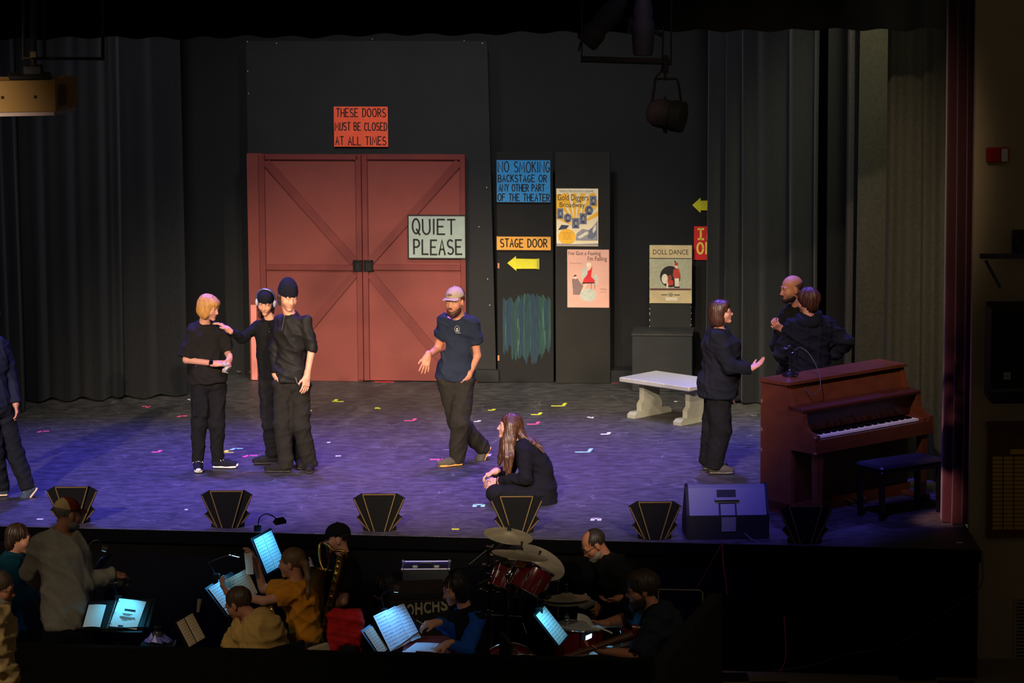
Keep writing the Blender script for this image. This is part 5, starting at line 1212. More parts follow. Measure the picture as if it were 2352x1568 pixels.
mb = MB(T0 @ Matrix.Translation((.048, 0, .10))); mb.lathe([(.016, 0), (.020, .006), (.015, .03), (.013, .09), (.021, .105), (.025, .125), (.020, .13)], 14); mb.build('receiver', M_TEL, ph, smooth=True)
cd = [Vector(tp_)+Vector(p) for p in ((.048, 0, .23), (.09, -.01, .25), (.16, -.05, .20), (.22, -.12, .10), (.245, -.20, .0), (.235, -.235, -.09), (.16, -.215, -.13), (.10, -.16, -.06), (.055, -.10, .008), (.03, -.05, .01))]
def smooth_path(pts, n=6):
    out = []
    for i in range(len(pts)-1):
        a, b, c, d = pts[max(i-1, 0)], pts[i], pts[i+1], pts[min(i+2, len(pts)-1)]
        for k_ in range(n):
            t = k_/n; out.append(0.5*((2*b)+(c-a)*t+(2*a-5*b+4*c-d)*t*t+(3*b-a-3*c+d)*t**3))
    out.append(pts[-1]); return out
mb = MB(); mb.tube(smooth_path(cd), .0035, 6); mb.build('cord', mat('telephone_cord', (60, 58, 66), .5), ph, smooth=True)
# ---- black piano bench
bc = G(2066, 1180); bm_ = rotm(Vector((bc.x, bc.y, 0)), PANG-math.radians(6))
pb = thing('piano_bench', 'black padded piano bench in front of the keyboard', 'bench', (bc.x, bc.y, 0))
mb = MB(bm_); mb.box(-.36, .36, -.17, .17, .40, .435, .012); mb.build('seat_frame', mat('bench_black', (16, 16, 17), .4), pb)
mb = MB(bm_); mb.box(-.37, .37, -.18, .18, .435, .48, .02); mb.build('cushion', mat('bench_leather', (34, 36, 46), .4, spec=.45, bump=.1, bs=60), pb)
for x in (-.33, .33):
    for y in (-.14, .14):
        mb = MB(bm_); mb.prism([(x-.016, 0), (x+.016, 0), (x+.024, .41), (x-.024, .41)], y-.02, y+.02); mb.build('leg', mat('bench_black', (16, 16, 17), .4), pb)
# ---- grey trestle bench
tl = G(1422, 958); a_ = Vector((.725, -.69, 0)).normalized(); b_ = Vector((.69, .725, 0))
tc_ = V(1422, 863, G(1430, 968).y+.02); 
zt_ = .40
org = G(1422, 866, zt_); Mt = Matrix(((a_.x, b_.x, 0, org.x), (a_.y, b_.y, 0, org.y), (0, 0, 1, 0), (0, 0, 0, 1)))
tb_ = thing('trestle_bench', 'low pale grey wooden trestle bench in front of the plinth', 'bench', (Mt @ Vector((.45, .28, 0))))
M_GREYW = mat('grey_wood_paint', (150, 150, 138), 0.6, var=.10, vs=8, bump=.1, bs=40)
mb = MB(Mt); mb.box(0, .93, 0, .56, zt_-.045, zt_, .006); mb.build('top', mat('grey_wood_top', (156, 156, 160), 0.45, var=.06, vs=6), tb_)
for x in (.13, .74):
    mb = MB(Mt); mb.prism([(.12, .05), (.44, .05), (.44, .13), (.40, .17), (.40, zt_-.045), (.16, zt_-.045), (.16, .17), (.12, .13)], x, x+.06, 'x'); mb.build('leg', M_GREYW, tb_)
    mb = MB(Mt); mb.prism([(.0, 0), (.56, 0), (.56, .035), (.52, .06), (.04, .06), (.0, .035)], x-.02, x+.08, 'x'); mb.build('foot', M_GREYW, tb_)
mb = MB(Mt); mb.box(.16, .78, .255, .305, zt_-.11, zt_-.046); mb.build('stretcher', M_GREYW, tb_)
mb = MB(Mt)
for x, w_ in ((.05, .03), (.12, .015), (.30, .04), (.43, .012), (.58, .02), (.72, .05), (.86, .02)): mb.box(x, x+w_, -.002, .003, zt_-.012, zt_+.001)
mb.box(.915, .934, -.003, .012, zt_-.03, zt_+.002); mb.build('chipped_edge', M_CHIP, tb_)
# ---- fan-shaped footlight shields along the stage lip
M_FAN = mat('footlight_black', (8, 8, 7), .8, spec=.1); M_FANG = mat('footlight_gold', (84, 64, 26), .6)
def footlight(label, px, py):
    loc = G(px, py)+Vector((0, .05, 0)); root = thing('footlight_shield', label, 'footlight', loc, 0, 'footlight shields along the stage lip')
    return root, loc
def make_fan(root):
    def pan(name, poly, y0, y1):
        mb = MB(); mb.prism(poly, y0, y1); return mb.build(name, M_FAN, root, local=True)
    def strip(par, a, b, w_, y):
        a, b = Vector(a), Vector(b); t = (b-a).normalized(); n = Vector((-t.y, t.x))*w_/2
        mb = MB(); mb.prism([tuple(a-n), tuple(b-n), tuple(b+n), tuple(a+n)], y-.006, y); mb.build('gold_strip', M_FANG, par, local=True)
    c = pan('centre_panel', [(-.05, 0), (.05, 0), (.148, .33), (-.148, .33)], -.02, -.004)
    strip(c, (-.043, .005), (-.138, .325), .009, -.02); strip(c, (.043, .005), (.138, .325), .009, -.02); strip(c, (-.14, .324), (.14, .324), .010, -.02)
    for s in (-1, 1):
        w_ = pan('wing_panel', [(s*.02, 0), (s*.095, 0), (s*.155, .13), (s*.222, .285), (s*.148, .33)], .0, .016)
        strip(w_, (s*.085, .005), (s*.212, .283), .009, .0)
        l_ = pan('low_wing_panel', [(s*.02, 0), (s*.10, 0), (s*.195, .115), (s*.155, .155), (s*.10, .13)], .02, .034)
        strip(l_, (s*.094, .006), (s*.185, .114), .008, .02)
    mb = MB(); mb.box(-.14, .14, .036, .12, 0, .03, .005); mb.build('base_block', M_FAN, root, local=True)
    mb = MB(); mb.lathe([(.012, .03), (.014, .05), (.03, .075), (.034, .10), (.024, .125), (.006, .135)], 12, Matrix.Translation((0, .08, 0))); mb.build('lamp_bulb', mat('frosted_bulb', (200, 196, 186), .3), root, smooth=True, local=True)
fl0 = None
for px, py, lab in ((165, 1205, 'black fan-shaped footlight shield partly behind the conductor in the tan cap'), (521, 1215, 'black and gold fan-shaped footlight shield above the tilted music stand'),
                    (871, 1223, 'black fan-shaped footlight shield right of the saxophone player'), (1187, 1228, 'black fan-shaped footlight shield in front of the crouching woman'),
                    (1505, 1242, 'black fan-shaped footlight shield left of the wedge monitor'), (1851, 1252, 'gold-edged fan-shaped footlight shield in front of the piano')):
    root, loc = footlight(lab, px, py)
    if fl0 is None: make_fan(root); fl0 = root
    else:
        for ch in list(fl0.children): copy_tree(ch, root)
# ---- wedge monitor loudspeaker
mm = rotm(G(1672, 1238), math.radians(2)); mo = thing('wedge_monitor', 'dark wedge stage monitor with carrying handle at the stage lip', 'loudspeaker', G(1672, 1238))
M_MON = mat('monitor_shell', (92, 92, 98), .5, bump=.05, bs=200); M_MOND = mat('monitor_black', (14, 14, 14), .7)
mb = MB(mm); mb.prism([(0, .02), (.0, .20), (.15, .41), (.20, .43), (.46, .10), (.46, .02)], -.33, .33, 'x'); mb.build('cabinet', M_MON, mo)
mb = MB(mm); mb.prism([(-.012, .0), (-.012, .205), (0.002, .205), (.01, 0)], -.335, .335, 'x'); mb.build('rear_panel', M_MOND, mo)
for s in (-1, 1): mb = MB(mm); mb.prism([(-.0, .0), (.0, .21), (.15, .42), (.21, .44), (.47, .10), (.47, 0)], s*.335-.012, s*.335+.012, 'x'); mb.build('end_cheek', M_MOND, mo)
mb = MB(mm)
def mface(x0, x1, t0, t1, d):      # strip lying on the sloping face
    A0 = Vector((0, 0, .20)); T_ = Vector((0, .15, .21)); N_ = Vector((0, -.814, .581))
    return [A0+T_*t0+N_*d+Vector((x0, 0, 0)), A0+T_*t0+N_*d+Vector((x1, 0, 0)), A0+T_*t1+N_*d+Vector((x1, 0, 0)), A0+T_*t1+N_*d+Vector((x0, 0, 0))]
def slab(name, x0, x1, t0, t1, d0, d1, m):
    mb = MB(mm); a = mface(x0, x1, t0, t1, d0); b = mface(x0, x1, t0, t1, d1); n = mb._p(a+b)
    mb.f += [[n, n+1, n+2, n+3], [n+4, n+5, n+6, n+7], [n, n+1, n+5, n+4], [n+1, n+2, n+6, n+5], [n+2, n+3, n+7, n+6], [n+3, n, n+4, n+7]]; return mb.build(name, m, mo)
slab('handle_recess', -.085, .075, .62, .92, .0, .006, M_MOND); slab('handle_grip', -.105, .10, .50, .60, .0, .035, M_MON)
slab('socket_plate', -.075, .075, -.05, .46, .0, .008, M_MOND); slab('socket_panel', -.06, .06, .0, .40, .008, .012, M_MON)
mb = MB(mm); mb.box(-.055, .065, -.018, -.010, .07, .19); mb.build('recessed_plate', M_MON, mo)
mb = MB(); c0 = mm @ Vector((.14, -.015, .05)); mb.tube(smooth_path([c0, c0+Vector((.05, -.06, -.035)), c0+Vector((.10, -.12, -.05)), c0+Vector((.16, -.19, -.06))]), .005, 6); mb.build('lead', mat('grey_cable', (90, 90, 96), .5), mo)
# ---- spike tape marks on the stage floor
TP = {'pink': mat('tape_pink', (240, 90, 130), .5), 'yellow': mat('tape_yellow', (222, 226, 60), .5), 'white': mat('tape_white', (225, 225, 225), .5), 'mint': mat('tape_mint', (150, 220, 190), .5)}
def tape(px, py, L, col, kind, lab):
    p = G(px, py); s = L/250.0; mb = MB()
    def bar(x0, y0, x1, y1, w_=.018):
        a, b = Vector((x0, y0)), Vector((x1, y1)); t = (b-a).normalized(); n = Vector((-t.y, t.x))*w_
        mb.prism([tuple(a-n), tuple(b-n), tuple(b+n), tuple(a+n)], .0006, .0024, 'z')
    x, y = p.x, p.y
    if kind == 'r': bar(x-s*.5, y, x+s*.35, y); bar(x+s*.30, y, x+s*.5, y+s*1.1)        # tick on the right going back
    elif kind == 'l': bar(x-s*.35, y, x+s*.5, y); bar(x-s*.30, y, x-s*.15, y+s*1.1); bar(x-s*.5, y, x-s*.3, y)
    elif kind == 'f': bar(x-s*.5, y, x+s*.4, y); bar(x+s*.45, y+s*.2, x+s*.25, y-s*.9)
    elif kind == 'b': bar(x-s*.2, y, x+s*.5, y); bar(x-s*.5, y-s*.6, x-s*.15, y+s*.1)
    elif kind == 'o': bar(x-s*.5, y-s*.6, x-s*.4, y+s*.6); bar(x+s*.4, y-s*.6, x+s*.5, y+s*.6); bar(x-s*.5, y+s*.6, x+s*.5, y+s*.6)
    else: bar(x-s*.5, y, x+s*.5, y)
    props(mb.build('tape_mark', TP[col]), lab, 'tape mark', 'spike tape marks on the stage floor')
for t_ in ((335, 933, 20, 'pink', 'f', 'pink tape mark upstage left, nearest the charcoal curtain'), (420, 955, 22, 'pink', 'b', 'pink tape mark left of the fair-haired youth'), (101, 990, 26, 'pink', 'b', 'pink tape mark alone at far left of the floor'),
           (358, 1038, 20, 'pink', 'r', 'faint pink tape mark between walker and fair-haired youth'), (776, 922, 30, 'yellow', 'l', 'yellow tape mark in front of the barn doors, the larger one'), (868, 938, 14, 'yellow', 'l', 'small yellow tape mark in front of the barn doors'),
           (711, 943, 12, 'yellow', '-', 'short yellow tape strip right of the tall youth'), (941, 966, 28, 'pink', 'r', 'pink tape mark left of the bearded man at knee height'), (1002, 1055, 30, 'pink', 'f', 'pink tape mark beside the bearded man front shoe'),
           (1128, 942, 16, 'yellow', 'r', 'small yellow tape mark right of the bearded man'), (1231, 952, 26, 'yellow', 'r', 'yellow tape mark just above the pink one behind the crouching woman'), (1283, 932, 38, 'yellow', 'r', 'large yellow tape mark left of the trestle bench'),
           (1224, 974, 30, 'pink', 'r', 'pink tape mark behind the crouching woman'), (1095, 968, 14, 'white', 'r', 'small white tape mark behind the bearded man'), (1340, 1038, 40, 'mint', 'r', 'pale green tape mark right of the crouching woman'),
           (1355, 958, 14, 'white', 'f', 'small white tape mark in front of the trestle bench'), (1390, 997, 22, 'white', 'r', 'white tape mark below the trestle bench'), (545, 1030, 28, 'mint', 'b', 'pale green tape mark left of the headphone youth'),
           (524, 1039, 26, 'yellow', 'l', 'yellow tape mark beside the white-toed sneaker'), (576, 1046, 32, 'pink', 'b', 'pink tape mark between fair-haired youth and headphone youth'), (755, 1016, 8, 'white', '-', 'tiny white tape fleck right of the tall youth, upper'),
           (777, 1047, 13, 'white', '-', 'tiny white tape strip right of the tall youth, lower'), (1046, 1215, 16, 'yellow', '-', 'yellow tape strip near the stage lip'), (1369, 1193, 16, 'white', 'o', 'small white tape bracket near the stage lip'),
           (1100, 1161, 20, 'mint', 'o', 'pale tape bracket left of the crouching woman'), (1115, 1047, 20, 'white', 'r', 'white tape mark behind the bearded man rear shoe'), (112, 1129, 16, 'white', '-', 'white tape strip behind the leftmost footlight'),
           (92, 1192, 14, 'white', '-', 'white tape strip at the lip left of the conductor cap'), (428, 1170, 7, 'white', '-', 'tiny white tape fleck left of the second footlight'), (436, 917, 12, 'white', 'f', 'small white tape mark behind the fair-haired youth hip'),
           (2204, 1246, 13, 'white', '-', 'small white tape strip near the right stage corner'), (1552, 922, 8, 'white', '-', 'white tape fleck under the trestle bench')):
    tape(*t_)
# cable bundle on the floor left of the doors
cb = [G(518, 858)+Vector((0, 0, .02)), G(533, 856)+Vector((0, .0, .03)), G(548, 857)+Vector((0, -.1, .02)), G(562, 855)+Vector((0, 0, .02)), G(572, 857)+Vector((0, -.1, .02))]
mb = MB(); mb.tube(smooth_path(cb), .014, 6); mb.tube(smooth_path([p+Vector((.02, -.05, .02)) for p in cb]), .012, 6)
props(mb.build('cable_coil', mat('dark_cable', (70, 70, 70), .4)), 'dark cable lying on the floor left of the barn doors', 'cable')
# ================================================================== wall fittings at the right
YW = PW.y
def wl(px, py): return V(px, py, YW)
def wallbox(mb, x0, y0, x1, y1, d0, d1, bev=0.0):
    a = wl(x0, y1); b = wl(x1, y0); mb.box(a.x, b.x, YW-d1, YW-d0, a.z, b.z, bev)
fa = thing('fire_alarm', 'red fire alarm strobe on the beige wall', 'fire alarm', wl(2290, 372))
mb = MB(); wallbox(mb, 2264, 338, 2316, 372, 0, .05, .008); mb.build('housing', mat('alarm_red', (170, 24, 24), .4), fa)
mb = MB(); wallbox(mb, 2298, 340, 2313, 370, .05, .065, .006); mb.build('strobe_lens', mat('strobe_clear', (210, 205, 195), .2), fa)
sp = thing('wall_speaker', 'black wall-mounted loudspeaker on a bracket at the right edge', 'loudspeaker', wl(2300, 905))
mb = MB(); a = wl(2254, 902); b = wl(2420, 690); mb.box(a.x, b.x, YW-.55, YW-.15, a.z, b.z+.02, .015); mb.build('cabinet', mat('speaker_black', (20, 20, 20), .6), sp)
mb = MB(); mb.box(a.x+.015, b.x-.015, YW-.562, YW-.548, a.z+.10, b.z-.02); mb.build('grille', mat('speaker_grille', (12, 12, 12), .8, bump=.4, bs=300), sp)
bd_ = V(2313, 863, YW-.56)
mb = MB(); mb.box(bd_.x-.03, bd_.x+.03, YW-.566, YW-.56, bd_.z-.03, bd_.z+.03, .004); bg = mb.build('badge', mat('badge_grey', (150, 148, 140), .4), sp)
vs, fs = text_mesh('EV'); mb = MB(); n_ = mb._p([(bd_.x-.02+.04*v[0], YW-.5675, bd_.z-.012+.024*v[1]) for v in vs]); mb.f += [[n_+i for i in f] for f in fs]; mb.build('lettering', M_INK, bg)
mb = MB(); mb.tube([V(2265, 899, YW-.57), V(2400, 895, YW-.57)], .02, 10); mb.build('tube_light', mat('tube_grey', (60, 60, 64), .5), sp)
mb = MB(); p_ = V(2250, 588, YW-.35); q_ = V(2420, 592, YW-.35); mb.box(p_.x, q_.x, YW-.38, YW-.33, p_.z-.02, p_.z+.02, .004); mb.build('bracket_bar', mat('bracket_grey', (66, 64, 60), .5), sp)
mb = MB(); a2 = V(2264, 598, YW-.35); b2 = V(2297, 660, YW-.35); mb.tube([a2, b2], .014, 8); mb.tube([V(2400, 598, YW-.35), V(2400, 680, YW-.35)], .014, 8); mb.build('bracket_strut', mat('bracket_grey', (66, 64, 60), .5), sp)
mb = MB(); wallbox(mb, 2324, 527, 2400, 590, 0, .03, .004); mb.box(V(2335, 585, YW).x, V(2375, 585, YW).x, YW-.34, YW-.02, p_.z+.02, p_.z+.07); mb.build('wall_plate', mat('plate_dark', (50, 48, 46), .5), sp)
# memorial plaque board
pq = thing('plaque_board', 'dark wooden board with rows of small brass name plates', 'plaque', wl(2330, 1232))
M_PQ = mat('plaque_wood', (92, 46, 26), .5, var=.2, vs=4, stretch=(1, 1, 8))
mb = MB(); wallbox(mb, 2264, 966, 2460, 1232, 0, .03, .006); mb.build('board', M_PQ, pq)
mb = MB(); wallbox(mb, 2264, 966, 2460, 976, .03, .045); mb.build('frame_rail', M_PQ, pq); mb = MB(); wallbox(mb, 2264, 1222, 2460, 1232, .03, .045); mb.build('frame_rail', M_PQ, pq); mb = MB(); wallbox(mb, 2264, 976, 2274, 1222, .03, .045); mb.build('frame_stile', M_PQ, pq)
M_PLT = mat('brass_plate', (200, 160, 70), .35, metal=.7, var=.1)
mb = MB(); wallbox(mb, 2319, 1029, 2400, 1041, .03, .036); mb.build('title_plate', M_PLT, pq)
pl0 = None
for r in range(18):
    for c in range(3):
        x0 = 2277.5+25*c; y0 = 1046+9.4*r; a = wl(x0+.8, y0+8); b = wl(x0+23.5, y0)
        if pl0 is None:
            mb = MB(); w2, h2 = (b.x-a.x)/2, (b.z-a.z)/2; mb.box(-w2, w2, -.004, 0, -h2, h2, .001); pl0 = mb.build('name_plate', M_PLT, pq, local=True); q = pl0
        else: q = bpy.data.objects.new('name_plate', pl0.data); COL.objects.link(q); q.parent = pq
        L0 = wloc(pq); q.location = ((a.x+b.x)/2-L0.x, YW-.031-L0.y, (a.z+b.z)/2-L0.z)
vt = thing('wall_vent', 'beige louvred wall vent low on the right-hand wall', 'vent', wl(2345, 1525))
mb = MB(); wallbox(mb, 2326, 1368, 2420, 1524, 0, .012, .004); mb.build('frame', M_HOUSEWALL, vt); mb = MB(); wallbox(mb, 2335, 1376, 2412, 1514, .012, .016); mb.build('dark_opening', mat('vent_dark', (40, 36, 28), .8), vt)
for i in range(17): mb = MB(); wallbox(mb, 2335, 1378+8*i, 2412, 1382+8*i, .014, .03); mb.build('louvre', M_HOUSEWALL, vt)
# two small white tags and hanging cables on the stage front
for i, (x, y, l) in enumerate(((519, 1232, 'small white oval tag on the stage front below the second footlight'), (1789, 1270, 'pair of small white tags on the stage front below the piano footlight'))):
    yf = front_y(G(x, 1220).x)+.045; c = V(x, y, yf); t_ = thing('oval_tag', l, 'tag', c-Vector((0, 0, .045)))
    mb = MB(); mb.prism([(.014*math.cos(a*math.pi/8)+c.x, .04*math.sin(a*math.pi/8)+c.z) for a in range(16)], c.y-.008, c.y); mb.build('tag', mat('tag_white', (190, 185, 170), .6), t_)
    if i: mb = MB(); mb.prism([(.012*math.cos(a*math.pi/8)+c.x-.045, .022*math.sin(a*math.pi/8)+c.z+.02) for a in range(16)], c.y-.008, c.y); mb.build('tag', mat('tag_white', (190, 185, 170), .6), t_)
def cable(lab, pts, r, rgb, off=.02):
    P_ = []
    for (x, y) in pts: P_.append(V(x, y, front_y((x-1176)/8000*29)-off))
    mb = MB(); mb.tube(smooth_path(P_), r, 6); props(mb.build('hanging_cable', mat('cable_%d_%d' % (rgb[0], rgb[1]), rgb, .5)), lab, 'cable')
cable('thin red cable hanging from the wedge monitor down the stage front', [(1660, 1242), (1659, 1258), (1662, 1300), (1668, 1340), (1670, 1364)], .005, (120, 40, 34), .04)
cable('thin dark red cable slanting left from the wedge monitor', [(1659, 1246), (1640, 1280), (1615, 1325), (1598, 1352)], .004, (90, 34, 30), .06)
cable('orange-red cable hanging low on the stage front at right', [(1801, 1414), (1803, 1450), (1805, 1500), (1798, 1530), (1782, 1556), (1779, 1566)], .006, (150, 62, 46), .03)
cable('long brown cable sagging across the stage front to the right wall', [(2255, 1262), (2257, 1300), (2249, 1350), (2180, 1400), (2060, 1478), (1950, 1502), (1850, 1530), (1770, 1540)], .005, (84, 44, 32), .03)
# ================================================================== hung from the ceiling of the house
YR = -3.2
def hv(px, py, o=0.0): return V(px, py, YR+o)
M_RIG = mat('rig_black', (2, 2, 2), .9, spec=.02)
rg = thing('lighting_pipe', 'black lighting pipe hung on thin rods above the stage front', 'pipe', hv(1434, 135))
mb = MB(); mb.tube([hv(1337, 136), hv(1540, 142)], .024, 12); mb.build('pipe', M_RIG, rg, smooth=True)
for x, y in ((1336, 144), (1541, 150)):
    mb = MB(); mb.tube([hv(x, y), hv(x+2, -60)], .007, 6); mb.build('hanger_rod', M_RIG, rg)
fx = thing('fresnel_light', 'black fresnel stage light hanging in a yoke below the pipe', 'stage light', hv(1527, 300))
c = hv(1527, 262)
mb = MB(Matrix.Translation(c) @ Matrix.Rotation(math.radians(-20), 4, 'Z') @ Matrix.Rotation(math.radians(-82), 4, 'Y')); mb.lathe([(.10, -.15), (.118, -.145), (.118, -.06), (.105, -.05), (.112, .0), (.105, .07), (.075, .12), (.03, .14)], 20); mb.build('housing', mat('fixture_black', (2, 2, 2), .8, spec=.05), fx, smooth=True)
mb = MB(); mb.tube([hv(1497, 235), hv(1502, 205), hv(1507, 181), hv(1555, 181), hv(1560, 200), hv(1566, 245)], .010, 6); mb.build('yoke', M_RIG, fx)
mb = MB(); mb.box(hv(1522, 0).x, hv(1535, 0).x, YR-.03, YR+.03, hv(0, 178).z, hv(0, 136).z, .006); mb.tube([hv(1528, 185), hv(1528, 170)], .01, 6); mb.build('hook_clamp', M_RIG, fx)
mb = MB(); mb.tube([hv(1566, 248), hv(1577, 248)], .016, 8); mb.tube([hv(1566, 267), hv(1577, 267)], .012, 8); mb.build('tilt_knob', M_RIG, fx)
mb = MB(); mb.tube([hv(1528, 294), hv(1528, 306)], [.02, .014], 8); mb.tube([hv(1528, 232), hv(1528, 222)], [.008, .010], 8); mb.build('latch_knob', M_RIG, fx)
mb = MB(); mb.tube(smooth_path([hv(1524, 60), hv(1522, 120), hv(1520, 160), hv(1505, 180), hv(1503, 205), hv(1499, 235)]), .008, 6); mb.build('power_lead', M_RIG, fx)
M_RIGB = mat('rig_blue_black', (3, 3, 6), .8, spec=.05)
f2 = thing('ellipsoidal_light', 'dark blue ellipsoidal spotlight pointing straight down at the top edge', 'stage light', hv(1478, 125, .1))
mb = MB(Matrix.Translation(hv(1477, 60, .1))); mb.lathe([(.062, -.22), (.075, -.20), (.085, -.05), (.085, .02), (.07, .06), (.075, .12), (.05, .22)], 20); mb.build('barrel', M_RIGB, f2, smooth=True)
mb = MB(); mb.tube([hv(1450, 40, .1), hv(1444, 78, .1)], .018, 8); mb.build('focus_knob', M_RIG, f2); mb = MB(); mb.tube([hv(1504, 72, .1), hv(1522, 82, .1)], .016, 8); mb.build('focus_knob', M_RIG, f2)
f3 = thing('ellipsoidal_light', 'dark ellipsoidal spotlight tilted to lower left at the top edge', 'stage light', hv(1360, 105, .05))
a3, b3 = hv(1348, 96, .05), hv(1420, 10, .05); d3 = (b3-a3).to_track_quat('Z', 'Y').to_matrix().to_4x4()
mb = MB(Matrix.Translation(a3) @ d3); mb.lathe([(.075, -.02), (.088, .0), (.088, .10), (.07, .13), (.082, .2), (.085, .30), (.05, .42)], 20); mb.build('barrel', M_RIG, f3, smooth=True)
mb = MB(Matrix.Translation(a3) @ d3); mb.lathe([(.05, .12), (.078, .16), (.078, .24), (.06, .3)], 16, Matrix.Translation((.07, 0, .05))); mb.build('gel_holder', M_RIGB, f3, smooth=True)
mb = MB(); mb.tube([hv(1329, 118, .05), hv(1334, 96, .05)], .008, 6); mb.build('safety_tail', M_RIG, f3)
# ---- ceiling projector at the left
YP = -4.4
pj = thing('ceiling_projector', 'cream ceiling projector hanging from a pole at upper left', 'projector', V(60, 262, YP))
pa = V(126, 250, YP); pt = V(126, 182, YP)
pm2 = Matrix.Translation(V(128, 262, YP)) @ Matrix.Rotation(math.radians(9), 4, 'Z')
M_PROJ = mat('projector_cream', (140, 108, 60), .5)
mb = MB(pm2); mb.prism([(-.62, 0), (.0, 0), (.165, .40)[:2], (-.62, .40)], .02, .24, 'z'); mb.build('case', M_PROJ, pj)
mb = MB(pm2); mb.prism([(-.60, .01), (-.01, .01), (.15, .39), (-.60, .39)], -.01, .02, 'z'); mb.build('underside', mat('projector_under', (170, 150, 150), .5), pj)
for x in (-.37, -.14):
    mb = MB(pm2); mb.box(x-.01, x+.01, -.004, .003, .115, .135); mb.build('front_sensor', M_INK, pj)
def pside(t0, t1, z0, z1, d):
    A0 = Vector((0, 0, 0)); B0 = Vector((.165, .40, 0)); T_ = B0-A0; N_ = Vector((.40, -.165, 0)).normalized()
    a = A0+T_*t0+N_*d; b = A0+T_*t1+N_*d
    return [Vector((a.x, a.y, z0)), Vector((b.x, b.y, z0)), Vector((b.x, b.y, z1)), Vector((a.x, a.y, z1))]
for i in range(12):
    for j_ in range(2):
        z0 = .05+.013*i; mb = MB(pm2); q = pside(.12+.2*j_, .30+.2*j_, z0, z0+.006, .003); q2 = pside(.12+.2*j_, .30+.2*j_, z0, z0+.006, -.01); n_ = mb._p(q+q2); mb.f += [[n_, n_+1, n_+2, n_+3], [n_+4, n_+5, n_+6, n_+7], [n_, n_+1, n_+5, n_+4], [n_+2, n_+3, n_+7, n_+6]]
        mb.build('vent_slot', M_INK, pj)
mb = MB(pm2); q = pside(.56, .76, .10, .17, .004); q2 = pside(.56, .76, .10, .17, -.01); n_ = mb._p(q+q2); mb.f += [[n_, n_+1, n_+2, n_+3], [n_, n_+1, n_+5, n_+4], [n_+2, n_+3, n_+7, n_+6]]; mb.build('label_plate', mat('label_amber', (150, 110, 50), .5), pj)
mb = MB(); mb.tube([V(77, 178, YP+.2), V(77, -80, YP+.2)], .024, 10); mb.build('pole', mat('pole_dark', (22, 20, 18), .5), pj)
mb = MB(pm2); mb.box(-.32, -.02, .05, .33, .24, .275, .01); mb.build('mount_plate', mat('pole_dark', (22, 20, 18), .5), pj)
mb = MB(); c = V(76, 165, YP+.2); mb.box(c.x-.07, c.x+.07, c.y-.05, c.y+.05, c.z-.05, c.z+.05, .01); mb.build('mount_joint', mat('pole_dark', (22, 20, 18), .5), pj)
mb = MB(); c = V(76, 125, YP+.15); mb.box(c.x-.02, c.x+.02, c.y-.01, c.y+.01, c.z-.02, c.z+.02); mb.build('tag', mat('tag_tan', (120, 100, 70), .6), pj)
hr = thing('hanger_frame', 'dark pipe frame hanging beside the projector pole', 'pipe', V(145, 136, YP+.3))
for pts in ([(55, 134), (237, 135)], [(236, 138), (236, -60)], [(102, 134), (102, -60)], [(54, 138), (54, -60)]):
    mb = MB(); mb.tube([V(x, y, YP+.3) for x, y in pts], .012, 8); mb.build('pipe', mat('pole_dark', (22, 20, 18), .5), hr)
# ================================================================== orchestra pit
M_PITW = mat('pit_wall_black', (15, 15, 14), .9, spec=.1, var=.2, vs=20)
wy = lambda px, py: G(px, py, -.06)
a, b = wy(-160, 1474), wy(1502, 1515)
mb = MB(); mb.prism([(a.x, a.y-.05), (b.x, b.y-.05), (b.x, b.y+.05), (a.x, a.y+.05)], PITZ, -.06, 'z'); props(mb.build('wall_pit_front', M_PITW), 'low black wall in front of the orchestra pit', kind='structure')
c, d = wy(1660, 1364), wy(1628, 1366)
mb = MB(); mb.prism([(b.x-.02, b.y-.05), (b.x+.10, b.y-.02), (c.x, c.y), (c.x-.10, c.y+.05)], PITZ, -.06, 'z'); props(mb.build('wall_pit_side', mat('pit_wall_side', (40, 38, 36), .9, spec=.1)), 'low dark side wall of the orchestra pit', kind='structure')
M_PAPER = mat('paper', (226, 224, 216), .8)
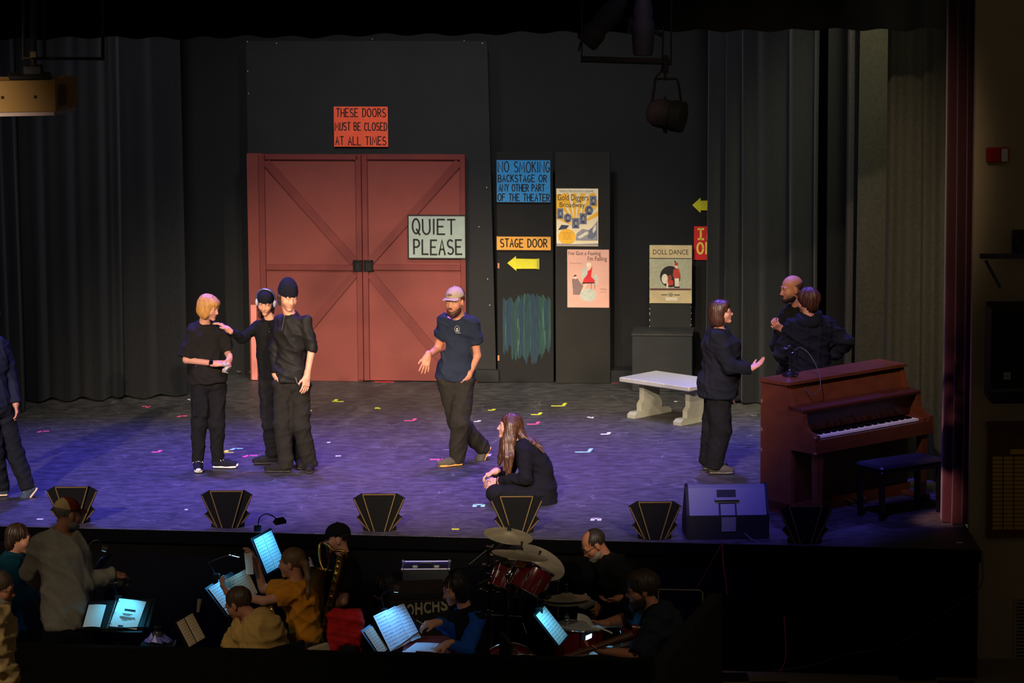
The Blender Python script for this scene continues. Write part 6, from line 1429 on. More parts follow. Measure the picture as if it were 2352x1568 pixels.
def score_mat(name, rows=11, rgb=(226, 224, 216), ink=(70, 68, 70), angle=False):
    """sheet music: five-line systems and notes printed by UV"""
    m = bpy.data.materials.new(name); m.use_nodes = True; nt = m.node_tree; b_ = nt.nodes['Principled BSDF']; b_.inputs['Roughness'].default_value = .8
    uv = nt.nodes.new('ShaderNodeTexCoord'); sp_ = nt.nodes.new('ShaderNodeSeparateXYZ'); nt.links.new(uv.outputs['UV'], sp_.inputs[0])
    def M(op, a_, b2=None):
        n = nt.nodes.new('ShaderNodeMath'); n.operation = op
        for i, q in enumerate((a_, b2)):
            if q is None: continue
            if isinstance(q, (int, float)): n.inputs[i].default_value = q
            else: nt.links.new(q, n.inputs[i])
        return n.outputs[0]
    fr = M('FRACT', M('MULTIPLY', sp_.outputs[1], rows)); band = M('LESS_THAN', M('ABSOLUTE', M('SUBTRACT', fr, .5)), .20)
    lines = M('GREATER_THAN', M('FRACT', M('MULTIPLY', fr, 12.5)), .45)
    ns = nt.nodes.new('ShaderNodeTexNoise'); ns.inputs['Scale'].default_value = 26; ns.inputs['Detail'].default_value = 2; nt.links.new(uv.outputs['UV'], ns.inputs[0])
    notes = M('GREATER_THAN', ns.outputs[0], .53)
    mx0 = M('LESS_THAN', M('ABSOLUTE', M('SUBTRACT', sp_.outputs[0], .5)), .44)
    f = M('MULTIPLY', M('MULTIPLY', band, mx0), M('ADD', M('MULTIPLY', lines, .35), M('MULTIPLY', notes, .5)))
    mx = nt.nodes.new('ShaderNodeMix'); mx.data_type = 'RGBA'; nt.links.new(f, mx.inputs[0]); mx.inputs[6].default_value = (*lin(rgb), 1); mx.inputs[7].default_value = (*lin(ink), 1)
    nt.links.new(mx.outputs[2], b_.inputs['Base Color']); return m
M_SCORE = score_mat('sheet_music'); M_SCORE2 = score_mat('sheet_music_tan', 9, (206, 186, 152), (110, 96, 78))
def sheet(name, TL, TR, BL, m, parent=None, bow=0.0, thick=.002, label=None, cat='sheet music', group=None):
    """a slightly bowed sheet of paper from three corners (world)"""
    TL, TR, BL = Vector(TL), Vector(TR), Vector(BL); W_, H2 = TR-TL, BL-TL; N_ = W_.cross(H2).normalized()
    if N_.dot(CAM-TL) < 0: N_ = -N_
    n = 6; v = []; f = []; uvs = []
    for s_ in (1, 0):
        for i in range(n+1):
            for k_ in range(2): u = i/n; v.append(TL+W_*u+H2*k_+N_*(bow*math.sin(math.pi*u)+thick*s_)); uvs.append((u, 1-k_))
    o2 = 2*(n+1)
    for i in range(n): f.append([2*i, 2*i+1, 2*i+3, 2*i+2]); f.append([o2+2*i, o2+2*i+2, o2+2*i+3, o2+2*i+1])
    f += [[0, o2, o2+1, 1], [2*n, 2*n+1, o2+2*n+1, o2+2*n]]
    for i in range(n): f.append([2*i, 2*i+2, o2+2*i+2, o2+2*i]); f.append([2*i+1, o2+2*i+1, o2+2*i+3, 2*i+3])
    o = mesh_obj(name, v, f, m, parent); ul = o.data.uv_layers.new(name='UVMap')
    for l in o.data.loops: ul.data[l.index].uv = uvs[l.vertex_index]
    if label: props(o, label, cat, group)
    return o
M_STAND = mat('stand_black', (20, 22, 24), .45, spec=.4); M_LED = mat('led_lens', (200, 230, 255), .4, emit=((150, 215, 255), 6.0))
def music_stand(label, TL, TR, BL, pad=.02, pole=True):
    """TL, TR, BL: corners of the desk (world)"""
    TL, TR, BL = Vector(TL), Vector(TR), Vector(BL); W_, H2 = (TR-TL), (BL-TL); N_ = W_.cross(H2).normalized()
    if N_.dot(CAM-TL) < 0: N_ = -N_
    C = TL+W_*.5+H2*.6
    root = thing('music_stand', label, 'music stand', (C.x, C.y, PITZ))
    wn, hn = W_.normalized(), H2.normalized(); a = TL-wn*pad-hn*pad; w2 = W_+wn*2*pad; h2 = H2+hn*(pad*1.5)
    def slab_(name, o0, u, v, t0, t1, m, par):
        mb = MB(); n = mb._p([o0+N_*t0, o0+u+N_*t0, o0+u+v+N_*t0, o0+v+N_*t0, o0+N_*t1, o0+u+N_*t1, o0+u+v+N_*t1, o0+v+N_*t1])
        mb.f += [[n, n+1, n+2, n+3], [n+4, n+7, n+6, n+5], [n, n+4, n+5, n+1], [n+1, n+5, n+6, n+2], [n+2, n+6, n+7, n+3], [n+3, n+7, n+4, n]]; return mb.build(name, m, par)
    slab_('desk', a, w2, h2, -.006, -.002, M_STAND, root)
    slab_('lip', a+h2-hn*.004, w2, hn*.004, -.006, .025, M_STAND, root)
    if pole:
        mb = MB(); mb.tube([C-N_*.01, C-N_*.05-Vector((0, 0, .05)), Vector((C.x, C.y, PITZ+.25))-Vector((N_.x, N_.y, 0))*.05], .012, 8); mb.build('pole', M_STAND, root, smooth=True)
        fc = Vector((C.x, C.y, PITZ))-Vector((N_.x, N_.y, 0))*.05
        for k_ in range(3):
            an = k_*2.094+.5; mb = MB(); mb.tube([fc+Vector((0, 0, .22)), fc+Vector((.26*math.cos(an), .26*math.sin(an), .01))], .008, 6); mb.build('leg', M_STAND, root)
    return root, N_, wn, hn
def stand_lamp(label, foot, head, aim, watt, color=(0.34, 0.72, 1.0), bend=None, deg=120):
    """clip lamp: clip at foot, goose neck to head, shining at aim"""
    foot, head, aim = Vector(foot), Vector(head), Vector(aim)
    root = thing('stand_lamp', label, 'lamp', foot)
    mid_ = bend if bend is not None else (foot+head)/2+Vector((0, 0, .14))
    mb = MB(); mb.tube(smooth_path([foot, foot.lerp(Vector(mid_), .5)+Vector((-.02, 0, .03)), Vector(mid_), head.lerp(Vector(mid_), .35)+Vector((0, 0, .015)), head]), .005, 6); mb.build('goose_neck', M_STAND, root, smooth=True)
    mb = MB(); mb.box(foot.x-.03, foot.x+.03, foot.y-.02, foot.y+.02, foot.z-.03, foot.z+.02, .006); mb.build('clip', M_STAND, root)
    dr = (aim-head).normalized(); q = dr.to_track_quat('-Z', 'Y').to_matrix().to_4x4(); Mh = Matrix.Translation(head) @ q
    mb = MB(Mh); mb.prism([(-.055, 0), (-.04, .035), (.04, .035), (.055, 0)], -.022, .022); mb.build('lamp_head', M_STAND, root)
    mb = MB(Mh); mb.box(-.045, .045, -.016, .016, -.003, .0); mb.build('led_strip', M_LED, root)
    L = bpy.data.lights.new('stand_lamp_light', 'SPOT'); L.energy = watt; L.color = color; L.spot_size = math.radians(deg); L.spot_blend = .8; L.shadow_soft_size = .03
    o = bpy.data.objects.new('stand_lamp_light', L); COL.objects.link(o); o.parent = root; o.location = head+dr*.02-foot; o.rotation_euler = dr.to_track_quat('-Z', 'Y').to_euler()
    return root
def seat(pv, f, k=1.0, spread=.12, side=None):
    pv = Vector(pv); f = Vector((f[0], f[1], 0)).normalized(); lt = side if side is not None else Vector((-f.y, f.x, 0)); lt = Vector(lt).normalized(); r = {}
    for q, s_ in (('a', -1), ('b', 1)):
        r['h'+q] = pv+lt*.09*s_*k; kn = pv+f*.42*k+lt*spread*s_; kn.z = pv.z+.03; r['k'+q] = kn
        an = kn+f*.02; an.z = PITZ+.085; r['a'+q] = an; r['t'+q] = an+f*.2
    return r
def pit_chair(label, pv, f, m=None):
    pv = Vector(pv); f = Vector((f[0], f[1], 0)).normalized(); an = math.atan2(f.y, f.x)
    root = thing('pit_chair', label, 'chair', (pv.x, pv.y, PITZ)); M4 = rotm(Vector((pv.x, pv.y, PITZ)), an); m = m or mat('chair_black', (22, 22, 24), .5)
    h_ = max(.34, pv.z-PITZ-.135)
    mb = MB(M4); mb.box(-.20, .26, -.22, .22, h_-.03, h_, .012); mb.build('seat', m, root)
    mb = MB(M4); mb.box(-.255, -.225, -.20, .20, h_+.16, h_+.42, .01); mb.build('backrest', m, root)
    for x, y in ((-.22, -.19), (-.22, .19), (.22, -.19), (.22, .19)):
        mb = MB(M4); mb.tube([(x-(.03 if x < 0 else -.02), y, 0), (x, y, h_-.02)]+([(x-.03, y, h_+.40)] if x < 0 else []), .011, 8); mb.build('leg', mat('chair_steel', (60, 60, 62), .35, metal=.7), root)
    return root
# ------------------------------------------------------------------ conductor
YC = -2.7
fz = PITZ+.085
def foot(px, Y, dx, dy): x = V(px, 1500, Y).x; a_ = Vector((x, Y, fz)); return a_, a_+Vector((dx, dy, 0))*.2
aa, ta = foot(130, YC, .5, .9); ab, tb = foot(182, YC+.05, .6, .8)
Q1 = person('conductor in tan and red cap and pale long-sleeved shirt, seen from behind', YC,
    dict(hd=(156, 1180, .02), nk=(140, 1222, .0), sa=(93, 1248, -.04), sb=(176, 1250, .04), sp=(146, 1330, -.02), pv=(152, 1432, .0), ea=(70, 1308, .08), wa=(90, 1346, .30), eb=(196, 1334, .04), wb=(262, 1318, .14),
         ha=(126, 1450, -.02), hb=(180, 1450, .02), ka=Vector((V(130, 1500, YC).x, YC+.02, PITZ+.50)), kb=Vector((V(184, 1500, YC).x, YC+.05, PITZ+.50)), aa=aa, ta=ta, ab=ab, tb=tb),
    dict(rot=(125, 6), s=1.0, front=(.5, .85, 0)), dict(name='long_sleeve_shirt', m=cloth('oatmeal', (158, 150, 136), .08), sleeve=2.0, loose=.028, sloose=.030, hem=.02, collar=.02, wr=.009),
    dict(m=cloth('trouser_dark', (22, 24, 28)), loose=.02), hands=(None, dict(d=(.9, .2, -.25), n=(0, .3, -1), side=1, curl=.8)), skin='tan', k=1.02, girth=1.06, h=.0125, hf=.006, brow=hairm('grey', (90, 84, 78)))
cpq = cap(Q1, cloth('cap_red', (110, 40, 32)), cloth('cap_red', (110, 40, 32)), back=cloth('cap_sand', (176, 148, 104)))
short_hair(Q1, hairm('grey', (90, 84, 78)), 24, .002, grow=-.006)
glasses(Q1, mat('frame_dark', (30, 26, 24), .3)); beard(Q1, hairm('grey_beard', (130, 124, 116)), -.006)
mb = MB(); q0 = Vector(Q1['j']['wb'])+Vector((.10, .03, -.06)); mb.tube([q0, q0+Vector((.0, -.01, .001)), q0+Vector((-.20, -.10, -.01))], [.006, .004, .002], 6)
props(mb.build('baton', mat('baton_white', (210, 205, 195), .5)), 'thin pale baton in the conductor right hand', 'baton')
# ------------------------------------------------------------------ person in teal at far left
YT = -1.55; pvw = V(14, 1470, YT)
Q2 = person('dim figure in teal jacket seated left of the conductor', YT, sub(dict(hd=(44, 1236, 0), nk=(32, 1276, 0), sa=(20, 1296, .15), sb=(28, 1300, -.15), sp=(14, 1380, 0), pv=pvw, ea=(30, 1370, .2), wa=(78, 1350, .1), eb=(30, 1380, -.2), wb=(86, 1356, -.1)), seat(pvw, (1, 0), side=(0, -1, 0))),
    dict(rot=(88, 8), s=.98, front=(1, 0, 0), ears=False), dict(name='jacket', m=cloth('teal', (18, 72, 92)), sleeve=2.0, loose=.03, sloose=.03, hem=.08, collar=.04), dict(m=C_BLACK, loose=.02, rise=.15), h=.012, hf=.006, brow=hairm('dark', (44, 30, 24)))
hair_cap(Q2, H_DARK, 24, .004, extra=[HE(Q2, (0, -.06, -.04), (.075, .055, .085), .03)])
pit_chair('black chair under the dim figure in teal', pvw, (1, 0))
# ------------------------------------------------------------------ man at the bottom left corner
YA = -5.3; aa, ta = foot(-26, YA-.1, 1, .1); ab, tb = foot(-20, YA+.12, 1, .2)
Q3 = person('bearded man in glasses and cream jacket at the bottom left corner', YA, dict(hd=(0, 1350, 0), nk=(-18, 1396, 0), sa=(-22, 1422, -.17), sb=(-16, 1420, .17), sp=(-20, 1500, 0), pv=(-20, 1610, 0), ea=(-8, 1500, -.22), wa=(30, 1560, -.16), eb=(-4, 1500, .2), wb=(24, 1580, .12),
        ka=Vector((V(-26, 1500, YA).x, YA-.1, PITZ+.5)), kb=Vector((V(-20, 1500, YA).x, YA+.1, PITZ+.5)), aa=aa, ta=ta, ab=ab, tb=tb),
    dict(rot=(84, 12), s=1.0, front=(1, 0, 0)), dict(name='jacket', m=cloth('cream_jacket', (188, 158, 108), .1), sleeve=2.0, loose=.05, sloose=.04, hem=.10, wr=.010, collar=.05), dict(m=C_BLACK, loose=.02), skin='tan', girth=1.1, h=.0125, hf=.006, brow=hairm('grey', (90, 84, 78)))
short_hair(Q3, hairm('grey_brown', (84, 66, 50)), 24, .002); beard(Q3, hairm('grey_beard', (130, 124, 116)), .01); glasses(Q3, mat('frame_dark', (30, 26, 24), .3))
# ------------------------------------------------------------------ seated man in mustard shirt
YM = -3.15; pvw = V(606, 1552, YM)
Q4 = person('man with short brown hair in mustard shirt, head bowed, at the pit wall', YM, sub(dict(hd=(548, 1386, .04), nk=(584, 1418, .0), sa=(558, 1442, .12), sb=(622, 1444, -.08), sp=(600, 1480, -.02), pv=pvw, ea=(530, 1500, .20), wa=(505, 1512, .35), eb=(640, 1505, .02), wb=(590, 1512, .25)), seat(pvw, (-.75, .66))),
    dict(rot=(-118, 26), s=1.02, front=(-.7, .7, 0)), dict(name='shirt', m=cloth('mustard', (190, 152, 86), .08), sleeve=.8, loose=.03, sloose=.03, hem=.08, wr=.009, collar=.025), dict(m=C_BLACK, loose=.02, rise=.15), skin='tan', girth=1.22, k=1.02, h=.0125, hf=.006, brow=hairm('dark', (44, 30, 24)))
short_hair(Q4, hairm('mid_brown', (70, 52, 36)), 26, .003); glasses(Q4, mat('frame_dark', (30, 26, 24), .3))
sdf_part('neck_strap', [P_loft([Q4['nk']+np.array([-.05, .05, -.0]), Q4['nk']+np.array([.04, -.06, .012]), Q4['nk']+np.array([.07, .02, .0])], [.02, .02, .02], [.075, .075, .075], [(0, 0, 1)]*3, .02)], C_BLACK, Q4['o'], .008) if False else None
pit_chair('black chair under the man in mustard shirt', pvw, (-.75, .66))
# ------------------------------------------------------------------ girl turning a page
YG = -2.45; pvw = V(708, 1518, YG)
Q5 = person('ponytailed woman in orange-yellow tee turning a page of music', YG, sub(dict(hd=(670, 1292, .0), nk=(682, 1336, .0), sa=(652, 1354, .13), sb=(682, 1362, -.12), sp=(698, 1428, 0), pv=pvw, ea=(604, 1352, .22), wa=(588, 1292, .20), eb=(606, 1380, -.16), wb=(524, 1362, -.05)), seat(pvw, (-1, .15), side=(.15, -1, 0))),
    dict(rot=(-104, 6), s=1.0, front=(-1, .1, 0)), dict(name='tee_shirt', m=cloth('orange_yellow', (208, 134, 34), .08), sleeve=.62, loose=.02, sloose=.022, hem=.10, wr=.010), dict(m=C_BLACK, loose=.02, rise=.15), hands=(dict(d=(-.35, .0, .9), n=(-.9, 0, -.2), side=-1, curl=.5), dict(d=(-.55, .1, .75), n=(.2, .3, .5), side=1, curl=.7)), k=.97, h=.0125, hf=.006, brow=hairm('dark', (44, 30, 24)))
H_PONY = hairm('ash_brown', (92, 68, 44), (128, 98, 64)); W5 = lambda px, py, o_: v3(V(px, py, YG+o_))
hair_cap(Q5, H_PONY, 36, .002, extra=[P_cone(W5(692, 1290, -.02), W5(702, 1296, -.06), .045, .022, .02)]+lock(Q5, [W5(702, 1294, -.08), W5(708, 1330, -.12), W5(708, 1360, -.14), W5(702, 1396, -.14)], .030, .010), front=.035)
mb = MB(); c_ = Vector(W5(702, 1294, -.06)); mb.tube([c_+Vector((.028*math.cos(t*.7), -.01, .028*math.sin(t*.7))) for t in range(10)], .006, 6); mb.build('hair_tie', M_EMB, Q5['o'])
pit_chair('black chair under the ponytailed woman', pvw, (-1, .15))
# ------------------------------------------------------------------ saxophone player
YS = -1.75; pvw = V(806, 1470, YS)
Q6 = person('saxophone player in black cap and black tee', YS, sub(dict(hd=(774, 1236, 0), nk=(788, 1274, 0), sa=(780, 1294, .15), sb=(796, 1298, -.15), sp=(802, 1380, 0), pv=pvw, ea=(744, 1336, .18), wa=(716, 1308, .08), eb=(788, 1380, -.22), wb=(736, 1408, -.14)), seat(pvw, (-1, 0), side=(0, -1, 0))),
    dict(rot=(-84, 4), s=.98, front=(-1, 0, 0)), dict(name='tee_shirt', m=cloth('pit_black', (22, 22, 25)), sleeve=.75, loose=.02, sloose=.022, hem=.10), dict(m=C_BLACK, loose=.02, rise=.15), hands=(dict(d=(-.6, -.1, .5), n=(.3, -.8, 0), side=1, curl=.7), dict(d=(-.8, .2, .1), n=(0, .6, .3), side=1, curl=.7)), h=.0125, hf=.006, brow=hairm('dark', (44, 30, 24)))
cap(Q6, cloth('cap_black', (15, 15, 17)), cloth('cap_black', (15, 15, 17))); short_hair(Q6, hairm('black', (26, 22, 20)), 24, .002, grow=-.006)
pit_chair('black chair under the saxophone player', pvw, (-1, 0))
M_GOLD = mat('sax_brass', (186, 142, 66), .28, metal=1.0, var=.2, vs=20)
def sax(label, Y, pts, r, bell, crook):
    P_ = [V(x, y, Y+o_) for x, y, o_ in pts]; root = thing('saxophone', label, 'saxophone', P_[-1])
    mb = MB(); sp_ = smooth_path(P_); n = len(sp_); mb.tube(sp_, [r[0]+(r[1]-r[0])*i/(n-1) for i in range(n)], 12); mb.build('body_tube', M_GOLD, root, smooth=True)
    if crook: mb = MB(); mb.tube(smooth_path([V(x, y, Y+o_) for x, y, o_ in crook]), .012, 10); mb.build('crook', M_GOLD, root, smooth=True)
    if bell:
        B_ = smooth_path([V(x, y, Y+o_) for x, y, o_ in bell]); m_ = len(B_); mb = MB(); mb.tube(B_, [r[1]+(.10-r[1])*(i/(m_-1))**2.2 for i in range(m_)], 16, caps=False); mb.build('bell', M_GOLD, root, smooth=True)
    for i in range(2, n-2, 2):
        t_ = (sp_[i+1]-sp_[i]).normalized(); s_ = Vector((-.3, -.9, .2)); s_ = (s_-t_*s_.dot(t_)).normalized(); q = Matrix.Translation(sp_[i]+s_*(r[1]+.005)) @ s_.to_track_quat('Z', 'Y').to_matrix().to_4x4()
        mb = MB(q); mb.lathe([(.004, -.02), (.018, .0), (.020, .006), (.012, .009)], 10); mb.build('key', M_GOLD, root, smooth=True)
    mb = MB(); mb.tube([p+Vector((-.03, -.035, 0)) for p in sp_[2:-2]], .003, 5); mb.build('key_rod', M_GOLD, root)
    return root
sax('large brass baritone saxophone held by the player in the black cap', YS-.28, [(786, 1272, .0), (782, 1290, .0), (772, 1335, -.02), (760, 1390, -.03), (748, 1450, -.03)], (.022, .042), [(748, 1450, -.03), (738, 1462, .0), (728, 1450, .06), (728, 1400, .12), (732, 1345, .16), (738, 1306, .18)],
    [(742, 1246, .20), (734, 1252, .18), (736, 1290, .14), (748, 1312, .10), (757, 1292, .08), (752, 1250, .06), (764, 1262, .03), (790, 1266, .0), (796, 1280, .0)])
sax('slim brass saxophone between the ponytailed woman and the man in mustard', YG-.12, [(622, 1388, .02), (628, 1410, .0), (634, 1440, -.02), (646, 1478, -.03)], (.012, .030), [(646, 1478, -.03), (655, 1496, 0), (666, 1486, .02), (664, 1456, .05)], None)
# ------------------------------------------------------------------ dark figure bent low
YD = -1.35; pvw = V(866, 1482, YD+.1)
Q7 = person('barely visible figure in black bent low behind the music stand', YD, sub(dict(hd=(882, 1356, 0), nk=(866, 1384, 0), sa=(830, 1402, .0), sb=(902, 1402, .0), sp=(864, 1432, 0.1), pv=pvw, ea=(818, 1455, -.1), wa=(848, 1470, -.3), eb=(912, 1455, -.1), wb=(884, 1470, -.3)), seat(pvw, (-.15, -1), side=(1, -.15, 0))),
    dict(rot=(20, 40), s=1.0, front=(0, -1, -.2), ears=False), dict(name='sweater', m=cloth('pit_charcoal', (24, 23, 22)), sleeve=2.0, loose=.03, sloose=.03, hem=.08, collar=.03), dict(m=C_BLACK, loose=.02, rise=.15), h=.012, hf=.007, brow=None)
hair_cap(Q7, hairm('black_curly', (24, 20, 18)), 18, .008, extra=[HE(Q7, (0, -.05, -.02), (.085, .07, .09), .03)], grow=.01)
pit_chair('black chair under the barely visible figure bent low', pvw, (-.15, -1))
# ------------------------------------------------------------------ musician in blue sleeves
YB = -3.0; pvw = V(1092, 1548, YB)
Q8 = person('dark-haired musician in black vest with blue sleeves, marking a score', YB, sub(dict(hd=(1046, 1352, -.02), nk=(1068, 1396, .0), sa=(1046, 1420, .10), sb=(1098, 1422, -.10), sp=(1086, 1480, 0), pv=pvw, ea=(1050, 1452, .02), wa=(1002, 1430, -.16), eb=(1074, 1494, -.24), wb=(1030, 1478, -.30)), seat(pvw, (-1, -.2), side=(.2, -1, 0))),
    dict(rot=(-66, 16), s=1.0, front=(-.9, -.4, 0), ears=False), dict(name='blue_shirt', m=cloth('royal_blue', (24, 78, 170), .08), sleeve=1.95, loose=.006, sloose=.016, hem=.05), dict(m=C_BLACK, loose=.02, rise=.15), hands=(dict(d=(-.9, -.05, -.1), n=(0, .4, -1), side=1, curl=.8), dict(d=(-.7, .1, -.3), n=(0, .4, -1), side=1, curl=.5)), k=.97, h=.0125, hf=.006, brow=hairm('black', (26, 22, 20)))
vz = [Q8['torso'](.020)]+[P_cone(Q8['j']['s'+q], Q8['j']['s'+q]+(Q8['nk']-Q8['j']['s'+q])*.3, .066, .06, .03) for q in 'ab']+[P_cut(Q8['nk']+Q8['nd']*.015, Q8['nd'])]
sdf_part('vest', vz, cloth('vest_black', (16, 16, 18)), Q8['o'], .011, None, (.006, 3, 15))
hair_cap(Q8, hairm('black', (26, 22, 20)), 26, .005, extra=[HE(Q8, (.055, -.02, -.03), (.036, .06, .085), .03), HE(Q8, (-.055, -.02, -.03), (.036, .06, .085), .03), HE(Q8, (0, -.065, -.03), (.07, .055, .085), .03), HE(Q8, (0, -.05, .12), (.045, .045, .03), .02)], front=.03)
mb = MB(); w_ = Vector(Q8['j']['wa'])+Vector((-.09, -.02, -.01)); mb.tube([w_+Vector((.05, 0, -.03)), w_+Vector((-.06, -.01, .04))], .0035, 6); props(mb.build('pencil', mat('pencil_wood', (214, 180, 120), .5)), 'short pencil in the hand of the musician with blue sleeves', 'pencil')
pit_chair('black chair under the musician in blue sleeves', pvw, (-1, -.2))
# ------------------------------------------------------------------ drummer
YDR = -1.25; pvw = V(1438, 1462, YDR)
Q9 = person('balding bearded drummer in black jacket looking down at a page', YDR, sub(dict(hd=(1364, 1250, 0), nk=(1396, 1286, .0), sa=(1396, 1304, .15), sb=(1420, 1308, -.14), sp=(1436, 1380, 0), pv=pvw, ea=(1376, 1372, .2), wa=(1372, 1392, .05), eb=(1450, 1384, -.22), wb=(1420, 1374, -.34)), seat(pvw, (-1, 0), side=(0, -1, 0))),
    dict(rot=(-74, 34), s=1.02, front=(-1, 0, -.2)), dict(name='jacket', m=cloth('jacket_black', (24, 24, 26)), sleeve=2.0, loose=.035, sloose=.032, hem=.08, collar=.05, wr=.008), dict(m=C_BLACK, loose=.02, rise=.15), hands=(None, dict(d=(-.9, -.1, -.2), n=(0, .2, 1), side=-1, curl=.6)), skin='tan', girth=1.15, h=.0125, hf=.006, brow=hairm('grey', (90, 84, 78)))
hair_cap(Q9, hairm('dark_grey', (50, 42, 36)), 26, .002, cuts=[HX(Q9, (0, -.02, -.045), (0, .35, -1)), HE(Q9, (0, .06, .12), (.06, .08, .07), .02, 's')], grow=-.004); beard(Q9, hairm('grey_beard', (130, 124, 116)), .0); glasses(Q9, mat('frame_dark', (30, 26, 24), .3))
pit_chair('black drum throne chair under the drummer', pvw, (-1, 0))
# ------------------------------------------------------------------ bass player
YBA = -3.2; pvw = V(1530, 1548, YBA)
Q10 = person('bearded bass guitarist with glasses in dark grey shirt at the pit side wall', YBA, sub(dict(hd=(1474, 1352, 0), nk=(1502, 1394, .0), sa=(1486, 1416, .17), sb=(1516, 1420, -.16), sp=(1526, 1478, 0), pv=pvw, ea=(1428, 1424, .22), wa=(1386, 1432, .04), eb=(1470, 1506, -.26), wb=(1382, 1494, -.22)), seat(pvw, (-1, 0), side=(0, -1, 0))),
    dict(rot=(-84, 8), s=1.08, front=(-1, 0, 0)), dict(name='shirt', m=cloth('slate_shirt', (38, 42, 52)), sleeve=(.7, .95), loose=.03, sloose=.03, hem=.08, wr=.008, collar=.02), dict(m=C_BLACK, loose=.02, rise=.15), hands=(dict(d=(-.9, .0, .0), n=(0, .3, 1), side=-1, curl=.4), dict(d=(-.9, .0, .15), n=(0, .3, 1), side=-1, curl=.7)), skin='tan', girth=1.3, k=1.03, h=.0125, hf=.006, brow=hairm('dark', (44, 30, 24)))
hair_cap(Q10, hairm('mid_dark', (52, 40, 28)), 26, .004, cuts=[HX(Q10, (0, -.02, -.045), (0, .35, -1))], grow=.010, extra=[HE(Q10, (0, .03, .085), (.07, .06, .045), .02)]); beard(Q10, hairm('dark_beard', (48, 34, 24)), .016); glasses(Q10, mat('frame_dark', (30, 26, 24), .3))
pit_chair('black chair under the bass guitarist', pvw+Vector((-.07, .05, 0)), (-1, .12))
YN = YBA-.30
bg_ = thing('bass_guitar', 'electric bass with wooden neck across the bearded guitarist lap', 'guitar', V(1470, 1545, YN+.05))
na, nb_ = V(1286, 1514, YN), V(1424, 1466, YN+.08); nd_ = (nb_-na).normalized()
mb = MB(); mb.tube([na, nb_+nd_*.1], [.022, .028], 8); mb.build('neck', mat('rosewood', (88, 56, 34), .5), bg_, smooth=True)
bcn = nb_+nd_*.17+Vector((0, .03, -.07)); sdf_part('guitar_body', [P_ell(v3(bcn), (.15, .022, .11), None, .03), P_ell(v3(bcn+Vector((-.09, 0, .07))), (.07, .022, .05), None, .03), P_ell(v3(bcn+Vector((-.08, 0, -.07))), (.07, .022, .05), None, .03)], mat('bass_red', (96, 18, 24), .25, spec=.6), bg_, .01)
mb = MB(); mb.tube([na-nd_*.18+Vector((0, 0, -.02)), na], [.035, .022], 8); mb.build('headstock', mat('rosewood', (88, 56, 34), .5), bg_)
for i in range(4): mb = MB(); o_ = Vector((0, -.024, .012-.008*i)); mb.tube([na+o_, bcn+Vector((0, -.03, .012-.008*i))], .0018, 4); mb.build('string', mat('steel_string', (190, 185, 170), .3, metal=.9), bg_)
stp = [Vector(Q10['nk'])+Vector((.05, .02, .02)), Vector(Q10['nk'])+Vector((-.06, -.16, .0)), Vector(Q10['ch'])+Vector((-.17, -.14, -.02)), bcn+Vector((-.12, -.04, .14))]
mb = MB(); mb.tube(smooth_path(stp), .022, 6); mb.build('strap', C_BLACK, bg_, smooth=True)
# ================================================================== music stands, pages and lamps
CY = (0.06, 0.46, 1.0); BL_ = (0.09, 0.38, 1.0)
def vv(px, py, Y): return V(px, py, Y)
# tilted stand between footlight and ponytailed woman
Y1 = -2.0; TL, TR, BL = vv(581, 1240, Y1), vv(622, 1218, Y1+.24), vv(612, 1317, Y1-.07)
root, N_, wn, hn = music_stand('tilted music stand with bright blue-lit pages at the stage front', TL-hn*0 if False else TL, TR, BL)
sheet('music_page', TL+N_*.004, TL.lerp(TR, .49)+N_*.004, BL+N_*.004, M_SCORE, None, .004, label='left blue-lit page on the tilted stand', group='open score pages'); sheet('music_page', TL.lerp(TR, .51)+N_*.004, TR+N_*.004, BL+(TR-TL)*.51+N_*.004, M_SCORE, None, .004, label='right blue-lit page on the tilted stand', group='open score pages')
ctr = (TR+BL)/2
stand_lamp('black clip lamp arching above the tilted music stand', vv(592, 1212, Y1+.08), vv(642, 1200, Y1-.02), ctr, 7, CY, vv(614, 1180, Y1+.05))
# stand whose page is being turned
Y2 = -2.35; TL, TR, BL = vv(478, 1352, Y2-.06), vv(532, 1318, Y2+.14), vv(524, 1412, Y2-.14)
root, N_, wn, hn = music_stand('music stand at the left of the page-turning woman', TL, TR, BL)
sheet('music_page', TL+N_*.004, TL.lerp(TR, .5)+N_*.004, BL+N_*.004, M_SCORE, None, .004, label='lit page lying on the stand being turned', group='open score pages')
sheet('music_page', vv(517, 1332, Y2+.0), vv(567, 1305, Y2+.05), vv(542, 1388, Y2-.02), M_SCORE2, None, .01, label='tan page lifted up in the act of turning', group='open score pages')
sheet('music_page', vv(561, 1269, YG+.14), vv(578, 1269, YG+.10), vv(566, 1318, YG+.14), M_SCORE, None, .01, label='narrow pale page held up by the ponytailed woman', group='open score pages')
stand_lamp('thin clip lamp with lit strip left of the page-turning woman', vv(497, 1322, Y2+.02), vv(538, 1276, Y2+.02), vv(515, 1370, Y2-.05), 5, CY, vv(480, 1292, Y2+.02))
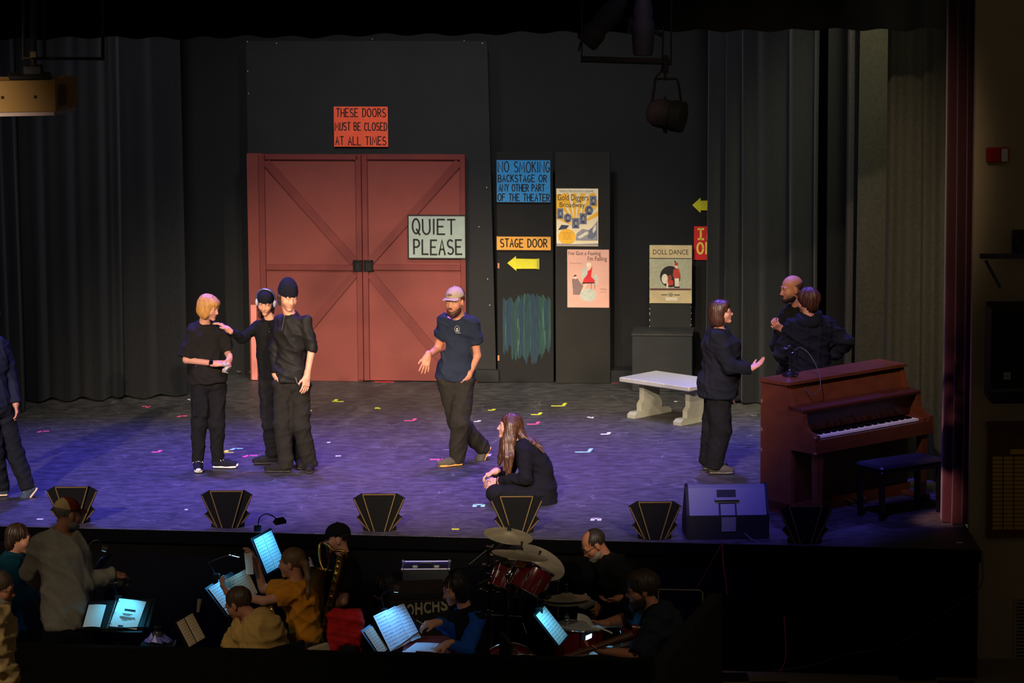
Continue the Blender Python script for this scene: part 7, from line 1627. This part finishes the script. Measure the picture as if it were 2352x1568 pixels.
# conductor desk with binder
Y3 = -3.05; TL, TR, BL = vv(206, 1384, Y3+.12), vv(350, 1378, Y3+.12), vv(190, 1448, Y3-.12)
root, N_, wn, hn = music_stand('wide conductor desk holding an open ring binder', TL, TR, BL)
DP = TL.copy(); DN_ = N_.copy()
def onp(px, py, off):
    d_ = ray(px, py); O_ = DP+DN_*off; return CAM+d_*((O_-CAM).dot(DN_)/d_.dot(DN_))
sheet('score_page', onp(204, 1389, .012), onp(244, 1389, .012), onp(190, 1440, .012), M_PAPER, None, .006, label='left page of the open binder on the conductor desk', group='binder pages')
rp = sheet('score_page', onp(274, 1374, .012), onp(336, 1382, .012), onp(251, 1438, .012), M_PAPER, None, .004, label='title page of the open binder on the conductor desk', group='binder pages')
A_, W_, H2 = onp(274, 1374, .021), onp(336, 1382, .021)-onp(274, 1374, .021), onp(249, 1443, .021)-onp(274, 1374, .021)
for x0, x1, y0, y1 in ((.33, .72, .30, .36), (.30, .66, .45, .465), (.34, .60, .49, .505), (.24, .80, .55, .565), (.24, .82, .585, .60), (.30, .70, .62, .635), (.36, .56, .66, .675), (.30, .48, .84, .88), (.30, .62, .89, .91)):
    mb = MB(); p_ = A_+W_*x0+H2*y0; n_ = mb._p([p_, p_+W_*(x1-x0), p_+W_*(x1-x0)+H2*(y1-y0), p_+H2*(y1-y0)]); mb.f.append([n_, n_+1, n_+2, n_+3]); mb.build('text_line', M_INK, rp)
bn = thing('ring_binder', 'black ring binder open under the conductor pages', 'binder', onp(262, 1410, .0))
mb = MB(); p_ = [onp(245, 1380, .008), onp(350, 1376, .008), onp(326, 1452, .008), onp(232, 1450, .008)]; n_ = mb._p(p_+[q-N_*.006 for q in p_]); mb.f += [[n_, n_+1, n_+2, n_+3], [n_+4, n_+5, n_+6, n_+7], [n_, n_+1, n_+5, n_+4], [n_+2, n_+3, n_+7, n_+6], [n_+1, n_+2, n_+6, n_+5], [n_, n_+3, n_+7, n_+4]]; mb.build('cover', M_STAND, bn)
for i in range(3):
    c_ = onp(268-9*i, 1382+26*i, .014); mb = MB(); mb.tube([c_+wn*.022*math.cos(t*math.pi/6)+N_*.018*math.sin(t*math.pi/6) for t in range(7)], .0025, 6); mb.build('ring', mat('chrome', (200, 200, 205), .15, metal=1.0), bn)
mb = MB(); mb.tube([onp(267, 1376, .012), onp(244, 1446, .012)], .006, 6); mb.build('spine_bar', mat('chrome', (200, 200, 205), .15, metal=1.0), bn)
stand_lamp('small clip lamp above the conductor ring binder', vv(272, 1372, Y3+.16), vv(284, 1340, Y3-.02), vv(276, 1420, Y3), 4.0, (0.03, 0.50, 0.85), vv(262, 1330, Y3+.12), 130)
# plain stand with tan pages, unlit
Y4 = -3.2; TL, TR, BL = vv(405, 1430, Y4), vv(441, 1409, Y4+.16), vv(434, 1486, Y4-.10)
root, N_, wn, hn = music_stand('small music stand with tan unlit pages near the pit wall', TL, TR, BL)
sheet('music_page', TL+N_*.004, TL.lerp(TR, .45)+N_*.004, BL+N_*.004, M_SCORE2, None, .003, label='left tan page on the unlit stand', group='open score pages'); sheet('music_page', TL.lerp(TR, .5)+N_*.006, TR+N_*.006, BL+(TR-TL)*.5+N_*.006, M_SCORE2, None, .003, label='right tan page on the unlit stand', group='open score pages')
mb = MB(); p_ = vv(455, 1405, Y4+.1); q_ = vv(459, 1376, Y4+.1); mb.tube([p_, q_], [.012, .018], 8); props(mb.build('lamp_tube', mat('tube_pale', (120, 112, 100), .5)), 'short pale lamp tube above the unlit stand', 'lamp')
# big stand with three pages
Y5 = -3.05; TL, TR, BL = vv(836, 1450, Y5-.10), vv(926, 1387, Y5+.28), vv(876, 1510, Y5-.20)
root, N_, wn, hn = music_stand('wide music stand with three blue-lit pages in front of the trunk', TL, TR, BL)
sheet('music_page', TL+N_*.003, TL.lerp(TR, .2)+N_*.003, TL+(BL-TL)*.9+N_*.003, M_SCORE2, None, .004, label='outer tan page at the left of the wide stand', group='open score pages')
sheet('music_page', vv(856, 1416, Y5)+N_*.008, vv(890, 1400, Y5+.14)+N_*.008, vv(896, 1498, Y5-.14)+N_*.008, M_SCORE, None, .005, label='second page from left on the wide stand', group='open score pages')
sheet('music_page', vv(882, 1406, Y5+.10)+N_*.012, vv(906, 1393, Y5+.20)+N_*.012, vv(920, 1486, Y5-.04)+N_*.012, M_SCORE, None, .005, label='third page from left on the wide stand', group='open score pages')
sheet('music_page', vv(904, 1396, Y5+.19)+N_*.008, vv(926, 1387, Y5+.28)+N_*.008, vv(944, 1474, Y5+.04)+N_*.008, M_SCORE, None, .005, label='right page on the wide stand, beside the trunk', group='open score pages')
stand_lamp('clip lamp with glowing blue strip above the wide stand', vv(884, 1402, Y5+.14), vv(910, 1356, Y5+.0), vv(900, 1440, Y5), 6, BL_, vv(880, 1362, Y5+.08), 130)
# stand beside the drums
Y6 = -3.0; TL, TR, BL = vv(1230, 1414, Y6), vv(1250, 1392, Y6+.20), vv(1283, 1482, Y6-.10)
root, N_, wn, hn = music_stand('cyan-lit music stand between the drums and the bass guitarist', TL, TR, BL)
sheet('music_page', TL+N_*.004, TL.lerp(TR, .49)+N_*.004, BL+N_*.004, M_SCORE, None, .003, label='left cyan-lit page beside the drums', group='open score pages'); sheet('music_page', TL.lerp(TR, .5)+N_*.004, TR+N_*.004, BL+(TR-TL)*.5+N_*.004, M_SCORE, None, .003, label='right cyan-lit page beside the drums', group='open score pages')
stand_lamp('small clip lamp on the stand beside the drums', vv(1238, 1400, Y6+.1), vv(1252, 1372, Y6-.06), vv(1272, 1442, Y6), 4, (0.08, 0.58, 1.0), vv(1240, 1372, Y6+.06), 130)
# empty dark stand left of the conductor's arm
Y0 = -1.6; TL, TR, BL = vv(232, 1285, Y0), vv(254, 1276, Y0+.16), vv(206, 1322, Y0-.06)
music_stand('dark empty music stand beyond the conductor arm', TL, TR, BL)
stand_lamp('thin arched clip lamp beyond the conductor arm', vv(196, 1282, Y0), vv(240, 1262, Y0), vv(225, 1310, Y0), 1.2, BL_, vv(222, 1240, Y0), 110)
# loose sheets
table = thing('pit_table', 'small dark red table between wide stand and blue-sleeved musician', 'table', vv(985, 1520, -3.2)); table.location.z = PITZ
tz = vv(985, 1490, -3.2).z; x0, x1 = vv(925, 1490, -3.2).x, vv(1062, 1490, -3.2).x
mb = MB(); mb.box(x0, x1, -3.42, -2.75, tz-.03, tz-.004, .006); mb.build('table_top', mat('table_red', (96, 22, 28), .35), table)
for x in (x0+.04, x1-.04):
    for y in (-3.38, -2.79): mb = MB(); mb.tube([(x, y, PITZ), (x, y, tz-.03)], .014, 8); mb.build('leg', M_STAND, table)
sheet('loose_sheet', Vector((vv(955, 1481, -3.1).x, -3.0, tz)), Vector((vv(1036, 1484, -3.1).x, -3.06, tz)), Vector((vv(930, 1498, -3.2).x, -3.26, tz)), M_SCORE, None, .004, label='large blue-lit sheet lying flat on the dark red table', cat='sheet music')
sheet('loose_sheet', Vector((vv(915, 1499, -3.3).x+.03, -3.28, tz+.004)), Vector((vv(955, 1500, -3.3).x, -3.29, tz+.004)), Vector((vv(915, 1503, -3.3).x+.03, -3.40, tz+.004)), M_PAPER, None, .002, label='narrow pale sheet at the near edge of the dark red table', cat='sheet music')
sheet('loose_sheet', vv(1346, 1361, YDR-.42), vv(1373, 1382, YDR-.44), vv(1318, 1378, YDR-.30), M_SCORE, None, .02, label='curled sheet held out by the drummer', cat='sheet music')
sheet('loose_sheet', vv(1327, 1408, YBA+.02), vv(1362, 1430, YBA+.02), vv(1325, 1422, YBA-.12), M_SCORE, None, .02, label='curved sheet in the bass guitarist far hand', cat='sheet music')
sheet('loose_sheet', vv(1356, 1436, YBA-.02), vv(1406, 1452, YBA-.02), vv(1357, 1440, YBA-.04), M_PAPER, None, .01, label='thin edge-on sheet below the bass guitarist wrist', cat='sheet music')
sheet('loose_sheet', vv(1366, 1484, YBA+.12), vv(1408, 1484, YBA+.12), vv(1352, 1504, YBA-.05), M_SCORE, None, .005, label='teal-lit sheet behind the bass neck', cat='sheet music')
stand_lamp('low clip lamp lighting the sheets behind the bass neck', vv(1350, 1496, YBA+.25), vv(1352, 1462, YBA+.12), vv(1390, 1470, YBA+.05), 2.0, (0.1, 0.55, 1.0), vv(1345, 1450, YBA+.22), 140)
# ================================================================== trunk, case, chair, bottle
YK = -2.0; tk = thing('equipment_trunk', 'black equipment trunk stencilled OHCHS behind the wide stand', 'trunk', vv(965, 1440, YK)); tk.location.z = PITZ
kc = vv(965, 1400, YK); kM = Matrix.Translation((kc.x, kc.y, PITZ)) @ Matrix.Rotation(math.radians(8), 4, 'Z'); kz = vv(965, 1360, YK).z-PITZ
M_TRK = mat('trunk_black', (30, 28, 25), .7, bump=.1, bs=80)
mb = MB(kM); mb.box(-.24, .24, -.02, .45, .0, kz-.07, .008); mb.build('body', M_TRK, tk)
mb = MB(kM); mb.box(-.24, .24, -.02, .45, kz-.06, kz, .010); mb.build('lid', M_TRK, tk)
mb = MB(kM); mb.box(-.246, .246, -.026, .456, kz-.075, kz-.055); mb.build('edge_rail', mat('trunk_rail', (62, 58, 52), .5, metal=.5), tk)
for x in (-.2, .2):
    for y in (.03, .40): mb = MB(kM); mb.lathe([(.03, -.012), (.035, 0), (.03, .012)], 12, Matrix.Translation((x, y, .035)) @ Matrix.Rotation(math.pi/2, 4, 'X')); mb.build('caster', M_STAND, tk)
for i, ch_ in enumerate('OHCHS'):
    mb = MB(kM); vs, fs = text_mesh(ch_, off=.03); x = -.11+.068*i; zc = vv(965, 1412, YK).z-PITZ+.008*i; n_ = mb._p([(x+.058*v[0], -.0235, zc+.10*v[1]) for v in vs]); mb.f += [[n_+k_ for k_ in f] for f in fs]; mb.build('lettering', mat('stencil_cream', (170, 160, 136), .7), tk)
YE = -.62; cz = vv(980, 1298, YE).z; cs = thing('road_case', 'black case with aluminium edges standing against the stage front', 'case', (vv(980, 1298, YE).x, YE, PITZ))
x0, x1 = vv(925, 1300, YE).x, vv(1032, 1300, YE).x
mb = MB(); mb.box(x0, x1, YE-.15, YE+.15, PITZ, cz, .006); mb.build('body', mat('case_black', (26, 28, 32), .45), cs)
M_ALU = mat('aluminium', (170, 174, 180), .3, metal=.9)
for seg in (((x0, YE-.15), (x1, YE-.15)), ((x0, YE+.15), (x1, YE+.15)), ((x0, YE-.15), (x0, YE+.15)), ((x1, YE-.15), (x1, YE+.15))): mb = MB(); mb.tube([(seg[0][0], seg[0][1], cz), (seg[1][0], seg[1][1], cz)], .008, 6); mb.build('edge_rail', M_ALU, cs)
for x in (x0, x1):
    for y in (YE-.15, YE+.15): mb = MB(); mb.ball((x, y, cz), .016, 8, 6); mb.build('corner_ball', M_ALU, cs, smooth='all')
mb = MB(); xm = (x0+x1)/2; mb.tube([(xm-.06, YE-.02, cz), (xm-.05, YE-.02, cz+.025), (xm+.05, YE-.02, cz+.025), (xm+.06, YE-.02, cz)], .008, 6); mb.build('handle', M_STAND, cs)
for x in (xm-.09, xm+.09): mb = MB(); mb.box(x-.02, x+.02, YE-.06, YE-.03, cz, cz+.012); mb.build('latch', M_ALU, cs)
# chair with red jacket
YJ = -2.75; jc = vv(795, 1500, YJ); pit_chair('black chair with a red jacket hung over its back', Vector((jc.x-.02, jc.y+.02, PITZ+.56)), (.3, 1))
z1 = vv(795, 1394, YJ).z; 
jk = [P_box((jc.x+.02, YJ-.22, z1-.12), (.125, .05, .13), np.eye(3), .045, .03), P_box((jc.x-.085, YJ-.22, z1-.26), (.04, .05, .28), np.eye(3), .035, .04), P_box((jc.x+.095, YJ-.20, z1-.30), (.05, .05, .32), np.eye(3), .035, .04), P_cone((jc.x-.06, YJ-.18, z1-.02), (jc.x+.08, YJ-.18, z1-.03), .05, .05, .04), P_box((jc.x+.02, YJ-.12, z1-.2), (.12, .03, .22), np.eye(3), .03, .03)]
v_, q_ = surf(jk, .012); v_ = wrinkle(v_, q_, .012, 5, 20, (.2, .2, 1)); props(np_mesh('red_jacket', v_, q_, cloth('jacket_red', (188, 32, 26), .1)), 'bright red jacket draped over a chair back', 'jacket')
# pale rounded chair back at the pit wall
jb = vv(742, 1496, -3.2); sdfv = [P_box((jb.x, -3.2, jb.z-.10), (.085, .02, .16), np.array([[.96, 0, .28], [0, 1, 0], [-.28, 0, .96]]), .02, .01)]
v_, q_ = surf(sdfv, .01); pb2 = thing('pale_chair', 'pale rounded chair back just above the pit wall', 'chair', (jb.x, -3.2, PITZ)); np_mesh('backrest', v_, q_, mat('chair_beige', (150, 132, 100), .6), pb2)
mb = MB(); mb.box(jb.x-.2, jb.x+.2, -3.18, -2.8, PITZ+.42, PITZ+.45, .01); mb.build('seat', mat('chair_beige', (150, 132, 100), .6), pb2)
for x in (-.17, .17):
    for y in (-3.16, -2.82): mb = MB(); mb.tube([(jb.x+x, y, PITZ), (jb.x+x, y, PITZ+.42)], .011, 8); mb.build('leg', mat('chair_steel', (60, 60, 62), .35, metal=.7), pb2)
mb = MB(); mb.tube([(jb.x+.1, -3.17, PITZ+.43), (jb.x+.07, -3.19, jb.z-.15)], .011, 8); mb.build('back_post', mat('chair_steel', (60, 60, 62), .35, metal=.7), pb2)
# bottle and shiny bag on a low stool
bt = vv(363, 1470, -3.3); st_ = thing('low_stool', 'dark stool carrying the water bottle', 'stool', (bt.x, -3.3, PITZ)); sz = vv(363, 1476, -3.3).z
mb = MB(); mb.box(bt.x-.13, bt.x+.13, -3.40, -3.20, sz-.03, sz, .006); mb.build('seat', M_STAND, st_)
for x in (-.1, .1):
    for y in (-3.37, -3.23): mb = MB(); mb.tube([(bt.x+x, y, PITZ), (bt.x+x, y, sz-.02)], .012, 8); mb.build('leg', M_STAND, st_)
wb_ = thing('water_bottle', 'dark water bottle with black lid beside the conductor desk', 'bottle', (bt.x, -3.3, sz))
mb = MB(Matrix.Translation((bt.x, -3.3, sz))); mb.lathe([(.034, 0), (.036, .01), (.036, .075), (.026, .09), (.024, .095)], 18); mb.build('body', mat('bottle_grey', (70, 66, 58), .3), wb_, smooth=True)
mb = MB(Matrix.Translation((bt.x, -3.3, sz))); mb.lathe([(.027, .093), (.027, .125), (.022, .13)], 16); mb.build('lid', M_STAND, wb_, smooth=True)
r_ = random.Random(9); mb = MB()
for i in range(16):
    an = i*2*math.pi/16; an2 = (i+1)*2*math.pi/16; z_a, z_b = .03+.04*r_.random(), .03+.04*r_.random()
    c_ = Vector((bt.x, -3.29, sz)); mb.quad(c_+Vector((.05*math.cos(an), .05*math.sin(an), z_a+.02)), c_+Vector((.05*math.cos(an2), .05*math.sin(an2), z_b+.02)), c_+Vector((.105*math.cos(an2), .075*math.sin(an2), .004+.02*r_.random())), c_+Vector((.105*math.cos(an), .075*math.sin(an), .004+.02*r_.random())))
props(mb.build('plastic_bag', mat('bag_purple_lit', (120, 112, 210), .25, spec=.6)), 'crinkled plastic wrap around the water bottle, purple light in its colour', 'bag')  # purple light on the plastic is put into its colour
# ================================================================== drum kit
M_CYM = mat('cymbal_bronze', (206, 194, 166), .42, metal=.75, var=.12, vs=12); M_CHR = mat('drum_chrome', (196, 196, 200), .15, metal=1.0); M_DRED = mat('drum_red', (112, 16, 22), .2, spec=.6); M_HEAD = mat('drum_head', (196, 192, 184), .6)
def cymbal(label, px, py, Y, dia, tilt, az, stand_px):
    c_ = V(px, py, Y); root = thing('cymbal', label, 'cymbal', (c_.x, c_.y, PITZ))
    q = Matrix.Translation(c_) @ Matrix.Rotation(az, 4, 'Z') @ Matrix.Rotation(tilt, 4, 'X'); r = dia/2
    mb = MB(q); mb.lathe([(.012, .034), (.03, .032), (.05, .022), (.06, .014), (r*.6, .004), (r, -.012), (r, -.014), (r*.6, .002), (.05, .010), (.012, .03)], 40); mb.build('disc', M_CYM, root, smooth=True)
    mb = MB(q); mb.lathe([(.006, .02), (.018, .034), (.018, .05), (.008, .056), (.008, .09), (.012, .092), (.012, .10)], 12); mb.build('wing_nut', M_STAND, root, smooth=True)
    b0 = c_+Vector((0, .02, -.02)); base_ = Vector((V(stand_px, py, Y).x, c_.y+.05, PITZ)); k_ = Vector((base_.x, base_.y, c_.z-.18))
    mb = MB(); mb.tube([b0, k_], .009, 8); mb.build('boom_arm', M_CHR, root, smooth=True); mb = MB(); mb.tube([k_, base_+Vector((0, 0, .3))], .012, 10); mb.build('stand_tube', M_CHR, root, smooth=True)
    mb = MB(); mb.ball(k_, .024, 10, 6); mb.build('tilter', M_CHR, root, smooth='all')
    for i in range(3): an = 2.1*i+.4; mb = MB(); mb.tube([base_+Vector((0, 0, .34)), base_+Vector((.25*math.cos(an), .25*math.sin(an), .012))], .009, 6); mb.build('leg', M_CHR, root)
    return root
cymbal('topmost crash cymbal in front of the crouching woman', 1168, 1227, -1.45, .40, math.radians(11), math.radians(50), 1128)
cymbal('large steeply tilted ride cymbal under the topmost crash', 1232, 1288, -1.2, .50, math.radians(28), math.radians(46), 1282)
cymbal('flat crash cymbal crossing in front of the ride', 1195, 1272, -1.75, .46, math.radians(9), math.radians(110), 1165)
cymbal('upper hi-hat cymbal beside the drummer page', 1302, 1370, -2.0, .38, math.radians(-4), 0.3, 1302)
cymbal('lower hi-hat cymbal just under the upper one', 1302, 1378, -2.0, .37, math.radians(-2), 0.3, 1303)
def drum(label, c_, axis, dia, dep, lugs=8, legs=False):
    c_ = Vector(c_); root = thing('drum', label, 'drum', (c_.x, c_.y, PITZ)); q = Matrix.Translation(c_) @ Vector(axis).to_track_quat('Z', 'Y').to_matrix().to_4x4(); r = dia/2
    mb = MB(q); mb.lathe([(r*.97, -dep/2), (r*.985, -dep/2+.01), (r*.985, dep/2-.01), (r*.97, dep/2)], 36); mb.build('shell', M_DRED, root, smooth=True)
    for z in (-dep/2, dep/2):
        mb = MB(q); mb.tube([(r*1.01*math.cos(t*math.pi/18), r*1.01*math.sin(t*math.pi/18), z) for t in range(37)], .010, 8, caps=False); mb.build('rim', M_CHR, root, smooth=True)
        mb = MB(q); mb.lathe([(.002, z+(.004 if z > 0 else -.006)), (r*.97, z+(.004 if z > 0 else -.006)), (r*.97, z+(.006 if z > 0 else -.004)), (.002, z+(.006 if z > 0 else -.004))], 32); mb.build('drum_head', M_HEAD if z > 0 else M_DRED, root)
    for i in range(lugs):
        an = 2*math.pi*i/lugs; mb = MB(q); mb.box(r*.98*math.cos(an)-.012, r*.98*math.cos(an)+.012, r*.98*math.sin(an)-.012, r*.98*math.sin(an)+.012, -.035, .035, .005); mb.tube([(r*1.01*math.cos(an), r*1.01*math.sin(an), -dep/2), (r*1.01*math.cos(an), r*1.01*math.sin(an), dep/2)], .004, 5); mb.build('lug', M_CHR, root)
    if legs:
        for an in (.5, 2.6, 4.7): mb = MB(); mb.tube([c_+Vector((r*1.03*math.cos(an), r*1.03*math.sin(an), .0)), Vector((c_.x+r*1.1*math.cos(an), c_.y+r*1.1*math.sin(an), PITZ))], .008, 6); mb.build('leg', M_CHR, root)
    return root
bdc = V(1180, 1470, -1.95); bdc.z = PITZ+.28; drum('large dark red bass drum lying on its side', bdc, (.25, -.95, 0.0), .54, .40)
t1 = V(1218, 1330, -1.7); drum('tilted red rack tom with chrome rim below the ride', t1, (.45, .25, .85), .30, .22); t2 = V(1168, 1330, -1.55); drum('left rack tom under the flat crash cymbal', t2, (.35, .3, .88), .28, .2)
t3 = V(1330, 1420, -1.9); drum('floor tom beside the drummer with grey head', (t3.x, t3.y, PITZ+.55), (.05, 0, 1), .38, .34, 8, True)
c_ = t1+Vector((-.06, -.08, .14)); mb = MB(); mb.prism([(c_.x-.06, c_.z-.015), (c_.x+.03, c_.z-.03), (c_.x+.06, c_.z-.0), (c_.x-.02, c_.z+.03), (c_.x-.06, c_.z+.015)], c_.y-.012, c_.y+.012); ob = mb.build('candy_packet', mat('packet_orange', (226, 90, 20), .4, var=.5, vs=30, rgb2=(240, 200, 60))); props(ob, 'small orange and yellow packet lying on the rack tom', 'packet')
rk = thing('drum_rack', 'chrome drum hardware rack with clamps and booms', 'drum hardware', (V(1155, 1400, -1.5).x, -1.5, PITZ))
for pts in ([(1122, 1260, -1.5), (1122, 1460, -1.5)], [(1160, 1330, -1.6), (1160, 1470, -1.6)], [(1078, 1296, -1.45), (1140, 1246, -1.45)], [(1098, 1312, -1.5), (1160, 1284, -1.6)], [(1098, 1344, -1.5), (1160, 1314, -1.65)], [(1110, 1360, -1.5), (1230, 1356, -1.6)], [(1100, 1410, -1.55), (1200, 1416, -1.6)]):
    mb = MB(); mb.tube([V(x, y, Y) for x, y, Y in pts], .011, 8); mb.build('tube', mat('hardware_dark', (90, 90, 92), .25, metal=1.0), rk, smooth=True)
for px, py in ((1122, 1258), (1113, 1300), (1122, 1320), (1150, 1308), (1105, 1356), (1124, 1356), (1160, 1362), (1124, 1412), (1160, 1418), (1162, 1364), (1140, 1330), (1196, 1360), (1122, 1404)):
    mb = MB(); c_ = V(px, py, -1.56); mb.box(c_.x-.016, c_.x+.016, c_.y-.02, c_.y+.02, c_.z-.02, c_.z+.02, .006); mb.tube([c_+Vector((.016, 0, 0)), c_+Vector((.04, -.01, .006))], .007, 6); mb.build('clamp', M_CHR, rk)
mb = MB(); mb.tube(smooth_path([V(1200, 1430, -2.35), V(1210, 1460, -2.37), V(1213, 1490, -2.35), V(1210, 1510, -2.3)]), .006, 6); props(mb.build('hoop_cable', M_CHR), 'pale cable hanging in front of the bass drum', 'cable')
kp = thing('kick_pedal', 'chrome kick pedal at the foot of the bass drum', 'pedal', (V(1190, 1500, -2.35).x, -2.3, PITZ))
mb = MB(); x = kp.location.x; mb.prism([(-2.48, PITZ+.02), (-2.22, PITZ+.10), (-2.22, PITZ+.115), (-2.48, PITZ+.035)], x-.045, x+.045, 'x'); mb.build('foot_board', M_CHR, kp); mb = MB(); mb.tube([(x-.12, -2.2, PITZ), (x-.08, -2.2, PITZ+.28), (x+.08, -2.2, PITZ+.28), (x+.12, -2.2, PITZ)], .009, 6); mb.build('frame', M_CHR, kp); mb = MB(); mb.tube([(x, -2.2, PITZ+.28), (x, -2.16, PITZ+.40)], .005, 6); mb.ball((x, -2.15, PITZ+.40), .025, 8, 6); mb.build('beater', M_HEAD, kp)
hb = thing('handrail', 'thin pale rail behind the bass guitarist', 'rail', V(1560, 1355, -1.3)); hb.location.z = PITZ
mb = MB(); mb.tube([V(1510, 1353, -1.3), V(1608, 1355, -1.3), V(1614, 1362, -1.3)], .006, 6); mb.build('rail', mat('rail_grey', (110, 104, 96), .5), hb); mb = MB(); mb.tube([V(1614, 1360, -1.3), Vector((V(1614, 1360, -1.3).x, -1.3, PITZ))], .008, 6); mb.tube([V(1512, 1354, -1.3), Vector((V(1512, 1354, -1.3).x, -1.3, PITZ))], .008, 6); mb.build('rail_post', mat('rail_grey', (110, 104, 96), .5), hb)
